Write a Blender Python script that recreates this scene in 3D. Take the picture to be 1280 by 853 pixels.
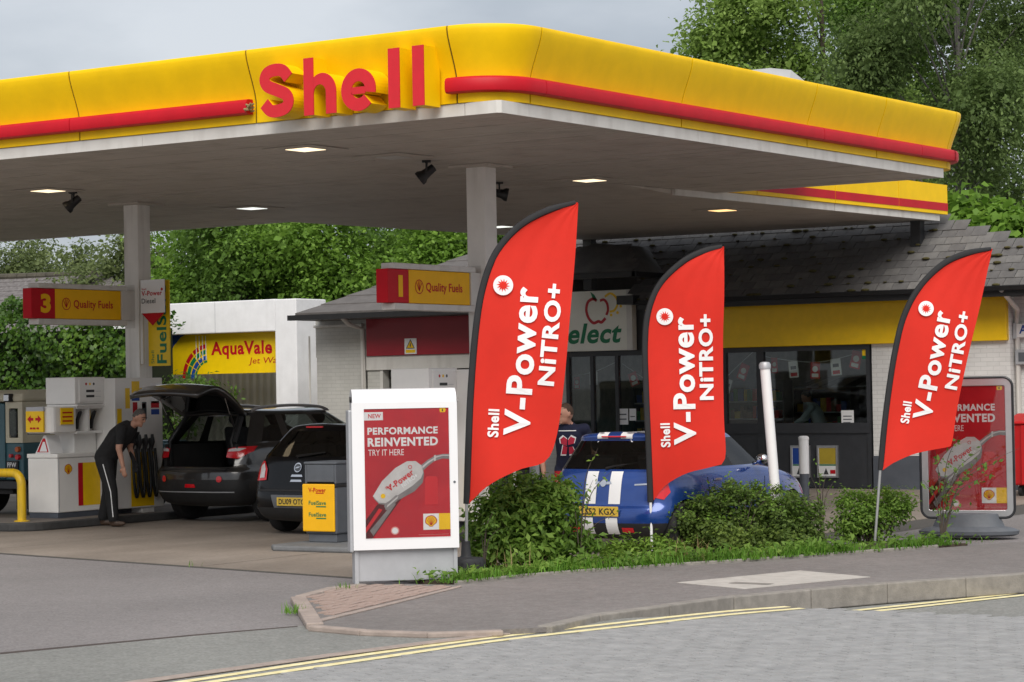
import bpy, bmesh, math, random
import numpy as np
from mathutils import Vector as Vec, Matrix as Mat
for o in list(bpy.data.objects): bpy.data.objects.remove(o, do_unlink=True)
rad = math.radians
SC = bpy.context.scene
COL = SC.collection
random.seed(7)
NR = np.random.RandomState(5)

# ------------------------------------------------------------------ camera
F = 2898.0                                  # focal length in pixels of the 1280 px photograph
CAM = Vec((12.98, -19.93, 1.9))
PITCH, ROLL = math.atan(57 / F), 0.018
HX, HY = -0.54288, 0.83981                  # heading; +Y runs with the parked cars, +X along the canopy front
_f = Vec((HX * math.cos(PITCH), HY * math.cos(PITCH), math.sin(PITCH)))
_r = Vec((HY, -HX, 0))
_u = _r.cross(_f)
CR = _r * math.cos(ROLL) - _u * math.sin(ROLL)
CU = _r * math.sin(ROLL) + _u * math.cos(ROLL)
cam = bpy.data.cameras.new('camera')
cam.sensor_width = 36
cam.lens = 36 * F / 1280
cam.clip_end = 3000
camo = bpy.data.objects.new('camera', cam)
COL.objects.link(camo)
M = Mat.Identity(4)
for i in range(3):
    M[i][0], M[i][1], M[i][2], M[i][3] = CR[i], CU[i], -_f[i], CAM[i]
camo.matrix_world = M
SC.camera = camo

# ------------------------------------------------------------------ world, sun, exposure
SUN_EL, SUN_AZ = 46, 148                    # high thin cloud, brightest part of the sky behind the camera
w = bpy.data.worlds.new('World')
SC.world = w
w.use_nodes = True
nt = w.node_tree
bg = nt.nodes['Background']
sky = nt.nodes.new('ShaderNodeTexSky')
sky.sky_type = 'NISHITA'
sky.sun_disc = False
sky.sun_elevation = rad(SUN_EL)
sky.sun_rotation = rad(SUN_AZ)
sky.dust_density = 3
tc = nt.nodes.new('ShaderNodeTexCoord')
mp = nt.nodes.new('ShaderNodeMapping')
mp.inputs['Scale'].default_value = (1.0, 1.0, 2.6)
nz = nt.nodes.new('ShaderNodeTexNoise')
nz.inputs['Scale'].default_value = 4.5
nz.inputs['Detail'].default_value = 6
nz.inputs['Roughness'].default_value = .5
cr = nt.nodes.new('ShaderNodeValToRGB')
cr.color_ramp.elements[0].position = .36
cr.color_ramp.elements[0].color = (2.0, 2.17, 2.42, 1)
cr.color_ramp.elements[1].position = .62
cr.color_ramp.elements[1].color = (3.15, 3.27, 3.45, 1)
mx = nt.nodes.new('ShaderNodeMix')
mx.data_type = 'RGBA'
mx.inputs[0].default_value = .9
nt.links.new(tc.outputs['Generated'], mp.inputs[0])
nt.links.new(mp.outputs[0], nz.inputs['Vector'])
nt.links.new(nz.outputs[0], cr.inputs[0])
nt.links.new(sky.outputs[0], mx.inputs[6])
nt.links.new(cr.outputs[0], mx.inputs[7])
nt.links.new(mx.outputs[2], bg.inputs[0])
bg.inputs[1].default_value = .1
sl = bpy.data.lights.new('sun', 'SUN')
sl.energy = 1.5
sl.angle = rad(48)
sl.color = (1, .955, .89)
so = bpy.data.objects.new('sun', sl)
COL.objects.link(so)
sd = Vec((math.sin(rad(SUN_AZ)) * math.cos(rad(SUN_EL)), math.cos(rad(SUN_AZ)) * math.cos(rad(SUN_EL)), math.sin(rad(SUN_EL))))
so.rotation_euler = sd.to_track_quat('Z', 'Y').to_euler()
so.location = (0, -5, 30)
vs = SC.view_settings
vs.view_transform = 'Standard'
vs.look = 'None'
vs.exposure = 1.15
vs.gamma = 1
SC.render.resolution_x, SC.render.resolution_y = 1024, 682

# ------------------------------------------------------------------ photo pixel -> point on a known plane
def ray(x, y): return _f + CR * ((x - 640) / F) - CU * ((y - 426.5) / F)
def G(x, y, z=0.0):
    d = ray(x, y); return CAM + d * ((z - CAM.z) / d.z)
def OY(x, y, Y):
    d = ray(x, y); return CAM + d * ((Y - CAM.y) / d.y)
def OX(x, y, X):
    d = ray(x, y); return CAM + d * ((X - CAM.x) / d.x)

# ------------------------------------------------------------------ materials
MATS = {}
def srgb(r, g, b):
    f = lambda c: (c / 255 / 12.92) if c / 255 <= .04045 else ((c / 255 + .055) / 1.055) ** 2.4
    return (f(r), f(g), f(b))
def mat(name, col=(.5, .5, .5), rough=.5, var=.1, scale=6, bump=0, bscale=60, metal=0, coat=0, emit=0, spec=.5, col2=None, detail=5, trans=0, stretch=None, c2pos=(.35, .7)):
    if name in MATS: return MATS[name]
    m = bpy.data.materials.new(name); m.use_nodes = True
    t = m.node_tree; b = t.nodes['Principled BSDF']
    tc = t.nodes.new('ShaderNodeTexCoord')
    src = tc.outputs['Object']
    if stretch:
        mp = t.nodes.new('ShaderNodeMapping'); mp.inputs['Scale'].default_value = stretch
        t.links.new(src, mp.inputs[0]); src = mp.outputs[0]
    n = t.nodes.new('ShaderNodeTexNoise')
    n.inputs['Scale'].default_value = scale; n.inputs['Detail'].default_value = detail; n.inputs['Roughness'].default_value = .62
    t.links.new(src, n.inputs['Vector'])
    r = t.nodes.new('ShaderNodeValToRGB')
    r.color_ramp.elements[0].position, r.color_ramp.elements[1].position = c2pos
    c = Vec(col)
    if col2 is None:
        a, d = c * (1 - var), c * (1 + var)
        a, d = [min(.95, k) for k in a], [min(.95, k) for k in d]
    else: a, d = col, col2
    r.color_ramp.elements[0].color = (*a, 1); r.color_ramp.elements[1].color = (*d, 1)
    t.links.new(n.outputs[0], r.inputs[0]); t.links.new(r.outputs[0], b.inputs['Base Color'])
    b.inputs['Roughness'].default_value = rough; b.inputs['Metallic'].default_value = metal
    b.inputs['Coat Weight'].default_value = coat; b.inputs['Coat Roughness'].default_value = .05
    b.inputs['Specular IOR Level'].default_value = spec
    if bump:
        n2 = t.nodes.new('ShaderNodeTexNoise'); n2.inputs['Scale'].default_value = bscale; n2.inputs['Detail'].default_value = 3
        t.links.new(src, n2.inputs['Vector'])
        bp = t.nodes.new('ShaderNodeBump'); bp.inputs['Strength'].default_value = min(1, bump); bp.inputs['Distance'].default_value = .01
        t.links.new(n2.outputs[0], bp.inputs['Height']); t.links.new(bp.outputs[0], b.inputs['Normal'])
    if emit:
        b.inputs['Emission Color'].default_value = (*col, 1); b.inputs['Emission Strength'].default_value = emit
    if trans:                                # thin translucent sheet (leaves, flag cloth)
        tr = t.nodes.new('ShaderNodeBsdfTranslucent'); ms = t.nodes.new('ShaderNodeMixShader')
        ms.inputs[0].default_value = trans
        t.links.new(r.outputs[0], tr.inputs[0]); t.links.new(b.outputs[0], ms.inputs[1]); t.links.new(tr.outputs[0], ms.inputs[2])
        t.links.new(ms.outputs[0], t.nodes['Material Output'].inputs[0])
    MATS[name] = m
    return m
def glass(name, tint, refl=.12, rough=.02):
    if name in MATS: return MATS[name]
    m = bpy.data.materials.new(name); m.use_nodes = True; t = m.node_tree
    t.nodes.remove(t.nodes['Principled BSDF'])
    tr = t.nodes.new('ShaderNodeBsdfTransparent'); tr.inputs[0].default_value = (*tint, 1)
    gl = t.nodes.new('ShaderNodeBsdfGlossy'); gl.inputs['Roughness'].default_value = rough
    fr = t.nodes.new('ShaderNodeLayerWeight'); fr.inputs[0].default_value = .35
    nn = t.nodes.new('ShaderNodeTexNoise'); nn.inputs['Scale'].default_value = 1.3
    ma = t.nodes.new('ShaderNodeMath'); ma.operation = 'MULTIPLY_ADD'; ma.inputs[1].default_value = .55; ma.inputs[2].default_value = refl
    ms = t.nodes.new('ShaderNodeMixShader')
    bp = t.nodes.new('ShaderNodeBump'); bp.inputs['Strength'].default_value = .04; bp.inputs['Distance'].default_value = .05
    t.links.new(nn.outputs[0], bp.inputs['Height']); t.links.new(bp.outputs[0], gl.inputs['Normal'])
    t.links.new(fr.outputs['Fresnel'], ma.inputs[0]); t.links.new(ma.outputs[0], ms.inputs[0])
    t.links.new(tr.outputs[0], ms.inputs[1]); t.links.new(gl.outputs[0], ms.inputs[2])
    t.links.new(ms.outputs[0], t.nodes['Material Output'].inputs[0])
    MATS[name] = m
    return m
def streaked(name, col, dirt, rough=.45, amount=.5, sx=9, sz=.7, coat=0):
    """painted sheet with rain streaks and grime of their own shape"""
    m = mat(name, col, rough, .05, 3, coat=coat)
    t = m.node_tree; b = t.nodes['Principled BSDF']
    base = b.inputs['Base Color'].links[0].from_socket
    tc = t.nodes.new('ShaderNodeTexCoord'); mp = t.nodes.new('ShaderNodeMapping'); mp.inputs['Scale'].default_value = (sx, sx, sz)
    n = t.nodes.new('ShaderNodeTexNoise'); n.inputs['Scale'].default_value = 1.0; n.inputs['Detail'].default_value = 6
    r = t.nodes.new('ShaderNodeValToRGB'); r.color_ramp.elements[0].position = .5; r.color_ramp.elements[1].position = .78
    r.color_ramp.elements[1].color = (amount,) * 3 + (1,)
    mi = t.nodes.new('ShaderNodeMix'); mi.data_type = 'RGBA'
    t.links.new(tc.outputs['Object'], mp.inputs[0]); t.links.new(mp.outputs[0], n.inputs['Vector']); t.links.new(n.outputs[0], r.inputs[0])
    t.links.new(r.outputs[0], mi.inputs[0]); t.links.new(base, mi.inputs[6]); mi.inputs[7].default_value = (*dirt, 1)
    t.links.new(mi.outputs[2], b.inputs['Base Color'])
    return m
def bricky(name, col, mortar, bw=.225, bh=.075, axes='xz', rough=.7, depth=.4):
    """painted brickwork seen from 40 m: courses as fine relief"""
    m = mat(name, col, rough, .06, 2.5)
    t = m.node_tree; b = t.nodes['Principled BSDF']; base = b.inputs['Base Color'].links[0].from_socket
    tc = t.nodes.new('ShaderNodeTexCoord'); sp = t.nodes.new('ShaderNodeSeparateXYZ'); cb = t.nodes.new('ShaderNodeCombineXYZ')
    ad = t.nodes.new('ShaderNodeMath'); ad.operation = 'ADD'
    t.links.new(tc.outputs['Object'], sp.inputs[0]); t.links.new(sp.outputs[0], ad.inputs[0]); t.links.new(sp.outputs[1], ad.inputs[1])
    t.links.new(ad.outputs[0], cb.inputs[0]); t.links.new(sp.outputs[2], cb.inputs[1])
    br = t.nodes.new('ShaderNodeTexBrick'); br.inputs['Scale'].default_value = 1
    br.inputs['Brick Width'].default_value = bw; br.inputs['Row Height'].default_value = bh; br.inputs['Mortar Size'].default_value = .006; br.inputs['Mortar Smooth'].default_value = .3
    br.inputs['Color1'].default_value = (1, 1, 1, 1); br.inputs['Color2'].default_value = (.93, .93, .93, 1); br.inputs['Mortar'].default_value = (*mortar, 1)
    t.links.new(cb.outputs[0], br.inputs['Vector'])
    mi = t.nodes.new('ShaderNodeMix'); mi.data_type = 'RGBA'; mi.blend_type = 'MULTIPLY'; mi.inputs[0].default_value = 1
    t.links.new(base, mi.inputs[6]); t.links.new(br.outputs['Color'], mi.inputs[7]); t.links.new(mi.outputs[2], b.inputs['Base Color'])
    bp = t.nodes.new('ShaderNodeBump'); bp.inputs['Strength'].default_value = depth; bp.inputs['Distance'].default_value = .01; bp.invert = True
    t.links.new(br.outputs['Fac'], bp.inputs['Height']); t.links.new(bp.outputs[0], b.inputs['Normal'])
    return m

YEL, RED = (.90, .56, .001), (.50, .004, .014)
m_yel = streaked('yellow fascia', YEL, (.66, .41, .005), .5, .16, 3, .35)
m_yel.node_tree.nodes['Principled BSDF'].inputs['Specular IOR Level'].default_value = .22
m_yel2 = mat('yellow paint', YEL, .4, .05)
m_red = mat('red paint', RED, .5, .08, 3, spec=.3)
m_redl = mat('red letter face', (.62, .012, .022), .4, .05)
m_white = mat('white paint', (.80, .80, .80), .35, .03, 3)
m_whited = streaked('weathered white', (.64, .62, .58), (.32, .29, .25), .5, .4, 5, .9)
m_print = mat('white print', (.82, .82, .82), .5, .02)
m_black = mat('black plastic', (.012, .012, .013), .45, .2)
m_blackm = mat('black metal', (.02, .021, .024), .35, .2)
m_grey = mat('grey plastic', (.10, .11, .125), .5, .1, bump=.05)
m_lgrey = mat('light grey metal', (.42, .43, .45), .4, .06, metal=.2)
m_chrome = mat('chrome', (.7, .7, .72), .18, .05, metal=1)
m_alu = mat('brushed aluminium', (.55, .55, .56), .32, .06, metal=.8)
m_rubber = mat('tyre rubber', (.018, .018, .019), .8, .25, 20)
m_shop_grey = mat('shopfront grey', (.035, .037, .042), .42, .12)
m_green = mat('green print', (.0, .18, .07), .5, .04)
m_blue = mat('blue print', (.01, .06, .32), .5, .05)
m_kerb = mat('kerb concrete', (.25, .23, .205), .85, .18, 9, bump=.4, bscale=80)
m_glass = glass('shop glass', (.86, .90, .88), .02)
m_carglass = glass('car glass', (.42, .46, .44), .05)
m_privacy = glass('tinted car glass', (.22, .24, .23), .05)
m_dark = mat('dark interior', (.014, .013, .013), .8, .3)

# ------------------------------------------------------------------ objects
def tag(o, label=None, cat=None, group=None, kind=None):
    if label: o['label'] = label
    if cat: o['category'] = cat
    if group: o['group'] = group
    if kind: o['kind'] = kind
    return o
def thing(name, label, cat, loc=(0, 0, 0), rz=0, group=None):
    o = bpy.data.objects.new(name, None)
    o.empty_display_size = .2
    COL.objects.link(o)
    o.location = loc; o.rotation_euler = (0, 0, rz)
    return tag(o, label, cat, group)
def link(name, me, parent=None, mats=None):
    o = bpy.data.objects.new(name, me)
    COL.objects.link(o)
    if parent: o.parent = parent
    if mats:
        if len(me.materials): me.materials.clear()
        for m in (mats if isinstance(mats, (list, tuple)) else [mats]): me.materials.append(m)
    return o
def dup(o, parent=None):
    c = o.copy(); COL.objects.link(c)
    if parent: c.parent = parent
    for k in o.children: dup(k, c)
    return c
class MB:
    def __init__(s): s.v = []; s.f = []; s.m = []; s.k = 0
    def add(s, vs, fs):
        n = len(s.v); s.v += [tuple(p) for p in vs]
        for f in fs: s.f.append([i + n for i in f]); s.m.append(s.k)
        return s
    def box(s, x0, x1, y0, y1, z0, z1):
        return s.add([(x0, y0, z0), (x1, y0, z0), (x1, y1, z0), (x0, y1, z0), (x0, y0, z1), (x1, y0, z1), (x1, y1, z1), (x0, y1, z1)],
                     [(3, 2, 1, 0), (4, 5, 6, 7), (0, 1, 5, 4), (1, 2, 6, 5), (2, 3, 7, 6), (3, 0, 4, 7)])
    def prism(s, pts, a, b, axis='z'):
        """polygon pts (2D) swept from a to b along an axis: z -> (x,y), y -> (x,z), x -> (y,z)"""
        n = len(pts)
        def P(p, t): return (p[0], p[1], t) if axis == 'z' else ((p[0], t, p[1]) if axis == 'y' else (t, p[0], p[1]))
        return s.add([P(p, a) for p in pts] + [P(p, b) for p in pts],
                     [list(range(n))[::-1], list(range(n, 2 * n))] + [(i, (i + 1) % n, n + (i + 1) % n, n + i) for i in range(n)])
    def tube(s, path, r, n=10, cap=True):
        path = [Vec(p) for p in path]; rs = r if isinstance(r, (list, tuple)) else [r] * len(path)
        vs, prev = [], None
        for i, p in enumerate(path):
            d = (path[min(i + 1, len(path) - 1)] - path[max(i - 1, 0)]).normalized()
            if prev is None:
                a = d.orthogonal().normalized()
            else:
                a = (prev - d * prev.dot(d))
                a = a.normalized() if a.length > 1e-6 else d.orthogonal().normalized()
            prev = a; b = d.cross(a)
            for k in range(n):
                t = 2 * math.pi * k / n
                vs.append(p + (a * math.cos(t) + b * math.sin(t)) * rs[i])
        fs = [(i * n + k, i * n + (k + 1) % n, (i + 1) * n + (k + 1) % n, (i + 1) * n + k) for i in range(len(path) - 1) for k in range(n)]
        if cap: fs += [list(range(n))[::-1], [(len(path) - 1) * n + k for k in range(n)]]
        return s.add(vs, fs)
    def lathe(s, prof, n=24, c=(0, 0, 0), axis='z', sx=1):
        """prof: (radius, height) pairs"""
        vs = []
        for r, h in prof:
            for k in range(n):
                t = 2 * math.pi * k / n; a, b = r * math.cos(t) * sx, r * math.sin(t)
                p = (a, b, h) if axis == 'z' else ((h, a, b) if axis == 'x' else (a, h, b))
                vs.append((p[0] + c[0], p[1] + c[1], p[2] + c[2]))
        m = len(prof)
        fs = [(i * n + k, i * n + (k + 1) % n, (i + 1) * n + (k + 1) % n, (i + 1) * n + k) for i in range(m - 1) for k in range(n)]
        return s.add(vs, fs + [list(range(n))[::-1], [(m - 1) * n + k for k in range(n)]])
    def ell(s, c, r, nu=16, nv=10, rot=None):
        vs = [];
        for j in range(nv + 1):
            ph = math.pi * j / nv
            for i in range(nu):
                th = 2 * math.pi * i / nu
                p = Vec((r[0] * math.sin(ph) * math.cos(th), r[1] * math.sin(ph) * math.sin(th), -r[2] * math.cos(ph)))
                if rot: p = rot @ p
                vs.append(Vec(c) + p)
        return s.add(vs, [(j * nu + i, j * nu + (i + 1) % nu, (j + 1) * nu + (i + 1) % nu, (j + 1) * nu + i) for j in range(nv) for i in range(nu)])
    def xf(s, M, start=0):
        for i in range(start, len(s.v)): s.v[i] = tuple(M @ Vec(s.v[i]))
        return s
    def build(s, name, mats, parent=None, smooth=False, bevel=0, seg=2, fix=False):
        me = bpy.data.meshes.new(name)
        me.from_pydata(s.v, [], s.f)
        if fix or True:
            b = bmesh.new(); b.from_mesh(me)
            bmesh.ops.remove_doubles(b, verts=b.verts, dist=1e-6)
            bmesh.ops.recalc_face_normals(b, faces=b.faces)
            ok = len(b.faces) == len(s.f)
            b.to_mesh(me); b.free()
        o = link(name, me, parent, mats)
        if ok and any(s.m): me.polygons.foreach_set('material_index', s.m)
        if smooth:
            me.polygons.foreach_set('use_smooth', [True] * len(me.polygons))
            if smooth != 'all':
                me.set_sharp_from_angle(angle=rad(40))
        if bevel:
            md = o.modifiers.new('bevel', 'BEVEL'); md.width = bevel; md.segments = seg; md.limit_method = 'ANGLE'; md.angle_limit = rad(40)
            md.harden_normals = False
        me.update()
        return o
def box(name, x0, x1, y0, y1, z0, z1, m, parent=None, bevel=0, seg=2):
    return MB().box(x0, x1, y0, y1, z0, z1).build(name, m, parent, bevel=bevel, seg=seg)

# ---- flat print: a frame maps (x right, y up, z out) onto a face
def frame(o, right, up=(0, 0, 1)):
    r = Vec(right).normalized(); u = Vec(up).normalized(); n = r.cross(u)
    m = Mat.Identity(4)
    for i in range(3): m[i][0], m[i][1], m[i][2], m[i][3] = r[i], u[i], n[i], o[i]
    return m
_tc = {}
def textmesh(body, bold=0, shear=0):
    k = (body, bold, shear)
    if k not in _tc:
        c = bpy.data.curves.new('lettering', 'FONT'); c.body = body; c.size = 1; c.offset = bold; c.space_character = 1 + 2.6 * bold; c.shear = shear; c.resolution_u = 4
        o = bpy.data.objects.new('lettering', c); COL.objects.link(o)
        bpy.context.view_layer.update()
        me = bpy.data.meshes.new_from_object(o.evaluated_get(bpy.context.evaluated_depsgraph_get()))
        bpy.data.objects.remove(o, do_unlink=True); bpy.data.curves.remove(c)
        n = len(me.vertices); a = np.empty(n * 3); me.vertices.foreach_get('co', a); a = a.reshape(n, 3)
        fs = [list(p.vertices) for p in me.polygons]
        bpy.data.meshes.remove(me)
        _tc[k] = (a, fs)
    return _tc[k]
def text(parent, fr, body, x, y, w, h, m, bold=.02, z=.002, rot=0, shear=0, name='lettering', depth=0, warp=None):
    """lettering scaled into the box (x, y, w, h) of the frame; rot in degrees turns it about (x, y)"""
    a, fs = textmesh(body, bold, shear)
    lo, hi = a.min(0), a.max(0)
    p = (a - lo); p[:, 0] *= w / max(1e-6, hi[0] - lo[0]); p[:, 1] *= h / max(1e-6, hi[1] - lo[1])
    c, s = math.cos(rad(rot)), math.sin(rad(rot))
    vs = []
    for q in p:
        X, Y = x + q[0] * c - q[1] * s, y + q[0] * s + q[1] * c
        vs.append(fr @ Vec((X, Y, z + (warp(X, Y) if warp else 0))))
    me = bpy.data.meshes.new(name); me.from_pydata([tuple(v) for v in vs], [], fs)
    o = link(name, me, parent, m)
    if depth:
        md = o.modifiers.new('solid', 'SOLIDIFY'); md.thickness = depth; md.offset = -1
    return o
def flat(parent, fr, pts, m, z=.001, name='print', warp=None, sub=0):
    vs = [fr @ Vec((p[0], p[1], z + (warp(p[0], p[1]) if warp else 0))) for p in pts]
    me = bpy.data.meshes.new(name); me.from_pydata([tuple(v) for v in vs], [], [list(range(len(pts)))])
    return link(name, me, parent, m)
def rect(x, y, w, h): return [(x, y), (x + w, y), (x + w, y + h), (x, y + h)]
def circ(x, y, r, n=24, ry=None, a0=0, a1=360):
    ry = ry or r
    return [(x + r * math.cos(rad(a0 + (a1 - a0) * k / (n if a1 - a0 >= 360 else n - 1))), y + ry * math.sin(rad(a0 + (a1 - a0) * k / (n if a1 - a0 >= 360 else n - 1)))) for k in range(n)]
def ringpoly(x, y, r0, r1, a0, a1, n=20):
    return circ(x, y, r1, n, None, a0, a1) + circ(x, y, r0, n, None, a0, a1)[::-1]
def strokes(parent, fr, lines, wid, m, z=.003, name='print'):
    """thin line work as one flat mesh"""
    b = MB()
    for ln in lines:
        L, Rr = [], []
        for i, p in enumerate(ln):
            a, c = ln[max(0, i - 1)], ln[min(len(ln) - 1, i + 1)]
            d = Vec((c[0] - a[0], c[1] - a[1])).normalized(); n = Vec((-d.y, d.x)) * wid / 2
            L.append((p[0] + n.x, p[1] + n.y)); Rr.append((p[0] - n.x, p[1] - n.y))
        k = len(ln)
        b.add([fr @ Vec((q[0], q[1], z)) for q in L + Rr], [(i, i + 1, k + i + 1, k + i) for i in range(k - 1)])
    return b.build(name, m, parent)
def pecten(parent, fr, x, y, r, z=.002):
    """scallop emblem: red outline, yellow shell, red ribs"""
    def out(s):
        pts = []
        for k in range(37):
            a = 205 - 230 * k / 36
            q = r * s * (1 + .045 * abs(math.sin(rad((a + 25) * 180 / 230 * 7 / 2 * .28 * 3.6))))
            pts.append((x + q * 1.02 * math.cos(rad(a)), y + .12 * r + q * .93 * math.sin(rad(a))))
        return pts + [(x + .34 * r * s, y - .72 * r * s), (x + .30 * r * s, y - .86 * r * s), (x - .30 * r * s, y - .86 * r * s), (x - .34 * r * s, y - .72 * r * s)]
    flat(parent, fr, out(1), m_red, z, 'emblem_outline')
    flat(parent, fr, out(.86), m_yel2, z + .001, 'emblem_shell')
    ln = []
    for a in (158, 130, 108, 90, 72, 50, 22):
        ln.append([(x + .08 * r * math.cos(rad(a)), y - .6 * r), (x + .8 * r * math.cos(rad(a)), y + .1 * r + .72 * r * math.sin(rad(a)))])
    strokes(parent, fr, ln, .07 * r, m_red, z + .002, 'emblem_ribs')
def resample(pts, step):
    pts = [Vec(p) for p in pts]; out = [pts[0]]; acc = 0; 
    for a, b in zip(pts, pts[1:]):
        L = (b - a).length; t = step - acc
        while t <= L:
            out.append(a.lerp(b, t / L)); t += step
        acc = L - (t - step)
    return out
def spline(pts, n=8):
    P = [Vec(p) for p in pts]; P = [P[0] * 2 - P[1]] + P + [P[-1] * 2 - P[-2]]; out = []
    for i in range(1, len(P) - 2):
        for k in range(n):
            t = k / n
            out.append(.5 * (2 * P[i] + (P[i + 1] - P[i - 1]) * t + (2 * P[i - 1] - 5 * P[i] + 4 * P[i + 1] - P[i + 2]) * t * t + (3 * P[i] - P[i - 1] - 3 * P[i + 1] + P[i + 2]) * t ** 3))
    return out + [P[-2]]
# ================================================================== ground
m_asph = mat('old asphalt', (.188, .172, .169), .92, .1, 9, bump=.5, bscale=110, col2=(.228, .212, .207), detail=8)
m_asph2 = mat('grey asphalt', (.185, .186, .172), .93, .1, 9, bump=.5, bscale=100, col2=(.235, .235, .22), detail=8)
m_pave = mat('footway asphalt', (.165, .15, .142), .93, .1, 7, bump=.45, bscale=120, col2=(.205, .188, .179), detail=8)
m_conc = mat('forecourt concrete', (.18, .15, .123), .8, .15, .55, bump=.2, bscale=90, col2=(.30, .255, .215), detail=10, stretch=(1, .5, 1))
m_patch = mat('pale concrete', (.40, .375, .34), .9, .12, 7, bump=.2, col2=(.5, .47, .43), detail=8)
m_paver = mat('grey paver', (.24, .24, .24), .9, .12, 5.5, bump=.2, bscale=120, col2=(.335, .333, .33), detail=9)
m_joint = mat('paver joint sand', (.075, .07, .063), .95, .2, 30)
m_ylw = mat('worn yellow line', (.68, .58, .27), .8, .12, 12, col2=(.85, .78, .50), detail=9)
m_soil = mat('soil', (.07, .05, .034), .95, .3, 12, bump=.6, bscale=50)
m_brick = mat('red block paving', (.29, .205, .17), .9, .2, 4, bump=.25, bscale=90, col2=(.38, .295, .255))
m_pinkkerb = mat('pinkish kerb', (.33, .27, .235), .88, .15, 8, bump=.3, bscale=90)

def grainy(m, lo=.8, hi=1.22, sc=38, sc2=.35):
    """aggregate grain and broad worn patches multiplied onto a surface colour"""
    t = m.node_tree; b = t.nodes['Principled BSDF']; base = b.inputs['Base Color'].links[0].from_socket
    tc_ = t.nodes.new('ShaderNodeTexCoord'); out = base
    for s_, a, c_ in ((sc, lo, hi), (sc2, .88, 1.12)):
        n = t.nodes.new('ShaderNodeTexNoise'); n.inputs['Scale'].default_value = s_; n.inputs['Detail'].default_value = 4; t.links.new(tc_.outputs['Object'], n.inputs['Vector'])
        mr = t.nodes.new('ShaderNodeMapRange'); mr.inputs[1].default_value = .32; mr.inputs[2].default_value = .68; mr.inputs[3].default_value = a; mr.inputs[4].default_value = c_; t.links.new(n.outputs[0], mr.inputs[0])
        mi = t.nodes.new('ShaderNodeMix'); mi.data_type = 'RGBA'; mi.blend_type = 'MULTIPLY'; mi.inputs[0].default_value = 1
        t.links.new(out, mi.inputs[6]); t.links.new(mr.outputs[0], mi.inputs[7]); out = mi.outputs[2]
    t.links.new(out, b.inputs['Base Color'])
grainy(m_asph); grainy(m_asph2); grainy(m_pave, .86, 1.16); grainy(m_conc, .9, 1.1, 20)
def slab(name, pts, z0, z1, m, parent=None, kind='structure'):
    o = MB().prism([(p[0], p[1]) for p in pts], z0, z1).build(name, m, parent)
    if parent is None: tag(o, kind=kind)
    return o
g = MB().add([(-900, -900, -.14), (900, -900, -.14), (900, 1500, -.14), (-900, 1500, -.14)], [(0, 1, 2, 3)]).build('ground', m_asph2)
tag(g, kind='structure')
# line of the road edge, left to right in the photograph
KL = [G(180, 853), G(420, 819), G(560, 801), G(690, 786)]
KR = [G(690, 786), G(737, 773), G(820, 762), G(912, 749), G(1077, 734), G(1280, 719.5)]
kr_far = KR[-1] + (KR[-1] - KR[-2]).normalized() * 70
kl_far = KL[0] + (KL[0] - KL[1]).normalized() * 60
slab('forecourt_apron', [kl_far] + KL + KR[1:] + [kr_far, (120, 160), (-160, 160), (-160, -30)], -.13, 0, m_asph)
te = [G(1008, 760), G(1280, 771)]
te_far = te[1] + (te[1] - te[0]).normalized() * 30
slab('road_table', [kl_far] + KL + [G(737, 774.5), G(850, 769)] + te + [te_far, te_far + Vec((10, -40, 0)), kl_far + Vec((10, -30, 0))], -.13, -.004, m_asph2)
# greyer strip of road on the left between the apron and the paved table
slab('road', [G(0, 818), G(240, 795), G(380, 783), G(410, 785), G(460, 789), G(542, 792), G(640, 788), KL[2], KL[1], KL[0], G(0, 880), G(-300, 900), G(-300, 850)], .002, .005, m_asph2)
# flush kerb strip along the table
PV = [G(363, 747, .04), G(384, 782, .04), G(407, 783.6, .04), G(452, 788, .04), G(542, 791, .04), G(659, 786.5, .04)]
PK = [G(690, 784.5, .04), G(737, 772, .04), G(820, 761, .04), G(912, 748, .04), G(1077, 733, .04), G(1280, 718.5, .04)]
pk_far = PK[-1] + (PK[-1] - PK[-2]).normalized() * 40
BE = [G(571, 731, .04), G(607, 727, .04), G(677, 720, .04), G(759, 714, .04), G(860, 707, .04), G(958, 701, .04), G(1082, 692, .04), G(1214, 682, .04)]
be_far = G(1500, 661, .04)
def inset(pts, d_):
    o = []
    for i, p in enumerate(pts):
        t_ = (pts[min(i + 1, len(pts) - 1)] - pts[max(0, i - 1)]).normalized(); o.append(p + Vec((-t_.y, t_.x, 0)) * d_)
    return o
pk_far = inset([PK[-1], pk_far], .05)[1]
foot = slab('pavement', inset(PV, .05) + inset(PK, .05) + [pk_far, pk_far + Vec((-4, 1, 0)), be_far] + BE[::-1] + [G(449, 730, .04), G(411, 734, .04)], .001, .04, m_pave)
def stones(pts, step, wid, z0, z1, m, name, parent, side=1, gap=.0025, jit=.002, bevel=.012):
    P = resample(pts, step)
    for a, b in zip(P, P[1:]):
        d = (b - a); d.z = 0; L = d.length; d.normalize(); n = Vec((-d.y, d.x, 0)) * side
        j = random.uniform(-jit, jit)
        q = [a + d * gap, b - d * gap, b - d * gap + n * wid, a + d * gap + n * wid]
        MB().prism([(p.x, p.y) for p in q], z0, z1 + j).build(name, m, parent, bevel=bevel, seg=2)
stones(PK + [pk_far.lerp(PK[-1], .8)], .915, .13, -.135, .052, m_kerb, 'kerb_stone', foot, 1)
stones([G(449, 730, .05), G(411, 734, .05), G(363, 747, .05)], .45, .11, -.0, .055, m_pinkkerb, 'kerb_stone', foot, 1)
stones([G(363, 747, .05), G(384, 782, .05)], .6, .14, .0, .058, m_pinkkerb, 'kerb_stone', foot, 1)
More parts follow.
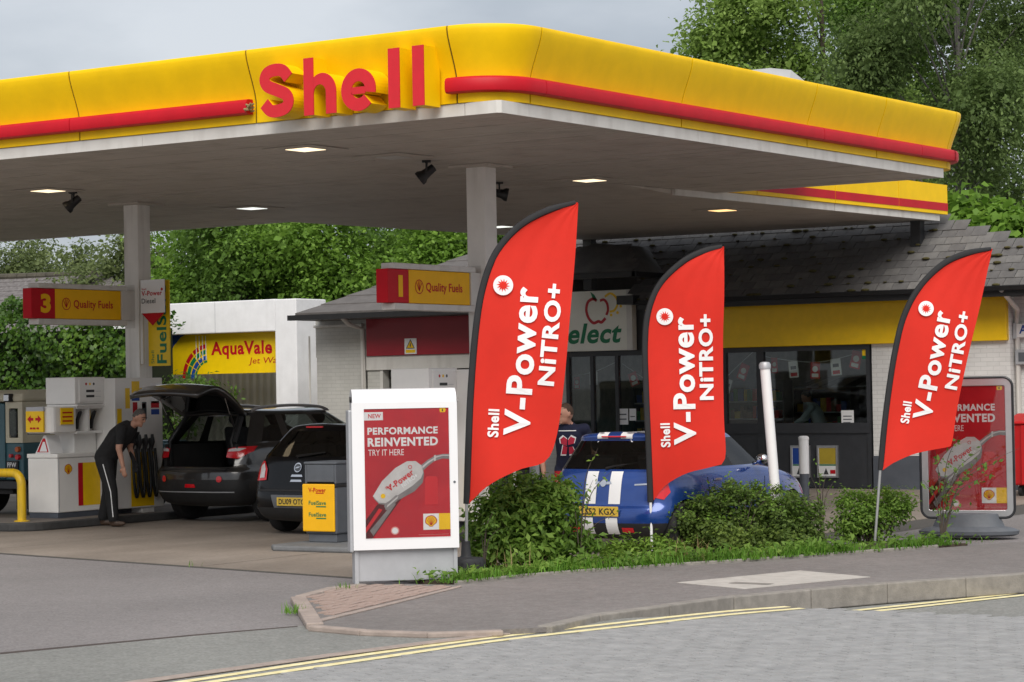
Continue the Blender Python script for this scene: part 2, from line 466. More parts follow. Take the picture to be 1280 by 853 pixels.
stones([G(384, 782, .05), G(407, 783.6, .05), G(452, 788, .05), G(542, 791, .05), G(659, 786.5, .05), G(690, 784.5, .05)], .6, .10, .0, .047, m_pinkkerb, 'kerb_stone', foot, 1)
stones([G(-150, 898), G(180, 855), G(420, 821), G(560, 803), G(692, 787)], .915, .12, -.0, .012, m_pinkkerb, 'flush_kerb_stone', bpy.data.objects['road_table'], 1, jit=.001)
stones(BE, .915, .05, .0, .075, m_kerb, 'edging_stone', foot, 1)
slab('pale_patch', [G(846, 729, .04), G(930, 737, .04), G(1088, 722, .04), G(1000, 714, .04)], .041, .046, m_patch, foot)
MB().add([G(x, y, .049) for x, y in ((910, 729), (960, 731), (968, 729.4), (920, 727.5))], [(0, 1, 2, 3)]).build('worn_mark', m_kerb, foot)
# red block paving in the corner under the poster unit
bp = [G(x, y, .04) for x, y in ((385, 746), (414, 736), (449, 731.5), (575, 732), (490, 753), (400, 774), (393, 762))]
def inside(p, poly):
    c = False
    for i in range(len(poly)):
        a, b = poly[i], poly[i - 1]
        if (a[1] > p[1]) != (b[1] > p[1]) and p[0] < (b[0] - a[0]) * (p[1] - a[1]) / (b[1] - a[1]) + a[0]: c = not c
    return c
bm_ = MB().box(-.098, .098, -.048, .048, -.004, .008)
proto = None
dx = (G(575, 732, .04) - G(400, 774, .04)).normalized(); dy = Vec((-dx.y, dx.x, 0)); ang = math.atan2(dx.y, dx.x); o0 = bp[5]  # plate recess in lighter grey, the bumper's reflection painted into the colour
for j in range(-4, 26):
    for i in range(-8, 24):
        c = o0 + dx * (i * .205 + (j % 2) * .1025) + dy * (j * .104 + .06)
        if not all(inside(c + dx * sx * .07 + dy * sy * .03, bp) for sx in (-1, 1) for sy in (-1, 1)): continue
        if proto is None: proto = bm_.build('brick', m_brick, foot); b = proto
        else: b = proto.copy(); COL.objects.link(b)
        b.location = (c.x, c.y, .041 + random.uniform(-.002, .003)); b.rotation_euler = (random.uniform(-.02, .02), random.uniform(-.02, .02), ang + random.uniform(-.015, .015))
slab('edging_line', [G(400, 775, .04), G(490, 754, .04), G(575, 733, .04), G(577, 734.5, .04), G(492, 756, .04), G(403, 777.5, .04)], .041, .049, m_pinkkerb, foot)
# the raised table: blocks in courses parallel to the road edge (too small to pick apart: one mesh)
l0, l1 = G(250, 853), G(1003, 760.5)
ld = (l1 - l0).normalized(); ln = Vec((ld.y, -ld.x, 0))
l2 = [G(40, 884), G(150, 868.5), G(270, 851.5), G(440, 827), G(620, 801), G(800, 780.5), G(905, 768.8), G(1003, 760.3)]
rest_ = [te_far, te_far + Vec((0, -6, 0)), G(1280, 900), G(640, 960), G(-100, 960)]
tabpoly = [p + ln * .12 for p in l2] + [G(1280, 772.5)] + rest_
bedpoly = [p + ln * .19 for p in l2] + [G(1280, 774.5)] + rest_
flat_t = MB().add([(p.x, p.y, -.002) for p in bedpoly], [list(range(len(bedpoly)))]).build('paving_bed', m_joint, bpy.data.objects['road_table'])
pvs = MB()
cd = Vec((.985 * ld.x + .17 * ln.x, .985 * ld.y + .17 * ln.y, 0)).normalized(); cn = Vec((cd.y, -cd.x, 0))
for j in range(-10, 90):
    for i in range(-40, 60):
        c = l0 + cd * (i * .205 + (j % 2) * .1025) + cn * (j * .105 + .1)
        if not inside(c, tabpoly): continue
        h = .004 + random.uniform(0, .004); t1, t2 = random.uniform(-.0015, .0015), random.uniform(-.0015, .0015)
        a, b_ = .098, .0465
        P = [c + cd * sx * a + cn * sy * b_ for sx, sy in ((-1, -1), (1, -1), (1, 1), (-1, 1))]
        Q = [c + cd * sx * (a - .004) + cn * sy * (b_ - .004) for sx, sy in ((-1, -1), (1, -1), (1, 1), (-1, 1))]
        hs = [h - t1 - t2, h + t1 - t2, h + t1 + t2, h - t1 + t2]
        pvs.add([(p.x, p.y, -.002) for p in P] + [(q.x, q.y, hs[k]) for k, q in enumerate(Q)], [(4, 5, 6, 7), (0, 1, 5, 4), (1, 2, 6, 5), (2, 3, 7, 6), (3, 0, 4, 7)])
me = bpy.data.meshes.new('paver'); me.from_pydata(pvs.v, [], pvs.f)
tag(link('paver', me, bpy.data.objects['road_table'], m_paver), kind='stuff')
# double yellow lines
def strip(pts, wid, z, name, parent):
    P = spline(pts, 10); v = []; 
    for i, p in enumerate(P):
        d = (P[min(i + 1, len(P) - 1)] - P[max(i - 1, 0)]).normalized(); n = Vec((-d.y, d.x, 0)) * (wid / 2 * random.uniform(.9, 1.08))
        v += [(p.x + n.x, p.y + n.y, z), (p.x - n.x, p.y - n.y, z)]
    return MB().add(v, [(2 * i, 2 * i + 1, 2 * i + 3, 2 * i + 2) for i in range(len(P) - 1)]).build(name, m_ylw, parent)
rt = bpy.data.objects['road_table']
strip([G(120, 868), G(250, 849), G(430, 822), G(620, 796.5), G(800, 775.5), G(905, 764.5), G(985, 758.2)], .10, -.0005, 'yellow_line', rt)
strip([G(150, 868.5), G(270, 851.5), G(440, 827), G(620, 801), G(800, 780.5), G(905, 768.8), G(1003, 760.3)], .10, -.0005, 'yellow_line', rt)
strip([G(1066, 763, -.13), G(1150, 754, -.13), G(1240, 744.5, -.13), G(1300, 737, -.13)], .10, -.134, 'yellow_line', g)
strip([G(1092, 763.5, -.13), G(1150, 757.5, -.13), G(1250, 746.5, -.13), G(1310, 740, -.13)], .10, -.134, 'yellow_line', g)
# concrete forecourt, cast in bays
fy = lambda x: .22 - .2163 * (x + 7.45)
fore = MB().add([(-45, fy(-45) + .03, .001), (1.0, fy(1.0) + .03, .001), (1.6, 17.3, .001), (-45, 17.3, .001)], [(0, 1, 2, 3)]).build('forecourt', m_joint)
tag(fore, kind='structure')
xs = [-3.58 + 4.4 * k for k in range(-9, 1)] + [.55]
ys = [None, 5.4, 11.2, 17.2]
for a, b in zip(xs, xs[1:]):
    for j in range(3):
        a_, b_ = a + .012, b - .012
        y0a, y0b = (fy(a_), fy(b_)) if j == 0 else (ys[j] + .012,) * 2
        MB().prism([(a_, y0a), (b_, y0b), (b_, ys[j + 1] - .012), (a_, ys[j + 1] - .012)], .0015, .009 + random.uniform(-.001, .001)).build('concrete_slab', m_conc, fore)
# a step of gravelly tarmac lip along the front edge of the concrete
slab('tar_joint', [(-20, fy(-20) - .10), (-.2, fy(-.2) - .07), (-.2, fy(-.2) + .005), (-20, fy(-20) + .005)], .001, .006, m_joint, fore)
slab('tar_joint', [G(0, 819), G(240, 796), G(372, 784.5), G(372, 783.6), G(240, 794.6), G(0, 817)], .005, .007, mat('tar seam', (.06, .045, .04), .95, .2), bpy.data.objects['road'])
# planting bed
bx0 = [Vec((p.x, p.y, 0)) for p in BE]
back = []
for i, p in enumerate(bx0):
    d = (bx0[min(i + 1, len(bx0) - 1)] - bx0[max(0, i - 1)]).normalized(); n = Vec((-d.y, d.x, 0))
    back.append(p + n * (1.0 if i else .5))
slab('soil', [tuple(p + (back[i] - p).normalized() * .055)[:2] for i, p in enumerate(bx0)] + [tuple(p)[:2] for p in back[::-1]], .002, .062, m_soil)
# ================================================================== fuel canopy
m_soffit = streaked('soffit board', (.49, .44, .385), (.25, .215, .175), .55, .45, 2.2, 2.2)
m_lamp = mat('lit diffuser', (1, .80, .52), .4, .02, emit=.75)
m_lampc = mat('lit diffuser white', (.95, 1, .93), .4, .02, emit=.5)
SK = .043
def CN(x, y): return (x + SK * y, y)
XL, YB, RC = -24.0, 11.3, .5
YT = 10.72
can = thing('fuel_canopy', 'large yellow and red fuel station canopy on white columns over the pumps', 'canopy')
def path_pts():
    """plan outline of the canopy edge with outward normals: left front, corner, right side, corner, back"""
    out = []
    def arc(cx, cy, a0, a1, n=8):
        for k in range(n + 1):
            a = rad(a0 + (a1 - a0) * k / n); out.append((cx + RC * math.cos(a), cy + RC * math.sin(a), math.cos(a), math.sin(a)))
    return out, arc
def seg_line(p, q, nx, ny, n=2): return [(p[0] + (q[0] - p[0]) * k / (n - 1), p[1] + (q[1] - p[1]) * k / (n - 1), nx, ny) for k in range(n)]
def arc(cx, cy, a0, a1, n=9): return [(cx + RC * math.cos(rad(a0 + (a1 - a0) * k / (n - 1))), cy + RC * math.sin(rad(a0 + (a1 - a0) * k / (n - 1))), math.cos(rad(a0 + (a1 - a0) * k / (n - 1))), math.sin(rad(a0 + (a1 - a0) * k / (n - 1)))) for k in range(n)]
def sweep(name, pts, prof, m, parent, smooth=True, skew=True):
    """closed profile (out, z) swept along plan points with normals"""
    b = MB(); n = len(prof)
    for x, y, nx, ny in pts:
        for o, z in prof:
            X, Y = x + nx * o, y + ny * o
            if skew: X, Y = CN(X, Y)
            b.v.append((X, Y, z))
    for i in range(len(pts) - 1):
        for k in range(n): b.f.append([i * n + k, i * n + (k + 1) % n, (i + 1) * n + (k + 1) % n, (i + 1) * n + k]); b.m.append(0)
    b.f += [list(range(n))[::-1], [(len(pts) - 1) * n + k for k in range(n)]]; b.m += [0, 0]
    return b.build(name, m, parent, smooth=smooth)
FP = [(0, 4.86), (0, 5.0), (.002, 5.10), (.02, 5.18), (.05, 5.27), (.088, 5.37), (.122, 5.46), (.148, 5.54), (.160, 5.60), (.160, 5.635), (.15, 5.65), (-.12, 5.66), (-.12, 4.86)]
gp_ = .011
jl = [-.53, -3.21, -5.85, -8.5, -11.15, -13.8, -16.45, -19.1, -21.7, XL]
for a, b in zip(jl, jl[1:]): sweep('fascia_panel', seg_line((b + gp_, 0), (a - gp_, 0), 0, -1), FP, m_yel, can)
sweep('fascia_panel', [(-.53 + gp_, 0, 0, -1)] + arc(-RC, RC, -90, 0, 13) + [(0, .55 - gp_, 1, 0)], FP, m_yel, can)
jr = [.55, 3.6, 6.65, 8.6, YB - .5]
for a, b in zip(jr, jr[1:]): sweep('fascia_panel', seg_line((0, a + gp_), (0, b - gp_), 1, 0), FP, m_yel, can)
sweep('fascia_panel', [(0, YB - .5 + gp_, 1, 0)] + arc(-RC, YB - RC, 0, 90, 9) + [(-.53 + gp_, YB, 0, 1)], FP, m_yel, can)
for a, b in zip(jl, jl[1:]): sweep('fascia_panel', seg_line((a - gp_, YB), (b + gp_, YB), 0, 1), FP, m_yel, can)
JP = [(o - .012, z) for o, z in FP[:-2]] + [(-.05, 5.63), (-.05, 4.87)]
m_jn = mat('joint shadow gap', (.10, .055, .004), .8, .1)
for a in jl[:-1]: sweep('joint_strip', seg_line((a - .02, 0), (a + .02, 0), 0, -1), JP, m_jn, can); sweep('joint_strip', seg_line((a + .02, YB), (a - .02, YB), 0, 1), JP, m_jn, can)
for a in jr: sweep('joint_strip', seg_line((0, a - .02), (0, a + .02), 1, 0), JP, m_jn, can)
# backing beam behind the fascia and flat roof deck
sweep('edge_beam', seg_line((XL, .2), (-.6, .2), 0, -1) + [(-.35, .25, .4, -.4), (-.2, .5, 1, 0)] + seg_line((-.2, 1), (-.2, YB - .6), 1, 0) + [(-.35, YB - .3, .4, .4)] + seg_line((-.6, YB - .2), (XL, YB - .2), 0, 1), [(0, 4.78), (0, 5.55), (-.12, 5.55), (-.12, 4.78)], m_grey, can, smooth=False)
MB().prism([CN(XL, .3), CN(-.35, .3), CN(-.35, YB - .3), CN(XL, YB - .3)], 4.95, 5.5).build('roof_deck', m_lgrey, can)
# pale low hipped sheet roof standing above the fascia at the back
rq = OX(985, 88, -2.4)
m_sheet = mat('pale roof sheet', (.40, .40, .40), .6, .08, 2)
x1, y1, zt = rq.x, rq.y, rq.z
MB().add([(x1 - 8, y1 - 2.2, 5.5), (x1 + 1.0, y1 - 2.2, 5.5), (x1 + 1.0, y1 + 1.2, 5.5), (x1 - 8, y1 + 1.2, 5.5), (x1 - 6, y1 - .4, zt), (x1 - .1, y1 - .4, zt), (x1 + .05, y1, zt), (x1 - 6, y1, zt)],
         [(0, 1, 5, 4), (1, 2, 6, 5), (2, 3, 7, 6), (3, 0, 4, 7), (4, 5, 6, 7), (3, 2, 1, 0)]).build('roof_hatch', m_sheet, can)
# red light bar
RP = [(.0, 4.955), (.085, 4.955), (.108, 4.968), (.118, 5.0), (.116, 5.08), (.102, 5.108), (.075, 5.12), (.0, 5.12)]
for a, b in ((XL, -19.2), (-19.19, -12.6), (-12.59, -5.9), (-5.89, -3.25)): sweep('light_bar', seg_line((a, -.002), (b, -.002), 0, -1), RP, m_red, can)
RP2 = [(o + .002 if o == 0 else o, z) for o, z in RP]
sweep('light_bar', [(-.60, 0, 0, -1), (-.53, 0, 0, -1)] + arc(-RC, RC, -90, 0, 13) + [(0, .68, 1, 0)], RP2, m_red, can)
for a, b in ((.69, 6.9), (6.91, 9.75), (9.76, YB - .45)): sweep('light_bar', seg_line((0, a), (0, b), 1, 0), RP2, m_red, can)
sweep('light_bar', [(0, YB - .445, 1, 0)] + arc(-RC, YB - RC, 0, 90, 9) + [(-.9, YB, 0, 1)], RP2, m_red, can)
b = MB()
for k in range(7): b.tube([(-3.26, -.04 - .018 * k, 4.985 + .018 * (k % 5)), (-3.20 + .012 * (k % 3), -.05 - .016 * k, 4.99 + .018 * ((k * 2) % 6))], .012, 6)
b.build('torn_end', mat('torn lamp stuffing', (.30, .22, .10), .9, .4, 60), can)
# white trim under the fascia
TP = [(-.02, 4.725), (-.02, 4.855), (-.05, 4.855), (-.05, 4.725)]
jt = [-.45, -4.9, -9.8, -14.7, -19.6, XL]
for a, b in zip(jt, jt[1:]): sweep('trim_strip', seg_line((b + .002, 0), (a - .002, 0), 0, -1), TP, m_whited, can, smooth=False)
sweep('trim_strip', [(-.445, 0, 0, -1), (-.06, 0, 0, -1), (0, .06, 1, 0), (0, .55, 1, 0)], TP, m_whited, can, smooth=False)
for a, b in ((.554, 4.0), (4.004, 7.9), (7.904, YT)): sweep('trim_strip', seg_line((0, a), (0, b), 1, 0), TP, m_whited, can, smooth=False)
sweep('trim_strip', seg_line((-.05, YT), (XL, YT), 0, 1), TP, m_whited, can, smooth=False)
# soffit boards: shallow joints, one mesh (each joint is 2-3 px)
b = MB(); y = .06
while y < YT - .06:
    y2 = min(y + .2, YT - .055); z = 4.735 + random.uniform(-.003, .003)
    p = [CN(XL, y), CN(-.052, y), CN(-.052, y2 - .012), CN(XL, y2 - .012)]
    b.add([(q[0], q[1], z) for q in p] + [(q[0], q[1], z + .02) for q in p], [(3, 2, 1, 0), (4, 5, 6, 7), (0, 1, 5, 4), (1, 2, 6, 5), (2, 3, 7, 6), (3, 0, 4, 7)])
    y = y2
tag(b.build('soffit_board', m_soffit, can), kind='stuff')
MB().prism([CN(XL, .06), CN(-.06, .06), CN(-.06, YT - .06), CN(XL, YT - .06)], 4.765, 4.78).build('soffit_backing', m_dark, can)
# columns
C1 = (-3.42, 4.78); C3 = (-10.5, 6.12)
m_col = streaked('column paint', (.76, .74, .70), (.40, .37, .33), .5, .5, 8, .6)
for cx, cy in (C1, C3, (-17.4, 6.2)):
    box('column', cx - .14, cx + .14, cy - .14, cy + .14, .1, 4.734, m_col, can, bevel=.012)
    box('column_flange', cx - .3, cx + .3, cy - .3, cy + .3, 4.705, 4.733, m_soffit, can)
# recessed lights
def ceiling_light(px, py, z, label, m):
    p = G(px, py, z)
    t = thing('canopy_light', label, 'ceiling light', (p.x, p.y, z), rad(-2.5), 'recessed lights in the canopy ceiling')
    b = MB()
    for x0, x1, y0, y1 in ((-.36, .36, -.36, -.17), (-.36, .36, .17, .36), (-.36, -.17, -.17, .17), (.17, .36, -.17, .17)): b.box(x0, x1, y0, y1, -.012, -.003)
    b.build('frame', m_soffit, t)
    box('diffuser', -.168, .168, -.168, .168, -.016, -.004, m, t)
m_unlit = mat('unlit diffuser', (.45, .43, .40), .3, .1)
ceiling_light(382, 186, 4.733, 'lit square ceiling light just behind the big red letters', m_lamp)
ceiling_light(60, 238, 4.733, 'lit square ceiling light beside the leftmost spotlight', m_lamp)
ceiling_light(315, 260, 4.733, 'whitish lit ceiling light near the back edge of the canopy', m_lampc)
ceiling_light(737, 225, 4.733, 'lit ceiling light above the largest red feather flag', m_lamp)
ceiling_light(492, 196, 4.733, 'unlit ceiling light beside the spotlight left of the centre column', m_unlit)
ceiling_light(903, 262.5, 4.66, 'orange lit ceiling light under the lower rear canopy', mat('lit diffuser orange', (1, .62, .26), .4, .02, emit=.75))
ceiling_light(625, 283, 4.66, 'lit ceiling light just right of the centre column, half behind a flag', m_lampc)
def spot(px, py, label, tilt, rz):
    p = G(px, py, 4.733)
    t = thing('spotlight', label, 'spotlight', (p.x, p.y, 4.733), rz, 'black spotlights under the canopy'); t.scale = (.78,) * 3
    MB().box(-.07, .07, -.07, .07, -.03, 0).build('base_plate', m_black, t)
    b = MB(); b.box(-.10, -.085, -.015, .015, -.2, -.03); b.box(.085, .10, -.015, .015, -.2, -.03); b.box(-.10, .10, -.02, .02, -.045, -.028); b.build('bracket', m_black, t)
    h = MB().lathe([(.03, -.16), (.065, -.15), (.075, -.02), (.085, .05), (.115, .1), (.118, .15), (.108, .155), (.1, .13)], 18, axis='y')
    h.xf(Mat.Translation((0, 0, -.2)) @ Mat.Rotation(rad(tilt), 4, 'X')).build('housing', m_black, t, smooth=True)
    l = MB().lathe([(.1, .125), (.06, .135), (.0, .138)], 18, axis='y')
    l.xf(Mat.Translation((0, 0, -.2)) @ Mat.Rotation(rad(tilt), 4, 'X')).build('lens', m_chrome, t, smooth=True)
spot(533, 201, 'black spotlight hanging left of the centre column', -38, rad(123))
spot(91, 240, 'black spotlight hanging above the sign with the number 3', -38, rad(123))
spot(624, 228, 'black spotlight hanging just right of the centre column', -12, rad(-57))

# red channel letters on the fascia
sg = thing('fascia_lettering', 'big red channel letters with yellow sides on the canopy front', 'sign', (0, -.17, 0))
def solid_letter(polys):
    """one channel letter from butted outlines: yellow returns, red face"""
    body = MB(); face = MB()
    for p in polys:
        body.prism([(x - .085, z) for x, z in p], -.15, .13, 'y'); face.prism([(x - .085, z) for x, z in p], -.162, -.1505, 'y')
    lo_ = body.build('letter', m_yel, sg); face.build('letter_face', m_redl, lo_)
def band(path, wd):
    L_, R_ = [], []
    for i, p in enumerate(path):
        a, c_ = path[max(0, i - 1)], path[min(len(path) - 1, i + 1)]; d = Vec((c_[0] - a[0], c_[1] - a[1])).normalized()
        L_.append((p[0] - d.y * wd / 2, p[1] + d.x * wd / 2)); R_.append((p[0] + d.y * wd / 2, p[1] - d.x * wd / 2))
    return [[L_[i], L_[i + 1], R_[i + 1], R_[i]] for i in range(len(path) - 1)]
def poly_band(path, wd):
    q = band(path, wd); return [k[0] for k in q] + [q[-1][1]] + [q[-1][2]] + [k[3] for k in q[::-1]]
T = .135
def arcp(cx, cz, rx, rz, a0, a1, n=16): return [(cx + rx * math.cos(rad(a0 + (a1 - a0) * k / n)), cz + rz * math.sin(rad(a0 + (a1 - a0) * k / n))) for k in range(n + 1)]
# S
sx, sz = -2.575, 5.14
solid_letter([poly_band([tuple(p)[:2] for p in spline([Vec((sx + x, sz + z, 0)) for x, z in ((.165, .125), (.09, .205), (-.02, .222), (-.125, .195), (-.162, .125), (-.12, .055), (0, .005), (.125, -.05), (.165, -.125), (.125, -.195), (.01, -.222), (-.09, -.21), (-.17, -.13))], 4)], T)])
# h
hx = -2.20
solid_letter([rect(hx, 4.835, .13, .615), arcp(hx + .245, 5.07, .185, .205, 128, 0, 12) + [(hx + .43, 4.835), (hx + .295, 4.835)] + arcp(hx + .2135, 5.07, .0815, .085, 0, 180, 10)])
# e
ex, ez, ro = -1.475, 5.055, .225
ri = ro - T
solid_letter([poly_band(arcp(ex, ez, ro - T / 2, ro - T / 2, -13, 318, 34), T), [(ex - ri * .985, ez - .045), (ex + ri * .985, ez - .045), (ex + ri * .985, ez + .03), (ex - ri * .985, ez + .03)]])
solid_letter([rect(-1.085, 4.825, .145, .625)])
solid_letter([rect(-.775, 4.825, .145, .625)])

# lower link canopy between the main canopy and the shop roof
lk = thing('link_canopy', 'lower flat canopy with yellow fascia joining the main canopy to the shop roof', 'canopy')
Lq = [(-3.34, 9.68), (-2.65, 18.07), (-9.70, 18.0), (-10.65, 9.87)]
LZ = 4.66
b = MB(); nb = 34
for k in range(nb):
    t0, t1 = k / nb, (k + .94) / nb
    lerp = lambda a, c, t: (a[0] + (c[0] - a[0]) * t, a[1] + (c[1] - a[1]) * t)
    q = [lerp(Lq[3], Lq[2], t0), lerp(Lq[0], Lq[1], t0), lerp(Lq[0], Lq[1], t1), lerp(Lq[3], Lq[2], t1)]
    b.add([(p[0], p[1], LZ) for p in q] + [(p[0], p[1], LZ + .02) for p in q], [(3, 2, 1, 0), (4, 5, 6, 7), (0, 1, 5, 4), (1, 2, 6, 5), (2, 3, 7, 6), (3, 0, 4, 7)])
tag(b.build('soffit_board', m_soffit, lk), kind='stuff')
MB().add([(-10.75, 8.5, 4.731), (-3.44, 8.3, 4.731), (-3.34, 9.68, LZ + .001), (-10.65, 9.87, LZ + .001), (-3.34, 9.68, 4.731), (-10.65, 9.87, 4.731)], [(3, 2, 1, 0), (1, 2, 4), (0, 5, 3), (2, 3, 5, 4), (0, 1, 4, 5)]).build('soffit_ramp', m_soffit, lk)
b = MB(); b.prism(Lq, LZ + .022, LZ + .065); b.build('soffit_backing', m_soffit, lk)
Lr = [(-3.34 + .055 * .9, 10.6), (-2.68, 18.0), (-9.70, 18.0), (-10.6, 10.6)]
MB().prism([(Lr[0][0] - .04, 10.6), (Lr[1][0] - .06, 17.95), (Lr[2][0], 17.95), (Lr[3][0], 10.6)], LZ + .07, 5.3).build('roof_deck', m_lgrey, lk)
def lk_pt(t, o): 
    a, c = Vec((Lq[0][0], Lq[0][1], 0)), Vec((Lq[1][0], Lq[1][1], 0)); d = (c - a).normalized(); n = Vec((d.y, -d.x, 0))
    return a + (c - a) * t + n * o
def lk_strip(name, t0, t1, o0, o1, z0, z1, m):
    q = [lk_pt(t0, o0), lk_pt(t1, o0), lk_pt(t1, o1), lk_pt(t0, o1)]
    return MB().prism([(p.x, p.y) for p in q], z0, z1).build(name, m, lk)
for t0, t1 in ((.05, .26), (.262, .545), (.547, .80), (.802, 1.012)):
    lk_strip('fascia_panel', t0, t1, .03, .10, LZ + .105, LZ + .62, m_yel)
    lk_strip('stripe', t0, t1, .10, .106, LZ + .165, LZ + .30, m_red)
lk_strip('trim_strip', 0, .55, .0, .06, LZ - .015, LZ + .10, m_whited)
lk_strip('trim_strip', .552, .985, .0, .06, LZ - .015, LZ + .10, m_whited)
for px, py in ((1147, 300), (737, 318)):
    p = OY(px, py, 17.8)
    box('post', p.x - .09, p.x + .09, 17.7, 17.9, 3.7, LZ - .002, m_blackm, lk)
# ================================================================== shop
YS = 17.48
m_brickw = bricky('painted brick white', (.74, .73, .71), (.80, .80, .80))
m_brickg = bricky('painted brick cream', (.56, .55, .51), (.82, .82, .82))
m_tile = mat('slate tile', (.085, .081, .080), .8, .25, 3, bump=.3, bscale=70, col2=(.14, .135, .13))
m_tile2 = mat('slate tile pale', (.115, .11, .105), .8, .25, 5, bump=.3, bscale=70, col2=(.17, .163, .155))
m_moss = mat('moss', (.045, .04, .012), .95, .3, 30, col2=(.09, .075, .02))
m_plinth = mat('grey plinth', (.085, .095, .115), .6, .1)
m_sign = mat('cream sign face', (.80, .79, .70), .4, .04, 2)
shop = thing('shop_building', 'low white brick fuel station shop with slate roof and yellow band', 'building')
# walls: white brick right of the window, plinth, return wall, back
box('wall', -3.73, -1.2, YS, YS + .3, .58, 3.4, m_brickw, shop)
box('plinth', -3.73, -1.17, YS - .03, YS + .3, 0, .58, m_plinth, shop)
box('wall', -1.2, 6.5, YS + .25, YS + .5, 0, 3.4, m_brickw, shop)
box('wall', 6.3, 6.5, YS + .5, 27, 0, 3.4, m_brickw, shop)
box('wall', -16, 6.5, 26.8, 27, 0, 3.4, m_brickw, shop)
box('yellow_band', -8.2, -1.22, YS - .10, YS + .05, 2.53, 3.355, m_yel2, shop, bevel=.01)
box('band_backing', -9.9, -3.73, YS + .02, YS + .25, 2.5, 3.4, m_shop_grey, shop)
# glazed shopfront
wx = [-9.95, -9.42, -8.88, -8.2, -7.4, -6.62, -5.9, -3.80]
for i, x in enumerate(wx): box('mullion', x - (.07 if i == 6 else .035), x + (.07 if i == 6 else .035), YS - .02, YS + .08, .02, 2.52, m_shop_grey, shop)
box('head_rail', -9.98, -3.76, YS - .025, YS + .085, 2.44, 2.525, m_shop_grey, shop)
for a, b in zip(wx, wx[1:]):
    low = a < -6.7
    z0 = .12 if low else 1.16
    p = box('window_pane', a + .036, b - .036, YS + .02, YS + .032, z0, 2.44, m_glass, shop)
    if low: box('bottom_rail', a + .03, b - .03, YS - .015, YS + .07, .02, .12, m_shop_grey, shop)
box('window_rail', -6.65, -3.78, YS - .03, YS + .1, .98, 1.16, m_shop_grey, shop)
box('stall_riser', -6.58, -3.84, YS + .0, YS + .1, .02, .98, m_shop_grey, shop)
# interior
m_int = mat('shop interior wall', (.30, .27, .22), .8, .2)
box('interior_floor', -10, -1.3, YS + .1, 24, 0.0, .03, mat('shop floor tile', (.36, .34, .31), .4, .1), shop)
box('interior_back_wall', -10, -1.3, 23.9, 24, .03, 2.9, m_int, shop)
box('interior_side_wall', -10.1, -10, YS + .1, 24, .03, 2.9, m_int, shop)
box('interior_side_wall', -1.35, -1.25, YS + .32, 24, .03, 2.9, m_int, shop)
box('interior_ceiling', -10, -1.3, YS + .26, 24, 2.9, 2.95, mat('shop ceiling', (.75, .74, .70), .8, .1), shop)
pcol = [mat('packet %s' % n, c, .45, .2, 9) for n, c in (('red', (.60, .03, .03)), ('yellow', (.80, .55, .04)), ('white', (.8, .8, .78)), ('blue', (.03, .08, .35)), ('green', (.03, .22, .06)), ('brown', (.16, .07, .03)))]
def shelf(x, y, wd, hgt, rows, label):
    t = thing('shop_shelf', label, 'shelf', (x, y, .03), 0, 'shelves inside the shop')
    box('back_panel', -wd / 2, wd / 2, .38, .40, 0, hgt, m_shop_grey, t)
    for s in (-1, 1): box('side_panel', s * wd / 2 - .015, s * wd / 2 + .015, 0, .4, 0, hgt, m_shop_grey, t)
    for r in range(rows):
        z = .12 + r * (hgt - .2) / rows
        s = box('shelf_board', -wd / 2 + .016, wd / 2 - .016, 0, .379, z, z + .025, m_lgrey, t)
        bs = [MB() for _ in pcol]; xx = -wd / 2 + .05
        while xx < wd / 2 - .14:
            w_ = random.uniform(.07, .13); h_ = random.uniform(.12, .75 * (hgt - .2) / rows)
            bs[random.randrange(6)].box(xx, xx + w_ * .93, .03, .2, z + .026, z + .026 + h_); xx += w_
        for k, q in enumerate(bs):
            if q.v: q.build('packets', pcol[k], s)
shelf(-9.2, 19.6, 1.1, 1.9, 5, 'tall dark shelf of packets just inside the shop door')
shelf(-7.7, 20.6, 1.4, 1.9, 5, 'tall dark shelf of packets hidden mostly by the middle flag')
shelf(-4.35, 21.5, 1.5, 2.1, 5, 'shelf of yellow and red packets behind the person in the shop')
shelf(-6.6, 21.5, 1.2, 1.7, 4, 'shelf of packets behind the left part of the shop window')
ct = thing('shop_counter', 'pale serving counter inside the shop window', 'counter', (-4.8, 19.0, .03))
box('counter_body', -1.0, 1.0, 0, .6, 0, .95, m_lgrey, ct); box('counter_top', -1.05, 1.05, -.05, .65, .955, 1.0, m_white, ct)
aw = thing('display_awning', 'striped grey display awning inside the shop window', 'awning', (0, 0, 0))
P = [OY(x, y, 19.8) for x, y in ((992, 484), (1008, 472), (1086, 472), (1086, 482))]
for k in range(6):
    t0, t1 = k / 6, (k + 1) / 6
    q = [P[0].lerp(P[3], t0), P[0].lerp(P[3], t1), P[1].lerp(P[2], t1) + Vec((0, .6, 0)), P[1].lerp(P[2], t0) + Vec((0, .6, 0))]
    MB().add([tuple(v) for v in q] + [tuple(v - Vec((0, 0, .02))) for v in q], [(0, 1, 2, 3), (7, 6, 5, 4), (0, 4, 5, 1), (1, 5, 6, 2), (2, 6, 7, 3), (3, 7, 4, 0)]).build('awning_strip', m_lgrey if k % 2 else m_grey, aw)
box('support_post', P[3].x - .05, P[3].x - .02, 20.3, 20.33, .03, 2.0, m_grey, aw); box('support_post', P[0].x + .1, P[0].x + .13, 20.3, 20.33, .03, 2.0, m_grey, aw)
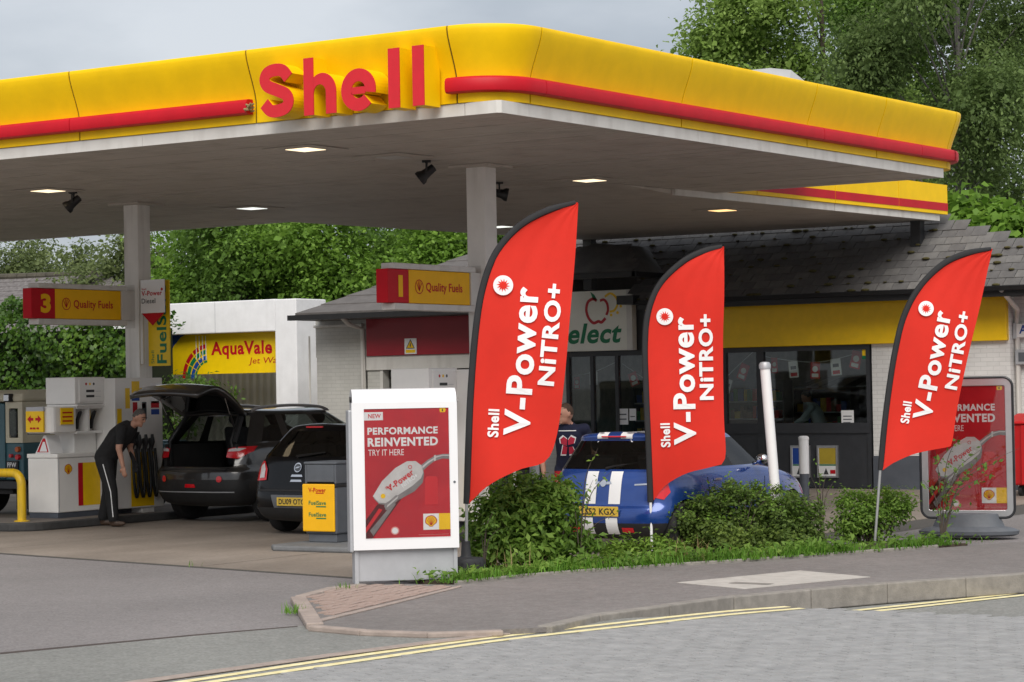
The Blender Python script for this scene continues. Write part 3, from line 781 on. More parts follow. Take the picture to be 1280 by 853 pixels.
# notices stuck inside the glass
def notice(name, label, cat, x0, y0, x1, y1, Y, m, lines=None, group=None):
    a, b = OY(x0, y1, Y), OY(x1, y0, Y)
    o = box(name, a.x, b.x, Y - .004, Y + .004, a.z, b.z, m)
    tag(o, label, cat, group)
    if lines:
        f = frame((a.x, Y - .005, a.z), (1, 0, 0)); W, H = b.x - a.x, b.z - a.z
        for (u, v, uw, vh, mm) in lines: flat(o, f, rect(u * W, v * H, uw * W, vh * H), mm, .001)
    return o
notice('notice', 'small white notice at the right end of the shop window', 'notice', 1052, 513, 1067, 533, YS + .008, m_white, [(.15, .2, .6, .06, m_grey), (.15, .4, .7, .06, m_grey), (.15, .6, .7, .06, m_grey)])
notice('notice', 'white notice on the shop door, left of a pair', 'notice', 773, 511, 785, 531, YS + .008, m_white, [(.15, .3, .7, .08, m_grey), (.15, .6, .7, .08, m_grey)])
notice('notice', 'white notice on the shop door, right of a pair', 'notice', 787, 511, 795, 526, YS + .008, m_white, [(.15, .3, .7, .08, m_grey)])
notice('sticker', 'small yellow and green sticker at the top right of the shop window', 'sticker', 1078, 437, 1085, 449, YS + .008, m_yel2, [(0, 0, 1, .35, m_green)])
# bunting
bt = [(742, 473, 0, 12, 18), (792, 474, 1, 13, 18), (929, 465, 1, 13, 21), (909, 483, 0, 11, 19), (968, 457, 1, 9, 20), (992, 462, 0, 13, 21), (1019, 463, 1, 13, 21), (1045, 459, 0, 14, 21), (1070, 450, 1, 14, 22), (721, 479, 1, 9, 16)]
words = ('pale bunting flag', 'red bunting flag')
where = ['in the shop door, left of a pair', 'in the shop door beside the middle feather flag', 'tilted, just right of the middle feather flag', 'tilted, touching the right edge of the middle feather flag', 'behind the top of the white post', 'just right of the white post top', 'in the middle of the shop window', 'second from the right end of the shop window', 'tilted, at the right end of the shop window', 'half hidden behind the largest feather flag']
for k, (px, py, red_, w_, h_) in enumerate(bt):
    c = OY(px, py, YS + .25); s = 41 / F
    t = thing('bunting_flag', words[red_] + ' hung ' + where[k], 'bunting', tuple(c), 0, 'bunting flags inside the shop window')
    tilt = {1: -.35, 2: .4, 3: .3, 8: .25}.get(k, random.uniform(-.08, .08))
    W, H = w_ * s, h_ * s
    m = m_red if red_ else m_white
    o = MB().box(-W / 2, W / 2, -.002, .002, -H / 2, H / 2).xf(Mat.Rotation(tilt, 4, 'Y')).build('cloth', m, t)
    f = frame((0, -.003, 0), (math.cos(tilt), 0, -math.sin(tilt)), (math.sin(tilt), 0, math.cos(tilt)))
    flat(o, f, circ(0, .02, W * .3, 14) if red_ else rect(-W * .3, 0, W * .6, H * .2), m_white if red_ else m_shop_grey, .001)
    flat(o, f, rect(-W * .35, -H * .42, W * .7, H * .22), m_white if red_ else m_red, .001)
cd = thing('bunting_string', 'thin white bunting string hung across the shop window and door', 'string')
for k, pts in enumerate((((905, 475), (925, 455), (945, 437)), ((950, 445), (990, 451), (1030, 452), (1085, 438)), ((712, 472), (745, 464), (772, 452)), ((778, 455), (800, 470), (815, 480)))):
    MB().tube(spline([OY(x, y, YS + .26) for x, y in pts], 6), .007, 5).build('string_length', m_white, cd)
# wall posters under the window
for px0, px1, top, label in ((990, 1013, m_blue, 'framed blue and white poster on the shop wall beside the white bollard'), (1023, 1048, mat('ochre print', (.45, .33, .03), .5, .1), 'framed ochre and white poster on the shop wall right of the bollard')):
    a, b = OY(px0, 597, YS), OY(px1, 557, YS); W, H = b.x - a.x, b.z - a.z
    t = thing('wall_poster', label, 'poster', (a.x, YS, a.z), 0, 'framed posters on the shop wall')
    f = frame((0, -.035, 0), (1, 0, 0))
    q = MB()
    for r in ((0, W, 0, .03), (0, W, H - .03, H), (0, .03, .03, H - .03), (W - .03, W, .03, H - .03)): q.box(r[0], r[1], -.05, -.001, r[2], r[3])
    q.build('frame', m_alu, t)
    s = box('sheet', .03, W - .03, -.034, -.002, .03, H - .03, m_white, t)
    flat(s, f, rect(.04, H * .42, W - .08, H * .5), top, .002); flat(s, f, rect(.04, H * .37, W - .08, H * .04), m_green, .002)
    flat(s, f, [(W * .3, H * .1), (W * .42, H * .3), (W * .54, H * .1)], m_shop_grey, .002)
    flat(s, f, rect(W * .62, H * .12, W * .25, H * .12), m_red, .002)
# "elect" sign with apple emblem
sb = thing('shop_sign', 'cream shop sign with apple emblem and green lettering over the door', 'sign', (0, 0, 0))
SY = YS - .14
a, b = OY(672, 441, SY), OY(783, 362, SY)
box('sign_box', a.x, b.x, SY, YS + .0, a.z, b.z, m_sign, sb, bevel=.008)
box('sign_edge', b.x + .003, b.x + .12, SY - .02, YS, a.z, b.z, m_whited, sb)
f = frame((0, SY, 0), (1, 0, 0))
pS = lambda x, y: (OY(x, y, SY).x, OY(x, y, SY).z)
s0, s1 = pS(696, 431), pS(777, 403)
text(sb, f, 'select', s0[0], s0[1], s1[0] - s0[0], s1[1] - s0[1], m_green, .028, .003, shear=.22)
def curve_px(pts, n=8): return [tuple(p)[:2] for p in spline([Vec((*pS(x, y), 0)) for x, y in pts], n)]
strokes(sb, f, [curve_px([(746, 376), (741, 374), (735, 378), (733, 388), (736, 398), (742, 404), (748, 402), (752, 403), (757, 398)])], .055, mat('apple red', (.45, .01, .02), .5, .05), .003, 'apple_outline')
strokes(sb, f, [curve_px([(750, 376), (755, 375), (759, 380), (760, 388), (758, 394)])], .05, MATS['apple red'], .003, 'apple_outline')
flat(sb, f, [pS(*q) for q in ((738, 365), (743, 369), (747, 376), (741, 374))], m_green, .003, 'apple_leaf')
strokes(sb, f, [curve_px([(756, 371), (763, 367), (770, 372), (772, 380), (768, 388), (762, 390)])], .045, m_yel2, .002, 'sun_outline')
for x, y in ((776, 374), (776, 383), (772, 391), (764, 394)): flat(sb, f, circ(*pS(x, y), .03, 8), m_yel2, .002, 'sun_ray')
# roof: front slope, right hip
EY, EZ, TP_ = 16.75, 3.45, .8
def on_roof(x, y):
    d = ray(x, y); t = (EZ + TP_ * (CAM.y - EY) - CAM.z) / (d.z - TP_ * d.y); return CAM + d * t
S1, S2 = on_roof(1280, 302), on_roof(1176, 270)
e1 = S1 + (S1 - S2) * 2.2
e1 = Vec((e1.x + 1.2, EY, EZ))
top = S2 + (S2 - S1).normalized() * 3
top = Vec((S2.x - 2.6, EY + (6.2 - EZ) / TP_, 6.2))
NY = 17.75
E0 = Vec((-8.2, EY, EZ)); N1 = Vec((-8.2, NY, EZ + TP_ * (NY - EY))); N2 = Vec((-11, NY, N1.z)); T0 = Vec((-11, top.y, 6.2))
mid = S1.lerp(Vec((e1.x, EY, EZ)), .55) + Vec((0, 0, .05))
hip = [e1, Vec((mid.x, mid.y, EZ + TP_ * (mid.y - EY))), S1, S2, top]
roofp = [E0] + hip + [T0, N2, N1]
dn = Vec((0, 0, -.07)); rb = MB()
rb.add([tuple(p + dn) for p in roofp], [tuple(range(9))])
for p_, q_ in zip(hip, hip[1:] + [Vec((top.x, 27.3, 3.4))]):
    rb.add([tuple(p_ + dn), tuple(q_ + dn), (q_.x, q_.y, 3.3), (p_.x, p_.y, 3.3)], [(0, 1, 2, 3)])
rb.add([tuple(top + dn), tuple(T0 + dn), (-11, 27.3, 3.33), (top.x, 27.3, 3.33), (-11, NY, N2.z - .07), (-11, NY, 3.3)], [(0, 1, 2, 3), (1, 4, 5, 2)])
roof = rb.build('roof', m_tile, shop)
nrm = Vec((0, -TP_, 1)).normalized(); sl_ = Vec((0, 1, TP_)).normalized(); tilt = math.atan(TP_)
poly2 = [(p.x, p.y) for p in roofp]
tiles = []
for r in range(0, 22):
    yb = EY + r * .165
    x = -11 + (r % 2) * .14
    while x < e1.x:
        if inside((x + .14, yb + .1), poly2) or (r == 0 and x > -8.3): tiles.append((x + .14, yb, r))
        x += .285
tiles.sort(key=lambda q: (Vec((q[0], q[1], 4)) - CAM).length)
tm = {}
for k, m in enumerate((m_tile, m_tile2)):
    bb = MB(); bb.box(-.138, .138, 0, .30, 0, .014); bb.box(-.138, .138, 0, .012, -.004, .0)
    me = bpy.data.meshes.new('roof_tile'); me.from_pydata(bb.v[:8], [], bb.f[:6]); me.materials.append(m); tm[k] = me
rest = MB(); cnt = 0
for x, y, r in tiles:
    ll = Vec((x, y, EZ + TP_ * (y - EY))) + nrm * (.0 + random.uniform(0, .008)) - Vec((0, 0, .03))
    M_ = Mat.Translation(ll) @ Mat.Rotation(tilt - .045 + random.uniform(-.015, .02), 4, 'X') @ Mat.Rotation(random.uniform(-.02, .02), 4, 'Z')
    if cnt < 300 and x > -9.6:
        o = link('roof_tile', tm[0 if random.random() < .75 else 1], roof); o.matrix_local = M_; cnt += 1
    else:
        s = len(rest.v); rest.box(-.138, .138, 0, .30, 0, .014); rest.xf(M_, s)
tag(rest.build('roof_tile', m_tile, roof), kind='stuff')
mo = MB()
for _ in range(260):
    x, y, r = random.choice(tiles); c = Vec((x + random.uniform(-.14, .14), y - .01, EZ + TP_ * (y - EY) - .02)) + nrm * .02
    s = random.uniform(.02, .06); mo.ell(c, (s * 1.4, s, s * .5), 7, 5)
tag(mo.build('moss', m_moss, roof, smooth='all'), kind='stuff')
gb = MB(); gp2 = [(0, 0), (.02, -.07), (.09, -.075), (.11, 0), (.1, .005), (.015, .005)]
gb.prism([(EY - .1 + p[0], EZ - .03 + p[1]) for p in gp2], -8.05, e1.x, 'x'); gb.build('gutter', m_black, shop)
box('soffit', -8.0, e1.x, EY + .02, YS + .2, EZ - .18, EZ - .16, m_black, shop)
box('fascia_board', -8.0, e1.x, EY + .0, EY + .018, EZ - .20, EZ - .085, m_black, shop)
# porch roof over the sign
q0, q1 = OY(690, 352, 16.35), OY(795, 347, 16.35); pz = 3.93
pr = MB(); xa, xb = q0.x - .5, q1.x
pr.add([(xa, 16.3, pz), (xb, 16.3, pz), (xb, 18.2, pz), (xa, 18.2, pz), (xa + .9, 17.2, pz + .62), (xb - .75, 17.2, pz + .55), (xb - .7, 18.4, pz + .55), (xa + .9, 18.4, pz + .62)],
       [(0, 1, 5, 4), (1, 2, 6, 5), (3, 0, 4, 7), (4, 5, 6, 7), (3, 2, 1, 0), (2, 3, 7, 6)])
pr.build('porch_roof', m_tile, shop)
for k in range(5):
    z = pz + .02 + k * .1; t = k * .1 / .6
    MB().prism([(16.3 + t * .92, z), (16.3 + t * .92 + .19, z + .125), (16.3 + t * .92 + .19, z + .14), (16.3 + t * .92, z + .018)], xa + .9 * t, xb - .75 * t, 'x').build('slate_course', m_tile, shop)
box('porch_gutter', xa, xb + .06, 16.2, 16.31, pz - .09, pz + .005, m_black, shop); box('porch_gutter', xb, xb + .08, 16.2, 17.6, pz - .09, pz, m_black, shop)
# end of main gutter returning at the porch
box('gutter_end', -8.35, -8.0, 16.6, 17.4, 3.36, 3.52, m_black, shop)
# right end: downpipe, small boxes
MB().tube([(-1.05, EY + .0, 3.36), (-1.05, YS - .02, 3.05), (-1.13, YS + .17, 2.9), (-1.13, YS + .17, .05)], .045, 10).build('downpipe', m_whited, shop, smooth=True)
a, b = OY(1270, 422, YS + .1), OY(1310, 404, YS + .1)
wsg = thing('wall_sign', 'small white sign box with dark lettering high on the right wall', 'sign')
box('sign_box', a.x, b.x, YS + .12, YS + .25, a.z, b.z, m_white, wsg); box('sign_side', a.x - .05, a.x - .002, YS + .1, YS + .25, a.z - .02, b.z + .02, m_lgrey, wsg)
f = frame((0, YS + .12, 0), (1, 0, 0)); text(wsg, f, 'Air', a.x + .05, a.z + .06, .28, .15, m_blue, .02, .003)
a, b = OY(1269, 456, YS + .1), OY(1279, 437, YS + .1)
bxw = thing('wall_box', 'small grey box mounted on the right wall below the white sign', 'box')
box('case', a.x, b.x + .12, YS + .1, YS + .25, a.z, b.z, m_lgrey, bxw, bevel=.01); box('panel', a.x + .06, b.x + .08, YS + .095, YS + .105, a.z + .05, b.z - .05, m_grey, bxw)

# ------------------------------------------------------------------ workshop wing
gar = thing('workshop_building', 'white workshop with dark red band above its roller door', 'building')
m_band = mat('dark red band', (.30, .006, .016), .4, .08, 1.5)
box('red_band', -14.62, -10.4, YS - .08, YS + .05, 2.56, 3.37, m_band, gar, bevel=.006)
box('lintel', -14.66, -10.4, YS - .04, YS + .25, 2.28, 2.555, m_whited, gar)
box('wall', -14.66, -14.34, YS, YS + .3, 0, 2.28, m_brickg, gar); box('wall', -10.5, -10.0, YS, YS + .3, 0, 3.4, m_brickg, gar)
box('wall', -16.0, -10.2, YS + .06, YS + .28, 2.56, 3.4, m_brickg, gar)
box('jamb', -14.34, -14.27, YS - .02, YS + .25, 0, 2.27, m_whited, gar)
dr = box('roller_door', -14.27, -10.5, YS + .2, YS + .24, 0, 2.27, m_dark, gar)
m_slat = mat('roller slat', (.045, .042, .036), .5, .2, 4)
for k in range(15): box('slat', -14.26, -10.51, YS + .17, YS + .199, .01 + k * .15, .148 + k * .15, m_slat, dr, bevel=.02, seg=1)
MB().tube([(-14.75, 16.75, 3.36), (-14.75, 17.0, 3.2), (-14.72, YS - .06, 3.1), (-14.72, YS - .06, .05)], .05, 10).build('downpipe', m_whited, gar, smooth=True)
ga, gb_ = OY(399, 392, 16.8), OY(478, 362, 18.2)
GR = [(-15.9, 16.75, 3.42), (-10.2, 16.75, 3.42), (-10.2, 20.6, 5.0), (-13.0, 20.6, 5.0), (-15.9, 24.0, 3.42), (-10.2, 24, 3.42)]
rr = MB().add(GR + [(x, y, z - .12) for x, y, z in GR], [(0, 1, 2, 3), (0, 3, 4), (3, 2, 5, 4), (1, 5, 2), (0, 6, 7, 1), (4, 10, 6, 0), (6, 10, 11, 7), (1, 7, 11, 5), (4, 5, 11, 10)]).build('roof', mat('grey roof felt', (.11, .10, .095), .8, .15, 5, bump=.3), gar)
for k in range(9):
    t0, t1 = k / 9, (k + 1) / 9 + .01
    y0, y1, z0, z1 = 16.75 + 3.85 * t0, 16.75 + 3.85 * t1, 3.42 + 1.58 * t0, 3.42 + 1.58 * t1
    MB().add([(-15.9 + 2.9 * t0, y0, z0 + .03), (-10.2, y0, z0 + .03), (-10.2, y1, z1 + .012), (-15.9 + 2.9 * t1, y1, z1 + .012), (-15.9 + 2.9 * t0, y0, z0 + .005), (-10.2, y0, z0 + .005)], [(0, 1, 2, 3), (4, 5, 1, 0)]).build('felt_course', MATS['grey roof felt'], rr)
box('gutter', -16.0, -10.3, 16.62, 16.745, 3.30, 3.405, m_black, gar)
ws = thing('warning_sign', 'small white and yellow triangle warning sign on the dark red band', 'sign')
a, b = OY(506, 443, YS - .09), OY(520.5, 423, YS - .09); W, H = b.x - a.x, b.z - a.z
box('plate', a.x, b.x, YS - .095, YS - .081, a.z, b.z, m_white, ws)
f = frame((a.x, YS - .095, a.z), (1, 0, 0))
flat(ws, f, [(.12 * W, .35 * H), (.88 * W, .35 * H), (.5 * W, .95 * H)], m_shop_grey, .002, 'triangle'); flat(ws, f, [(.22 * W, .4 * H), (.78 * W, .4 * H), (.5 * W, .85 * H)], m_yel2, .003, 'triangle')
flat(ws, f, rect(.46 * W, .47 * H, .08 * W, .22 * H), m_shop_grey, .004); flat(ws, f, rect(.1 * W, .08 * H, .8 * W, .2 * H), m_yel2, .002)
wl = thing('brick_wall', 'tall cream painted brick wall between the white portal and the workshop', 'wall')
box('wall_face', -15.95, -14.8, YS + .02, YS + .3, 0, 3.16, m_brickg, wl); box('wall_return', -15.95, -15.7, YS + .301, 24, 0, 3.16, m_brickg, wl)
box('coping', -16.0, -14.78, YS - .02, YS + .34, 3.161, 3.22, m_whited, wl, bevel=.01)
MB().tube([(-16.08, YS - .05, .1), (-16.08, YS - .05, 3.0)], .02, 6).build('wall_pipe', m_whited, wl)

# ------------------------------------------------------------------ jet wash portal and banner
m_port = streaked('portal white', (.78, .78, .79), (.50, .49, .47), .4, .25, 4, .4)
po = thing('wash_portal', 'white box portal framing the yellow jet wash banner', 'portal')
PY = 19.0
x0, x1 = OY(343, 373, PY).x, OY(370, 373, PY).x
box('portal_column', x0, x1 - .004, PY, PY + 1.05, 0, 3.86, m_port, po, bevel=.02)
box('portal_beam', -23.5, x0 - .004, PY + .02, PY + 1.0, 3.18, 3.87, m_port, po, bevel=.02)
box('portal_column', -24.1, -23.504, PY, PY + 1.05, 0, 3.86, m_port, po, bevel=.02)
for x in (-19.9, -21.6): box('panel_seam', x - .004, x + .004, PY + .015, PY + .021, 3.2, 3.86, m_lgrey, po)
bn = thing('jet_wash_banner', 'yellow jet wash banner with red lettering and rainbow arc', 'banner')
BY = PY + .3
a, b = OY(208, 469, BY), OY(345, 412, BY); a.x -= .4
box('banner_sheet', a.x, b.x + .5, BY, BY + .02, a.z, b.z + .1, mat('banner yellow', (.86, .58, .0), .45, .04), bn)
pB = lambda x, y: (OY(x, y, BY).x, OY(x, y, BY).z)
f = frame((0, BY, 0), (1, 0, 0))
q0, q1 = pB(264, 446), pB(340, 425); text(bn, f, 'AquaVale', q0[0], q0[1] - .06, q1[0] - q0[0], q1[1] - q0[1] + .06, m_red, .03, .004)
q0, q1 = pB(311, 456), pB(357, 446); text(bn, f, 'Jet Wash', q0[0], q0[1] - .02, q1[0] - q0[0], q1[1] - q0[1] + .02, m_red, .0, .004, shear=.15)
flat(bn, f, [pB(*q) for q in ((208, 416), (238, 415), (226, 422), (217, 433), (212, 446), (208, 446))], m_blue, .003)
cx, cy = pB(262, 474); sc = 45 / F
for r0, r1, m in ((44, 50, m_red), (36, 42, m_green), (28, 34, m_blue), (24, 27, m_green)):
    for a0, a1 in ((98, 112), (115, 128), (131, 150), (152, 178)):
        flat(bn, f, ringpoly(cx, cy, r0 * sc, r1 * sc, a0, a1, 8), m, .004, 'rainbow_band')
for k in range(4): strokes(bn, f, [[pB(245 + 4 * k, 420), pB(246 + 4 * k, 450)]], .02, m_white, .006)
# corrugated fence behind it
cf = thing('corrugated_fence', 'cream corrugated sheet fence behind the jet wash banner', 'fence')
m_cor = mat('cream corrugated sheet', (.52, .50, .44), .5, .08, 2)
FY = 20.6
for s in range(4):
    xs0 = -22.9 + s * 1.9; pts = []
    for k in range(39):
        x = xs0 + k * .05; pts.append((x, FY + (.0 if k % 4 < 2 else .03)))
    pts2 = pts + [(x, y + .012) for x, y in pts[::-1]]
    MB().prism(pts2, .02, 2.7).build('corrugated_sheet', m_cor, cf)
# bungalow roof far behind on the left
hs_ = thing('bungalow', 'bungalow with grey tiled hipped roof behind the hedge', 'house')
m_rt = mat('weathered roof tile', (.10, .09, .088), .9, .2, 9, bump=.5, bscale=20, col2=(.19, .175, .17))
R0, R1, R2 = OY(-140, 336, 37), OY(122, 343, 37), OY(245, 378, 33)
eZ = 3.2
HV = [(-75, 33, eZ), (R2.x + 1.8, 33, eZ), (R2.x + 1.8, 41, eZ), (-75, 41, eZ), (-75, 37, R0.z), (R1.x, 37, R1.z)]
hr = MB().add(HV, [(0, 1, 5, 4), (1, 2, 5), (2, 3, 4, 5), (3, 0, 4), (3, 2, 1, 0)]).build('roof', m_rt, hs_)
box('wall', -74, R2.x + 1.2, 33.6, 40.4, 0, eZ - .01, m_brickw, hs_)
rg = MB()
for k in range(60):
    x = R1.x - k * .45; z = R1.z + (R0.z - R1.z) * (R1.x - x) / (R1.x + 75)
    rg.tube([(x, 37, z), (x - .43, 37, z + .01)], .12, 8)
rg.build('ridge_tile', mat('mossy ridge', (.07, .062, .045), .9, .3, 4), hr)
for r in range(16):
    t0 = r / 16; y0 = 33 + 4 * t0; 
    xr = R2.x + 1.8 + (R1.x - R2.x - 1.8) * t0; z0 = eZ + (R1.z - eZ) * t0
    MB().add([(-60, y0 - .02, z0 + .055), (xr, y0 - .02, z0 + .055), (xr - .3, y0 + .27, z0 + .055 + (R1.z - eZ) / 16), (-60, y0 + .27, z0 + .055 + (R1.z - eZ) / 16), (-60, y0 - .02, z0 + .0), (xr, y0 - .02, z0)], [(0, 1, 2, 3), (4, 5, 1, 0)]).build('tile_course', m_rt, hr)
# ================================================================== forecourt furniture
m_isl = mat('island kerb', (.05, .05, .05), .8, .2, 6, bump=.3)
m_islt = mat('island top', (.16, .14, .125), .85, .2, 4, bump=.3)
def island(x0, x1, y0, y1, label):
    t = thing('pump_island', label, 'kerb island', (0, 0, 0))
    r = .45; pts = []
    for cx, cy, a in ((x1 - r, y1 - r, 0), (x0 + r, y1 - r, 90), (x0 + r, y0 + r, 180), (x1 - r, y0 + r, 270)):
        for k in range(7): pts.append((cx + r * math.cos(rad(a + 15 * k)), cy + r * math.sin(rad(a + 15 * k))))
    MB().prism(pts, .009, .125).build('kerb_edge', m_isl, t, bevel=.02)
    MB().prism([(x0 + (p[0] - x0) * .96 + .02 * (x1 - x0), y0 + (p[1] - y0) * .985 + .0075 * (y1 - y0)) for p in pts], .1252, .13).build('island_top', m_islt, t)
island(-11.7, -10.12, 3.35, 8.6, 'dark kerbed island under the pump with the number 3 sign')
island(-4.35, -3.0, 2.75, 8.2, 'dark kerbed island under the pump behind the poster unit')

m_pump = mat('pump white', (.80, .785, .755), .35, .05, 2, coat=.2)
m_skirt = mat('pump skirt', (.07, .08, .10), .5, .1)
def pump(ox, oy, label):
    t = thing('fuel_pump', label, 'fuel pump', (ox, oy, .13), 0, 'fuel pumps')
    X0, X1 = -.29, .29
    box('skirt', X0 + .01, X1 - .01, .01, 2.0, 0, .075, m_skirt, t)
    cab = box('cabinet', X0, X1, 0, .92, .078, .86, m_pump, t, bevel=.012)
    box('cabinet_lid', X0 - .012, X1 + .012, -.012, .93, .862, .925, m_pump, t, bevel=.012)
    f = frame((X1, 0, 0), (0, 1, 0)); fy_ = frame((0, 0, 0), (1, 0, 0))
    flat(cab, f, rect(.42, .16, .10, .62), m_red, .003, 'red_stripe'); flat(cab, f, rect(.52, .16, .36, .62), m_yel2, .003, 'yellow_stripe')
    pecten(cab, f, .22, .69, .075, .003)
    box('cabinet_seam', X1 - .01, X1 + .004, .02, .03, .09, .85, m_lgrey, cab)
    # nozzle housing with rounded end
    b = MB(); pts = []
    for k in range(13):
        a = rad(180 + 180 * k / 12); pts.append((X0 + .02 + (X1 - X0 - .04) / 2 * (1 + math.cos(a)), .0 + .12 * math.sin(a)))
    pts = [(X0 + .02, .42)] + pts + [(X1 - .02, .42)]
    b.prism(pts, 1.22, 1.60); hh = b.build('nozzle_housing', m_pump, t, bevel=.02)
    yp = box('arrow_plate', -.17, .17, -.150, -.122, 1.24, 1.54, m_yel2, t)
    fp = frame((0, -.151, 0), (1, 0, 0))
    for s in (-1, 1): flat(yp, fp, [(s * .02, 1.405), (s * .07, 1.405), (s * .07, 1.365), (s * .14, 1.425), (s * .07, 1.485), (s * .07, 1.445), (s * .02, 1.445)], m_red, .002, 'arrow')
    for q in (-.09, -.03, .04): flat(yp, fp, rect(q, 1.28, .05, .028), m_red, .002)
    box('grey_bar', -.17, .17, -.145, -.11, 1.54, 1.6, m_lgrey, t)
    yl = box('yellow_card', X1 - .005, X1 + .008, .08, .34, 1.34, 1.58, m_yel2, t)
    for k in range(3): flat(yl, f, rect(.11, 1.38 + .06 * k, .2, .022), m_red, .010)
    b = MB(); b.box(X0 + .03, X1 - .02, .425, .98, 1.2, 1.24); b.box(X0 + .03, X1 - .02, .425, .98, 1.56, 1.6); b.box(X0 + .03, X1 - .25, .425, .98, 1.24, 1.56); b.box(X0 + .03, X1 - .02, .66, .70, 1.24, 1.56)
    b.build('nozzle_boot', m_pump, t)
    yl = box('yellow_card', X1 - .20, X1 - .19, .72, .9, 1.38, 1.54, m_yel2, t)
    for k in range(2):
        n = MB(); y = .53 + .3 * k; n.tube([(X1 - .12, y, 1.27), (X1 - .10, y, 1.40), (X1 - .07, y + .02, 1.5), (X1 - .05, y + .02, 1.52)], [.03, .028, .03, .02], 8); n.build('nozzle', m_black, t, smooth=True)
    box('shelf_plate', X0, X1 + .03, .40, 1.0, 1.60, 1.625, m_pump, t)
    # pillar carrying the display head
    box('pillar', X0 + .06, X1 - .14, .5, .95, .925, 1.2, m_pump, t); box('pillar', X0 + .05, X1 - .1, .4, .95, 1.625, 1.66, m_grey, t)
    hd = box('display_head', X0, X1, .38, 1.02, 1.63, 2.02, m_pump, t, bevel=.012)
    box('display_bezel', X1 - .004, X1 + .012, .46, .98, 1.66, 1.985, m_pump, hd, bevel=.004)
    f2 = frame((X1 + .012, 0, 0), (0, 1, 0))
    for k, c in enumerate((m_red, m_yel2, m_shop_grey)): flat(hd, f2, circ(.6 + .08 * k, 1.92, .02, 12), c, .002, 'price_button')
    for k in range(2): flat(hd, f2, rect(.60, 1.80 - .075 * k, .17, .035), m_black, .002, 'display')
    for k in range(2): flat(hd, f2, rect(.79, 1.81 - .075 * k, .12, .006), m_lgrey, .002)
    # leaflet holder
    lf = MB(); lf.prism([(-.14, .927), (.16, .927), (.07, 1.19), (.03, 1.19)], -.0, .26, 'y'); lf.xf(Mat.Translation((0, 0, 0))); lfo = lf.build('leaflet_stand', m_white, t)
    ff = frame((-.14, 0, .927), (1, 0, 0), (0, 0, 1))
    flat(lfo, ff, [(.035, .02), (.265, .02), (.2, .22), (.155, .22)], m_red, .003); flat(lfo, ff, [(.09, .03), (.24, .03), (.195, .17), (.16, .17)], m_white, .005)
    # tall side cabinet with stickers
    tc_ = box('side_cabinet', X0, X1 + .22, .98, 2.02, .078, 2.0, m_pump, t, bevel=.012)
    f3 = frame((X1 + .22, 0, 0), (0, 1, 0))
    for (y, z, w_, h_, m) in ((1.02, 1.0, .1, .55, m_yel2), (1.20, 1.55, .1, .3, m_yel2), (1.34, 1.70, .17, .25, m_yel2), (1.34, 1.66, .17, .05, m_blue), (1.36, 1.38, .10, .26, m_red), (1.56, 1.38, .10, .26, m_shop_grey), (1.56, 1.55, .08, .07, m_red), (1.2, 1.0, .12, .2, m_black), (1.38, 1.0, .12, .2, m_black), (1.75, 1.62, .2, .3, m_white), (1.76, 1.55, .18, .1, m_red), (1.76, 1.45, .18, .08, m_blue), (1.3, .1, .5, .8, m_yel2)):
        flat(tc_, f3, rect(y, z, w_, h_), m, .003, 'sticker')
    for k in range(4):
        y = 1.28 + .14 * k
        MB().tube(spline([(X1 + .24, y, 1.1), (X1 + .30, y - .02, .8), (X1 + .31, y, .4), (X1 + .30, y + .06, .24), (X1 + .29, y + .1, .5), (X1 + .25, y + .1, .95)], 5), .022, 8).build('hose', m_black, t, smooth=True)
        n = MB(); n.tube([(X1 + .25, y, .92), (X1 + .30, y, 1.05), (X1 + .29, y, 1.16)], [.03, .035, .02], 8); n.build('nozzle', m_black, t, smooth=True)
pump(-10.84, 4.42, 'white fuel pump with red arrows plate beside the bending person')
pump(-3.85, 3.35, 'white fuel pump showing only its top above the poster unit')

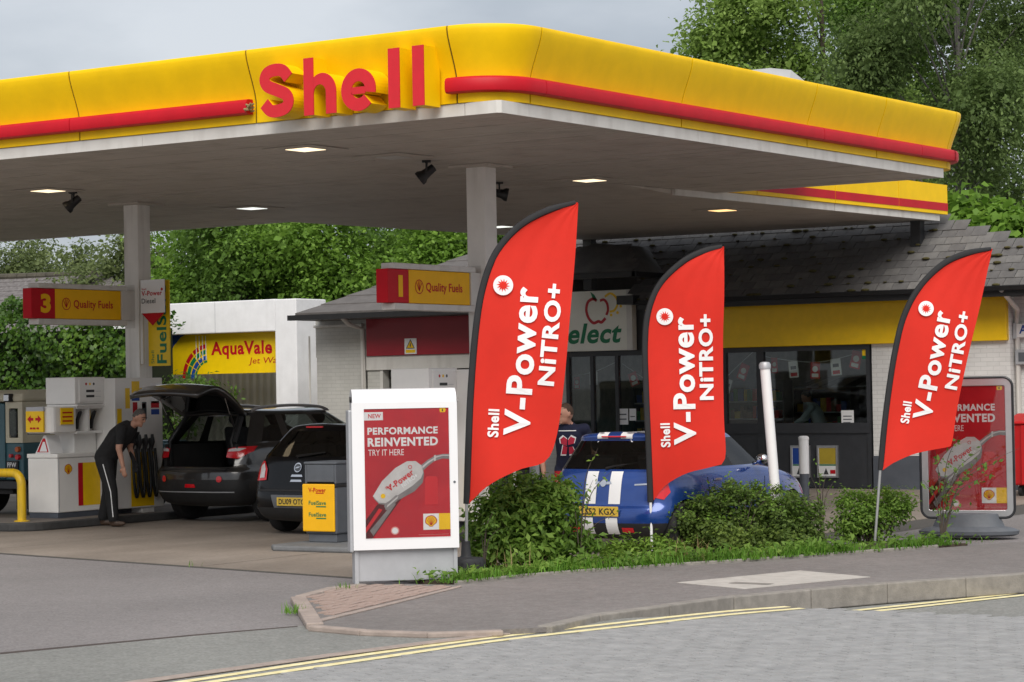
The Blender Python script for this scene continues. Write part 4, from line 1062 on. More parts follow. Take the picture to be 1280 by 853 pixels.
# numbered pump signs
m_sgy = mat('sign yellow', (.90, .48, .003), .5, .04, spec=.2); m_sgr = mat('sign dark red', (.52, .003, .012), .5, .05, spec=.2)
def pump_sign(digit, X, x_end, x_a, x_b, x_c, ytop, ybot, col, label):
    """x_end/x_a: left edge of end and main face in px; x_b: red/yellow border; x_c: right end"""
    t = thing('pump_sign', label, 'sign', (0, 0, 0), 0, 'numbered pump signs')
    ya, yb, yc = OX(x_a, ytop, X).y, OX(x_b, ytop, X).y, OX(x_c, ytop, X).y
    z1 = OX((x_a + x_c) / 2, ytop, X).z; z0 = OX((x_a + x_c) / 2, ybot, X).z
    th = .17
    box('number_box', X - th, X, ya, yb - .003, z0, z1, m_sgr, t, bevel=.008)
    y_ = box('sign_box', X - th, X, yb, yc, z0, z1, m_sgy, t, bevel=.008)
    for a, b in ((z1 + .004, z1 + .075), (z0 - .085, z0 - .004)): box('frame_bar', X - th - .01, X + .015, ya + .12, yc + .12, a, b, m_whited, t, bevel=.008)
    box('frame_end', X - th - .01, X + .015, yc + .004, col[1] - .142, z0 - .003, z1 + .003, m_whited, t); 
    box('bracket', X - th - .01, X + .015, col[1] - .141, col[1] + .14, z0 - .12, z1 + .1, m_whited, t)
    f = frame((X, 0, 0), (0, 1, 0)); H = z1 - z0
    text(t, f, digit, ya + (yb - ya) * (.38 if digit == '3' else .5), z0 + H * .18, (yb - ya) * (.42 if digit == '3' else .2), H * .64, m_sgy, .05, .003, name='number')
    L = yc - yb
    text(t, f, 'Quality Fuels', yb + L * .27, z0 + H * .30, L * .60, H * .34, m_sgr, .018, .003)
    strokes(t, f, [[(yb + L * .16 + .085 * math.cos(a * .5236), z0 + H * .5 + .085 * math.sin(a * .5236)) for a in range(13)]] + [[(yb + L * .16, z0 + H * .38), (yb + L * .16 + .07 * math.cos(rad(a)), z0 + H * .5 + .07 * math.sin(rad(a)))] for a in (40, 75, 105, 140)], .012, m_sgr, .003, 'emblem')
pump_sign('3', C3[0] + .05, 33, 39, 69, 151, 362, 399, C3, 'red and yellow hanging sign with number 3 at the left column')
pump_sign('1', C1[0] + .05, 475, 484, 511, 587, 338.5, 380, C1, 'red and yellow hanging sign with number 1 at the centre column')
# plates on the left column
YP = C3[1] - .145
ds = thing('diesel_sign', 'white diesel plate with red point fixed to the left column', 'sign')
a, b = OY(177, 392, YP), OY(206, 349, YP)
box('plate', a.x, b.x, YP - .015, YP, a.z, b.z, m_white, ds)
f = frame((0, YP - .015, 0), (1, 0, 0)); W, H = b.x - a.x, b.z - a.z
flat(ds, f, [(a.x + .02, a.z - .003), (b.x, a.z - .003), (a.x + W * .5, a.z - .19)], m_red, .003, 'red_point')
text(ds, f, 'V-Power', a.x + .02, a.z + H * .52, W * .86, H * .15, m_red, .02, .003); text(ds, f, 'Diesel', a.x + .02, a.z + H * .29, W * .58, H * .15, m_shop_grey, .01, .003); text(ds, f, 'Shell', a.x + .02, a.z + H * .70, W * .2, H * .05, m_red, .01, .003)
flat(ds, f, circ(a.x + W * .9, a.z + H * .70, .022, 10), m_red, .003, 'emblem')
box('rail', a.x - .02, a.x + .03, YP - .01, YP + .02, a.z - .75, a.z - .0, m_whited, ds)
fsb = thing('fuel_banner', 'tall yellow fuel banner with green sideways lettering behind the diesel plate', 'banner')
YQ = YP + .1
a, b = OY(186, 458, YQ), OY(211, 350, YQ)
box('banner_sheet', a.x, b.x, YQ, YQ + .02, a.z, b.z, MATS['banner yellow'], fsb)
f = frame((0, YQ, 0), (1, 0, 0)); W, H = b.x - a.x, b.z - a.z
text(fsb, f, 'FuelSave', a.x + W * .86, a.z + H * .03, H * .92, W * .46, m_green, .025, .003, rot=90)
text(fsb, f, 'Shell', a.x + W * .27, a.z + H * .03, H * .15, W * .14, m_green, .0, .003, rot=90)

# yellow hoop barrier
hb = G(27.5, 652, .13)
hp = thing('hoop_barrier', 'yellow steel hoop barrier at the end of the left pump island', 'barrier', (hb.x, hb.y, .13))
b = MB(); P = [(0, 0, 0), (0, 0, .5)] + [(-.16 + .16 * math.cos(rad(a)), 0, .52 + .16 * math.sin(rad(a))) for a in range(10, 91, 16)] + [(-.9, 0, .68)] + [(-.9 + .16 * math.cos(rad(a)), 0, .52 + .16 * math.sin(rad(a))) for a in range(106, 181, 16)] + [(-1.06, 0, 0)]
m_hoop = streaked('hoop yellow', (.72, .46, .01), (.25, .17, .05), .45, .5, 20, 4)
b.tube(P, .062, 14); b.build('hoop', m_hoop, hp, smooth=True)
for x in (0, -1.06): MB().lathe([(.11, 0.0), (.11, .012), (.07, .02)], 14, (x, 0, 0)).build('foot_plate', m_hoop, hp)

# litter bin on its kerb
kb = G(398, 692)
ib = thing('bin_plinth', 'low grey concrete kerb under the yellow and grey bin', 'kerb', (-3.62, 1.95, 0))
pts = [(-.85, -.25), (-.7, -.4), (1.05, -.4), (1.05, .7), (-.7, .7), (-.85, .55)]
MB().prism(pts, .009, .075).build('kerb_block', mat('grey kerb', (.16, .165, .17), .8, .12, 6, bump=.3), ib, bevel=.02)
bn_ = OY(381.5, 640, 2.15)
bi = thing('litter_bin', 'grey forecourt bin with bright yellow front panel', 'bin', (bn_.x, 2.15, .076), 0)
Wb, Db = .47, .55
box('base', .025, Wb - .025, .03, Db - .03, 0, .10, m_grey, bi, bevel=.01)
box('body', 0, Wb, 0, Db, .101, .68, m_grey, bi, bevel=.02)
box('bag', -.006, Wb + .006, -.006, Db + .006, .655, .70, m_black, bi, bevel=.012)
hd = MB(); hd.box(.0, .03, 0, Db, .701, .93); hd.box(Wb - .03, Wb, 0, Db, .701, .93); hd.box(.031, Wb - .031, 0, .03, .72, .93); hd.box(.031, Wb - .031, Db - .03, Db, .72, .93); hd.build('hood', m_grey, bi, bevel=.01)
box('hood_top', -.01, Wb + .01, -.01, Db + .01, .931, .965, m_grey, bi, bevel=.015)
yp = box('front_panel', -.02, Wb - .01, -.03, -.003, .13, .70, mat('bin yellow', (.90, .47, .0), .3, .03, coat=.3), bi, bevel=.015)
f = frame((0, -.03, 0), (1, 0, 0))
text(yp, f, 'V-Power', .08, .60, .26, .055, m_red, .02, .003); text(yp, f, 'FuelSave', .08, .45, .26, .05, m_green, .02, .003); text(yp, f, 'FuelSave', .08, .31, .26, .05, m_green, .02, .003)
for z in (.435, .295): flat(yp, f, rect(.19, z - .012, .15, .014), m_green, .003)
flat(yp, f, rect(.19, .585, .12, .01), m_red, .003)

# ------------------------------------------------------------------ posters
m_post = mat('poster red', (.40, .008, .02), .25, .1, 1.5, col2=(.62, .018, .03), coat=.35)
m_postd = mat('poster dark', (.10, .008, .012), .3, .3, 6)
m_nozw = mat('nozzle print', (.52, .50, .49), .3, .1, 5, col2=(.70, .69, .68)); m_nozg = mat('nozzle print grey', (.24, .22, .22), .3, .2, 9)
m_glow = mat('poster pink print', (.75, .30, .28), .3, .05); m_redsh = mat('poster bright red', (.62, .02, .03), .3, .05)
def poster(parent, fr_, W, H, worn=False):
    """printed sheet: coordinates in fractions of W x H"""
    s = flat(parent, fr_, rect(0, 0, W, H), m_post, 0, 'poster_sheet')
    q = lambda pts: [(x * W, y * H) for x, y in pts]
    F_ = lambda pts, m, z, n='print': flat(s, fr_, q(pts), m, z, n)
    F_([(0, .912), (.225, .912), (.225, .975), (0, .975)], m_print, .001)
    text(s, fr_, 'NEW', .05 * W, .928 * H, .15 * W, .033 * H, m_redl, .02, .002)
    text(s, fr_, 'PERFORMANCE', .04 * W, .80 * H, .83 * W, .056 * H, m_print, .035, .001)
    text(s, fr_, 'REINVENTED', .04 * W, .708 * H, .83 * W, .068 * H, m_print, .04, .001)
    text(s, fr_, 'TRY IT HERE', .045 * W, .638 * H, .42 * W, .047 * H, m_print, .0, .001)
    F_([(.90, .965), (.96, .965), (.97, .985), (.96, 1.0), (.90, 1.0), (.895, .985)], m_yel2, .001); F_([(.922, .972), (.938, .972), (.934, .993), (.925, .99)], m_black, .002)
    # bowser nozzle, seen from the side
    F_([(.0, .0), (.08, .0), (.30, .19), (.45, .32), (.40, .38), (.30, .30), (.14, .26), (.0, .14)], m_postd, .001, 'nozzle_hose')
    F_([(.05, .06), (.34, .28), (.36, .26), (.09, .02)], m_nozg, .002); F_([(.0, .08), (.16, .23), (.2, .22), (.0, .04)], m_redsh, .002)
    F_([(.10, .31), (.22, .44), (.36, .535), (.50, .585), (.60, .585), (.68, .55), (.70, .49), (.68, .42), (.58, .355), (.42, .30), (.25, .255), (.16, .265)], m_nozg, .003, 'nozzle_shade')
    F_([(.09, .325), (.20, .44), (.36, .54), (.50, .59), (.60, .59), (.67, .555), (.69, .50), (.66, .455), (.56, .40), (.40, .335), (.24, .27), (.16, .275)], m_nozw, .004, 'nozzle_body')
    F_([(.22, .25), (.36, .33), (.42, .325), (.40, .30), (.28, .225), (.24, .215)], m_nozg, .005); F_([(.25, .235), (.38, .305), (.39, .325), (.26, .255)], m_nozw, .006)
    F_([(.66, .555), (.74, .595), (.82, .625), (.82, .585), (.75, .55), (.68, .51)], m_nozg, .002, 'spout'); F_([(.67, .545), (.75, .585), (.82, .61), (.82, .60), (.75, .57), (.68, .53)], m_nozw, .003)
    F_([(.82, .585), (.84, .59), (.84, .635), (.82, .63)], m_nozw, .004); F_([(.84, .59), (.92, .605), (1.0, .60), (1.0, .64), (.92, .64), (.84, .63)], m_nozg, .003, 'spout'); F_([(.84, .612), (.92, .626), (1.0, .625), (1.0, .632), (.92, .634), (.84, .622)], m_nozw, .004)
    text(s, fr_, 'V-Power', .29 * W, .355 * H, .36 * W, .05 * H, m_redl, .025, .007, rot=35); text(s, fr_, 'NITRO+', .45 * W, .385 * H, .22 * W, .035 * H, m_print, .03, .007, rot=35)
    text(s, fr_, 'Shell', .25 * W, .375 * H, .08 * W, .018 * H, m_redl, .01, .007, rot=35)
    strokes(s, fr_, [[(.535 * W + .02 * W * math.cos(a * .5236), .545 * H + .02 * W * math.sin(a * .5236)) for a in range(13)]], .006, m_redl, .007)
    flat(s, fr_, circ(.21 * W, .325 * H, .028 * W, 14), m_yel2, .007)
    F_(circ(.345, .055, .05, 20, .032), m_glow, .002); F_(circ(.345, .055, .036, 18, .024), m_print, .003)
    F_([(.70, .25), (.86, .25), (.86, .45), (.84, .47), (.73, .47), (.71, .45)], m_redsh, .001)
    F_([(.68, .055), (.865, .055), (.865, .18), (.68, .18)], m_print, .003); F_([(.865, .055), (1, .055), (1, .18), (.865, .18)], m_yel2, .003)
    pecten(s, fr_, .772 * W, .118 * H, .068 * W, .004)
    for k in range(2): strokes(s, fr_, [[(.62 * W, (.018 + .0 * k) * H), (.98 * W, .018 * H)]], .004, m_glow, .002)
    return s
# white poster unit on the corner
pc = G(509, 729.5, .045)
pu = thing('poster_unit', 'white free-standing poster unit on a grey base at the pavement corner', 'poster stand', (pc.x, pc.y, .05), rad(43))
S_ = 22.55 / F
m_unit = mat('white enamel', (.80, .80, .81), .25, .02, 1.5, coat=.3)
hw = 65 * S_; z0, z1 = 41.5 * S_, 238 * S_; dp = .27
b = MB(); b.box(-.475, .475, .05, dp - .03, .02, z0 + .03); bs = b.build('base', m_lgrey, pu, bevel=.006)
for s in (-1, 1): box('base_rail', s * .475 - .018, s * .475 + .018, .03, dp - .01, 0, z0 + .02, m_lgrey, pu)
# body: bull-nosed top, frame round the recessed poster
pts = [(0, z0), (dp, z0), (dp, z1 - .14)] + [(dp / 2 + dp / 2 * math.cos(rad(a)), z1 - .135 + .135 * math.sin(rad(a))) for a in range(15, 180, 15)] + [(0, z1 - .14)]
body = MB(); body.prism([(y + .012, z) for y, z in pts], -hw + .012, hw - .0, 'x'); bo = body.build('casing', m_unit, pu, smooth=True)
pw0, pw1, pz0, pz1 = -hw + 15 * S_, hw - 10.5 * S_, 55.5 * S_, 213.5 * S_
fb = MB()
for r in ((-hw + .0, hw, pz1, z1 - .13), (-hw, hw, z0, pz0), (-hw, pw0, pz0, pz1), (pw1, hw, pz0, pz1)): fb.box(r[0], r[1], -.012, .010, r[2], r[3])
fb.build('door_frame', m_unit, pu)
box('side_panel', -hw - .03, -hw + .009, .02, dp - .02, z0 - .02, z1 - .2, m_lgrey, pu, bevel=.01)
MB().lathe([(.03, -.012), (.03, .0)], 14, (-hw + .008, .12, z1 - .1), 'x').build('end_hole', m_black, pu)
MB().lathe([(.012, -.016), (.012, -.012)], 12, (hw - .035, 0, .95), 'y').build('lock', m_grey, pu)
poster(pu, frame((pw0, -.004, pz0), (1, 0, 0)), pw1 - pw0, pz1 - pz0)
gl_ = box('poster_glass', pw0, pw1, -.0095 + -.012, -.0125, pz0, pz1, glass('poster glazing', (.97, .97, .97), .0), pu)
# grey framed pavement sign on the right
p2 = G(1211, 674)
ps = thing('pavement_sign', 'grey framed poster sign on a black rubber base right of the bushes', 'poster stand', (p2.x, p2.y, .04), rad(14))
S2_ = (p2 - CAM).length / F
W2, Z0, Z1 = 113 * S2_, 22 * S2_, 193 * S2_
def rrect(x0, x1, z0, z1, r, n=6):
    o = []
    for cx, cz, a in ((x1 - r, z1 - r, 0), (x0 + r, z1 - r, 90), (x0 + r, z0 + r, 180), (x1 - r, z0 + r, 270)):
        for k in range(n + 1): o.append((cx + r * math.cos(rad(a + 90 * k / n)), cz + r * math.sin(rad(a + 90 * k / n))))
    return o
oA, oB = rrect(-W2 / 2, W2 / 2, Z0, Z1, .11), rrect(-W2 / 2 + .09, W2 / 2 - .09, Z0 + .09, Z1 - .10, .02); n = len(oA)
b = MB(); b.add([(x, -.02, z) for x, z in oA] + [(x, -.02, z) for x, z in oB] + [(x, .05, z) for x, z in oA] + [(x, .0, z) for x, z in oB],
      [(i, (i + 1) % n, n + (i + 1) % n, n + i) for i in range(n)] + [(i, 2 * n + i, 2 * n + (i + 1) % n, (i + 1) % n) for i in range(n)] + [(n + i, n + (i + 1) % n, 3 * n + (i + 1) % n, 3 * n + i) for i in range(n)] + [list(range(2 * n, 3 * n))])
b.build('sign_frame', m_alu, ps, bevel=.006)
b = MB(); b.tube([(x, .0 - .018, z) for x, z in oA] + [(oA[0][0], -.018, oA[0][1])], .016, 8, cap=False); b.build('frame_edge', m_blackm, ps, smooth=True)
poster(ps, frame((-W2 / 2 + .09, -.004, Z0 + .09), (1, 0, 0)), W2 - .18, Z1 - Z0 - .19)
box('poster_cover', -W2 / 2 + .092, W2 / 2 - .092, -.0155, -.0135, Z0 + .092, Z1 - .102, glass('pocket cover', (.93, .93, .93), .05), ps)
for s in (-1, 1): box('foot_post', s * .34 - .03, s * .34 + .03, 0, .04, .14, Z0 + .02, m_lgrey, ps)
b = MB().lathe([(.50, .0), (.55, .02), (.56, .06), (.50, .09), (.40, .11), (.36, .2), (.34, .26), (.30, .27)], 36); 
for i, v in enumerate(b.v): b.v[i] = (v[0] * 1.06, v[1] * .52 + .02, v[2])
b.build('rubber_base', m_grey, ps, smooth=True)

# ------------------------------------------------------------------ feather flags
m_flag = mat('flag cloth', (.84, .032, .016), .8, .05, 2, trans=.32)
m_trim0 = mat('black rubber', (.03, .03, .033), .7, .2, 12)
m_sleeve = mat('flag sleeve', (.012, .012, .014), .7, .2)
m_pole = mat('flag pole', (.42, .42, .42), .35, .1, metal=.5)
Hf = Vec((HX, HY, 0)); Hr = Vec((HY, -HX, 0))
def feather(base, D, pole, edge, label, txt, base_kind):
    """base/pole/edge in photo pixels, D metres along the view; the banner hangs in an upright plane"""
    o = CAM + Hf * D
    def sz(x, y):
        d = ray(x, y); p = CAM + d * (D / d.dot(Hf)); return ((p - o).dot(Hr), p.z)
    s0 = sz(*base)[0]
    zb = .045 if base_kind != 'spike' else .062
    org = o + Hr * s0; org.z = zb
    t = thing('feather_flag', label, 'flag', tuple(org), math.atan2(Hr.y, Hr.x), 'red feather flags along the planting bed')
    L = lambda x, y: Vec((sz(x, y)[0] - s0, 0, sz(x, y)[1] - zb))
    pl = spline([L(*p) for p in pole], 8); ed = spline([L(*p) for p in edge], 8)
    N = 44; C = 12
    def at_(curve, u):
        ds = [0]
        for a, b in zip(curve, curve[1:]): ds.append(ds[-1] + (b - a).length)
        d = u * ds[-1]
        for i in range(len(curve) - 1):
            if d <= ds[i + 1] + 1e-9: return curve[i].lerp(curve[i + 1], (d - ds[i]) / max(1e-9, ds[i + 1] - ds[i]))
        return curve[-1]
    ph = base[0] * .37
    def ripple(x, z): return .018 * math.sin(3.1 * z + 2.2 * x + ph) + .012 * math.sin(7.3 * x - 2.4 * z + ph * 2) + .03 * max(0, .8 - z) * math.sin(6 * x + 3 * z + ph)
    vs, fs = [], []
    for i in range(N + 1):
        a, b = at_(pl, i / N), at_(ed, i / N)
        for k in range(C + 1):
            p = a.lerp(b, k / C); p = p.copy(); p.y = ripple(p.x, p.z) * min(1, k / 2.5) * (1 if i < N - 2 else .4); 
            if i > N * .7: p.y += .006 * math.sin(k * 1.9 + i * .35)
            vs.append(p)
    for i in range(N):
        for k in range(C): fs.append((i * (C + 1) + k, i * (C + 1) + k + 1, (i + 1) * (C + 1) + k + 1, (i + 1) * (C + 1) + k))
    cl = MB().add(vs, fs).build('banner_cloth', m_flag, t, smooth='all')
    sp = MB(); w_ = .038
    n = len(pl); sp.tube([p + Vec((-.02, 0, 0)) for p in pl], [.034 if i < n - 8 else .034 - .016 * (i - n + 8) / 8 for i in range(n)], 8)
    for i in range(len(sp.v)): sp.v[i] = (sp.v[i][0], sp.v[i][1] * .6, sp.v[i][2])
    sp.build('sleeve', m_sleeve, t, smooth=True)
    MB().tube([(0, 0, .02), pl[0] + Vec((-.02, 0, .05))], .016, 10).build('pole', m_pole if base_kind != 'white' else m_white, t, smooth=True)
    f = frame((0, 0, 0), (1, 0, 0))
    wp = lambda x, z: -ripple(x, z)
    for body, (xa, ya), (xb, yb), hpx, bold, nm in txt:
        A, B = L(xa, ya), L(xb, yb); d = B - A; wid = d.length
        text(cl, f, body, A.x, A.z, wid, hpx * D / F, m_print, bold, .016, rot=math.degrees(math.atan2(d.z, d.x)), name='lettering', warp=wp)
    return t, L, f, wp, cl
def sunmark(fl, x, y, r, D):
    t, L, f, wp, cl = fl; c = L(x, y); R_ = r * D / F
    flat(cl, f, circ(c.x, c.z, R_, 28), m_print, .022, 'emblem_disc', warp=wp)
    pts = []
    for k in range(24):
        a = rad(15 * k); q = R_ * (.68 if k % 2 else .34); pts.append((c.x + q * math.cos(a + (.12 if k % 2 else 0)), c.z + q * math.sin(a + (.12 if k % 2 else 0))))
    o = MB().add([f @ Vec((c.x, c.z, .026 + wp(c.x, c.z)))] + [f @ Vec((x_, z_, .026 + wp(x_, z_))) for x_, z_ in pts], [(0, i + 1, (i + 1) % 24 + 1) for i in range(24)]).build('emblem_sun', m_flag, cl)
D1 = 22.9
f1 = feather((583, 724), D1, [(586, 630), (588, 560), (591, 490), (597, 415), (606, 360), (622, 317), (650, 284), (685, 264), (722, 253)],
             [(586, 630), (612, 606), (650, 587), (682, 577), (696, 545), (705, 480), (713, 390), (719, 320), (723, 255)], 'largest red feather flag, standing beside the white poster unit',
             [('Shell', (623, 547), (624.5, 512), 14, .03, 0), ('V-Power', (662, 546), (674, 360), 33, .028, 0), ('NiTRO+', (692.5, 483), (704, 356), 21, .035, 0)], 'tyre')
sunmark(f1, 629, 357, 12.5, D1)
t = f1[0]
MB().lathe([(.17, 0), (.185, .02), (.185, .15), (.17, .175), (.06, .185), (.05, .2), (.042, .34), (.0, .34)], 28).build('weight_base', m_trim0, t, smooth=True)
for k in range(18):
    a = rad(20 * k); MB().box(-.006, .006, -.006, .006, .03, .14).xf(Mat.Translation((.186 * math.cos(a), .186 * math.sin(a), 0)) @ Mat.Rotation(a, 4, 'Z')).build('base_rib', m_trim0, t)
D2 = 25.6
f2 = feather((815, 692), D2, [(815.5, 628), (813, 560), (810, 490), (808.5, 430), (813, 388), (828, 354), (856, 327), (882, 314), (905, 308)],
             [(815.5, 628), (832, 607), (858, 592), (888, 584), (906, 574), (905, 520), (904, 430), (905, 370), (905, 310)], 'middle red feather flag in front of the blue car',
             [('Shell', (838, 559), (837, 529), 12, .03, 0), ('V-Power', (870.5, 556), (867, 396), 28, .028, 0), ('NiTRO+', (892.5, 500), (890.5, 393), 18, .035, 0)], 'white')
sunmark(f2, 831, 396, 10.5, D2)
D3 = 25.9
f3 = feather((1093, 655), D3, [(1103, 588), (1107, 540), (1113, 490), (1121, 440), (1132, 396), (1151, 360), (1180, 331), (1210, 317), (1241, 311)],
             [(1103, 588), (1118, 578), (1145, 567), (1180, 560), (1190, 556), (1197, 510), (1210, 445), (1225, 385), (1240, 314)], 'right red feather flag leaning beside the grey framed sign',
             [('Shell', (1136, 530), (1140, 503), 11, .03, 0), ('V-Power', (1164, 527), (1189, 391), 24, .028, 0), ('NiTRO+', (1196, 488), (1213, 391), 16, .035, 0)], 'spike')
sunmark(f3, 1157, 386, 9.5, D3)

# ------------------------------------------------------------------ post, bollards, red bin
pb = G(975, 687)
wp_ = thing('leaning_post', 'white capped pipe post leaning left behind the middle bush', 'post', (pb.x, pb.y, .0))
d = Vec((HY, -HX, 0)) * -.13
MB().tube([(0, 0, 0), (d.x, d.y, 2.08)], .058, 14).build('pipe', m_white, wp_, smooth=True)
q = Vec((d.x, d.y, 2.08)); MB().lathe([(.066, 0), (.068, .05), (.05, .075), (.02, .08)], 14, tuple(q - Vec((0, 0, .03)))).build('cap', m_lgrey, wp_, smooth=True)
for px, py, label in ((1006, 626, 'white topped bollard in front of the shop posters'), (669, 632, 'white topped bollard beside the person in navy')):
    p = G(px, py)
    t = thing('bollard', label, 'bollard', (p.x, p.y, .009), 0, 'white bollards near the shop')
    MB().lathe([(.075, 0), (.075, .42)], 16).build('lower_tube', m_plinth, t, smooth=True)
    MB().lathe([(.08, .42), (.08, .96), (.085, .965), (.085, 1.0), (.06, 1.02), (.0, 1.025)], 16).build('upper_tube', m_white, t, smooth=True)
p = G(1265, 621)
rb_ = thing('trade_bin', 'large red wheeled bin at the right edge by the white wall', 'bin', (p.x, p.y, 0))
m_rbin = mat('bin red', (.50, .01, .012), .4, .08, 2)
MB().add([(0, 0, .18), (1.5, 0, .18), (1.5, 1, .18), (0, 1, .18), (-.06, -.06, 1.15), (1.56, -.06, 1.15), (1.56, 1.06, 1.15), (-.06, 1.06, 1.15)], [(3, 2, 1, 0), (4, 5, 6, 7), (0, 1, 5, 4), (1, 2, 6, 5), (2, 3, 7, 6), (3, 0, 4, 7)]).build('body', m_rbin, rb_, bevel=.03)
MB().prism([(-.09, 1.152), (1.1, 1.152), (1.1, 1.24), (.5, 1.32), (-.09, 1.2)], -.08, 1.58, 'x').build('lid', m_rbin, rb_, bevel=.02)
for k in range(4): box('rib', .2 + .35 * k, .25 + .35 * k, -.075, -.03, .2, 1.14, m_rbin, rb_)
for x in (.12, 1.38):
    for y in (.12, .88): MB().lathe([(.05, -.03), (.09, -.03), (.09, .03), (.05, .03)], 14, (x, y, .09), 'x').build('wheel', m_rubber, rb_, smooth=True)
# ================================================================== cars
from mathutils.bvhtree import BVHTree
m_tail = mat('tail lamp red', (.62, .008, .016), .15, .1, 20, coat=.6); m_tailw = mat('tail lamp clear', (.62, .58, .58), .15, .1, 30, coat=.6)
m_plate = mat('number plate yellow', (.66, .44, .05), .4, .04); m_platew = mat('plate lettering', (.02, .02, .02), .5, .1)
m_seat = mat('seat cloth', (.022, .022, .025), .9, .25, 20)
m_trim = mat('black trim', (.016, .016, .017), .6, .2, 12, bump=.1)
m_arch = mat('wheel arch black', (.006, .006, .006), .9, .2)
class Car:
    def __init__(s, name, label, loc, rz, group='cars on the forecourt'):
        s.t = thing(name, label, 'car', loc, rz, group)
    def body(s, layers, NS, matof, mats, creases, wheels, wr, levels=2, drop=None):
        """layers: dicts with yr, yf, w, z (number or function of y), br, bf (corner roundness), ys (side stations), tuck"""
        rings = []
        for L in layers:
            yr, yf, w, br, bf = L['yr'], L['yf'], L['w'], L.get('br', .08), L.get('bf', .15)
            ys = L.get('ys') or [yr + br + .12 + (yf - bf - .12 - yr - br - .12) * k / (NS - 1) for k in range(NS)]
            tr, tf = L.get('tr', .06), L.get('tf', .10)
            def W(y):
                a = max(0, 1 - (y - yr) / .9); b = max(0, 1 - (yf - y) / 1.1); return w - tr * a * a - tf * b * b
            pts = [(0, yr), (.5 * W(yr), yr + .12 * br), (.84 * W(yr), yr + .5 * br), (.975 * W(yr), yr + br + .03)]
            pts += [(W(y), y) for y in ys]
            pts += [(.96 * W(yf), yf - bf), (.8 * W(yf), yf - .5 * bf), (.45 * W(yf), yf - .1 * bf), (0, yf)]
            zf = L['z'] if callable(L['z']) else (lambda y, z=L['z']: z)
            cr_ = L.get('crown', 0)
            full = [(x, y, zf(y) + cr_ * (1 - (x / max(.01, w)) ** 2)) for x, y in pts]
            full += [(-x, y, z) for x, y, z in full[1:-1][::-1]]
            rings.append(full)
        M_ = NS + 8; n = 2 * M_ - 2
        bm = bmesh.new(); cl = bm.edges.layers.float.new('crease_edge')
        vv = [[bm.verts.new(p) for p in r] for r in rings]
        half = lambda j: j if j < M_ - 1 else n - 1 - j
        for k in range(len(rings) - 1):
            for j in range(n):
                f = bm.faces.new((vv[k][j], vv[k][(j + 1) % n], vv[k + 1][(j + 1) % n], vv[k + 1][j])); f.material_index = matof(k, half(j))
        top = vv[-1]; bot = vv[0]
        for ring, mi in ((top, matof(len(rings) - 1, 0)), (bot, 2)):
            for j in range(M_ - 1):
                a, b, c, d = ring[j], ring[j + 1], ring[(n - j - 1) % n], ring[(n - j) % n]
                vs_ = []
                for q in (a, b, c, d):
                    if q not in vs_: vs_.append(q)
                if len(vs_) > 2:
                    try: bm.faces.new(vs_).material_index = mi
                    except ValueError: pass
        bmesh.ops.recalc_face_normals(bm, faces=bm.faces)
        vi = {}
        for k, r in enumerate(vv):
            for j, v in enumerate(r): vi[v] = (k, j)
        for e in bm.edges:
            (k1, j1), (k2, j2) = vi[e.verts[0]], vi[e.verts[1]]
            if k1 == k2: e[cl] = creases.get(k1, 0)
            elif len({matof(min(k1, k2), half(j1)), matof(min(k1, k2), half((j1 - 1) % n))}) > 1: e[cl] = .75
        me = bpy.data.meshes.new('body'); bm.to_mesh(me); bm.free()
        tmp = link('body_shell', me, None, mats)
        md = tmp.modifiers.new('sub', 'SUBSURF'); md.levels = levels; md.render_levels = levels
        cut = MB()
        for (x, y) in wheels:
            cut.lathe([(.0, -.34), (wr, -.34), (wr, .34), (.0, .34)], 40, (x, y, wr * .86), 'x')
        co = cut.build('cutter', mats); co.data.polygons.foreach_set('material_index', [3] * len(co.data.polygons))
        bo = tmp.modifiers.new('cut', 'BOOLEAN'); bo.object = co; bo.operation = 'DIFFERENCE'; bo.solver = 'EXACT'
        bpy.context.view_layer.update()
        ev = bpy.data.meshes.new_from_object(tmp.evaluated_get(bpy.context.evaluated_depsgraph_get()))
        bpy.data.objects.remove(tmp, do_unlink=True); bpy.data.objects.remove(co, do_unlink=True)
        s.V = [v.co.copy() for v in ev.vertices]; s.F = [list(p.vertices) for p in ev.polygons]; s.MI = [p.material_index for p in ev.polygons]
        s.bvh = BVHTree.FromPolygons(s.V, s.F)
        s.mats = mats
        bpy.data.meshes.remove(ev)
        return s
    def split(s, names, drop=()):
        """one child per connected region of a material"""
        for mi, nm in names.items():
            ids = [i for i, m in enumerate(s.MI) if m == mi]
            if not ids or mi in drop: continue
            par = {}
            def fd(a):
                while par.setdefault(a, a) != a: par[a] = par[par[a]]; a = par[a]
                return a
            for i in ids:
                r = fd(s.F[i][0])
                for v in s.F[i][1:]:
                    q = fd(v)
                    if q != r: par[q] = r
            isl = {}
            for i in ids: isl.setdefault(fd(s.F[i][0]), []).append(i)
            if nm in ('body', 'lower_trim'): isl = {0: ids}
            for fl in isl.values():
                mp_, vs_ = {}, []
                fs_ = []
                for i in fl:
                    q = []
                    for v in s.F[i]:
                        if v not in mp_: mp_[v] = len(vs_); vs_.append(s.V[v])
                        q.append(mp_[v])
                    fs_.append(q)
                me = bpy.data.meshes.new(nm); me.from_pydata([tuple(v) for v in vs_], [], fs_)
                o = link(nm, me, s.t, s.mats[mi]); me.polygons.foreach_set('use_smooth', [True] * len(fs_)); me.set_sharp_from_angle(angle=rad(48))
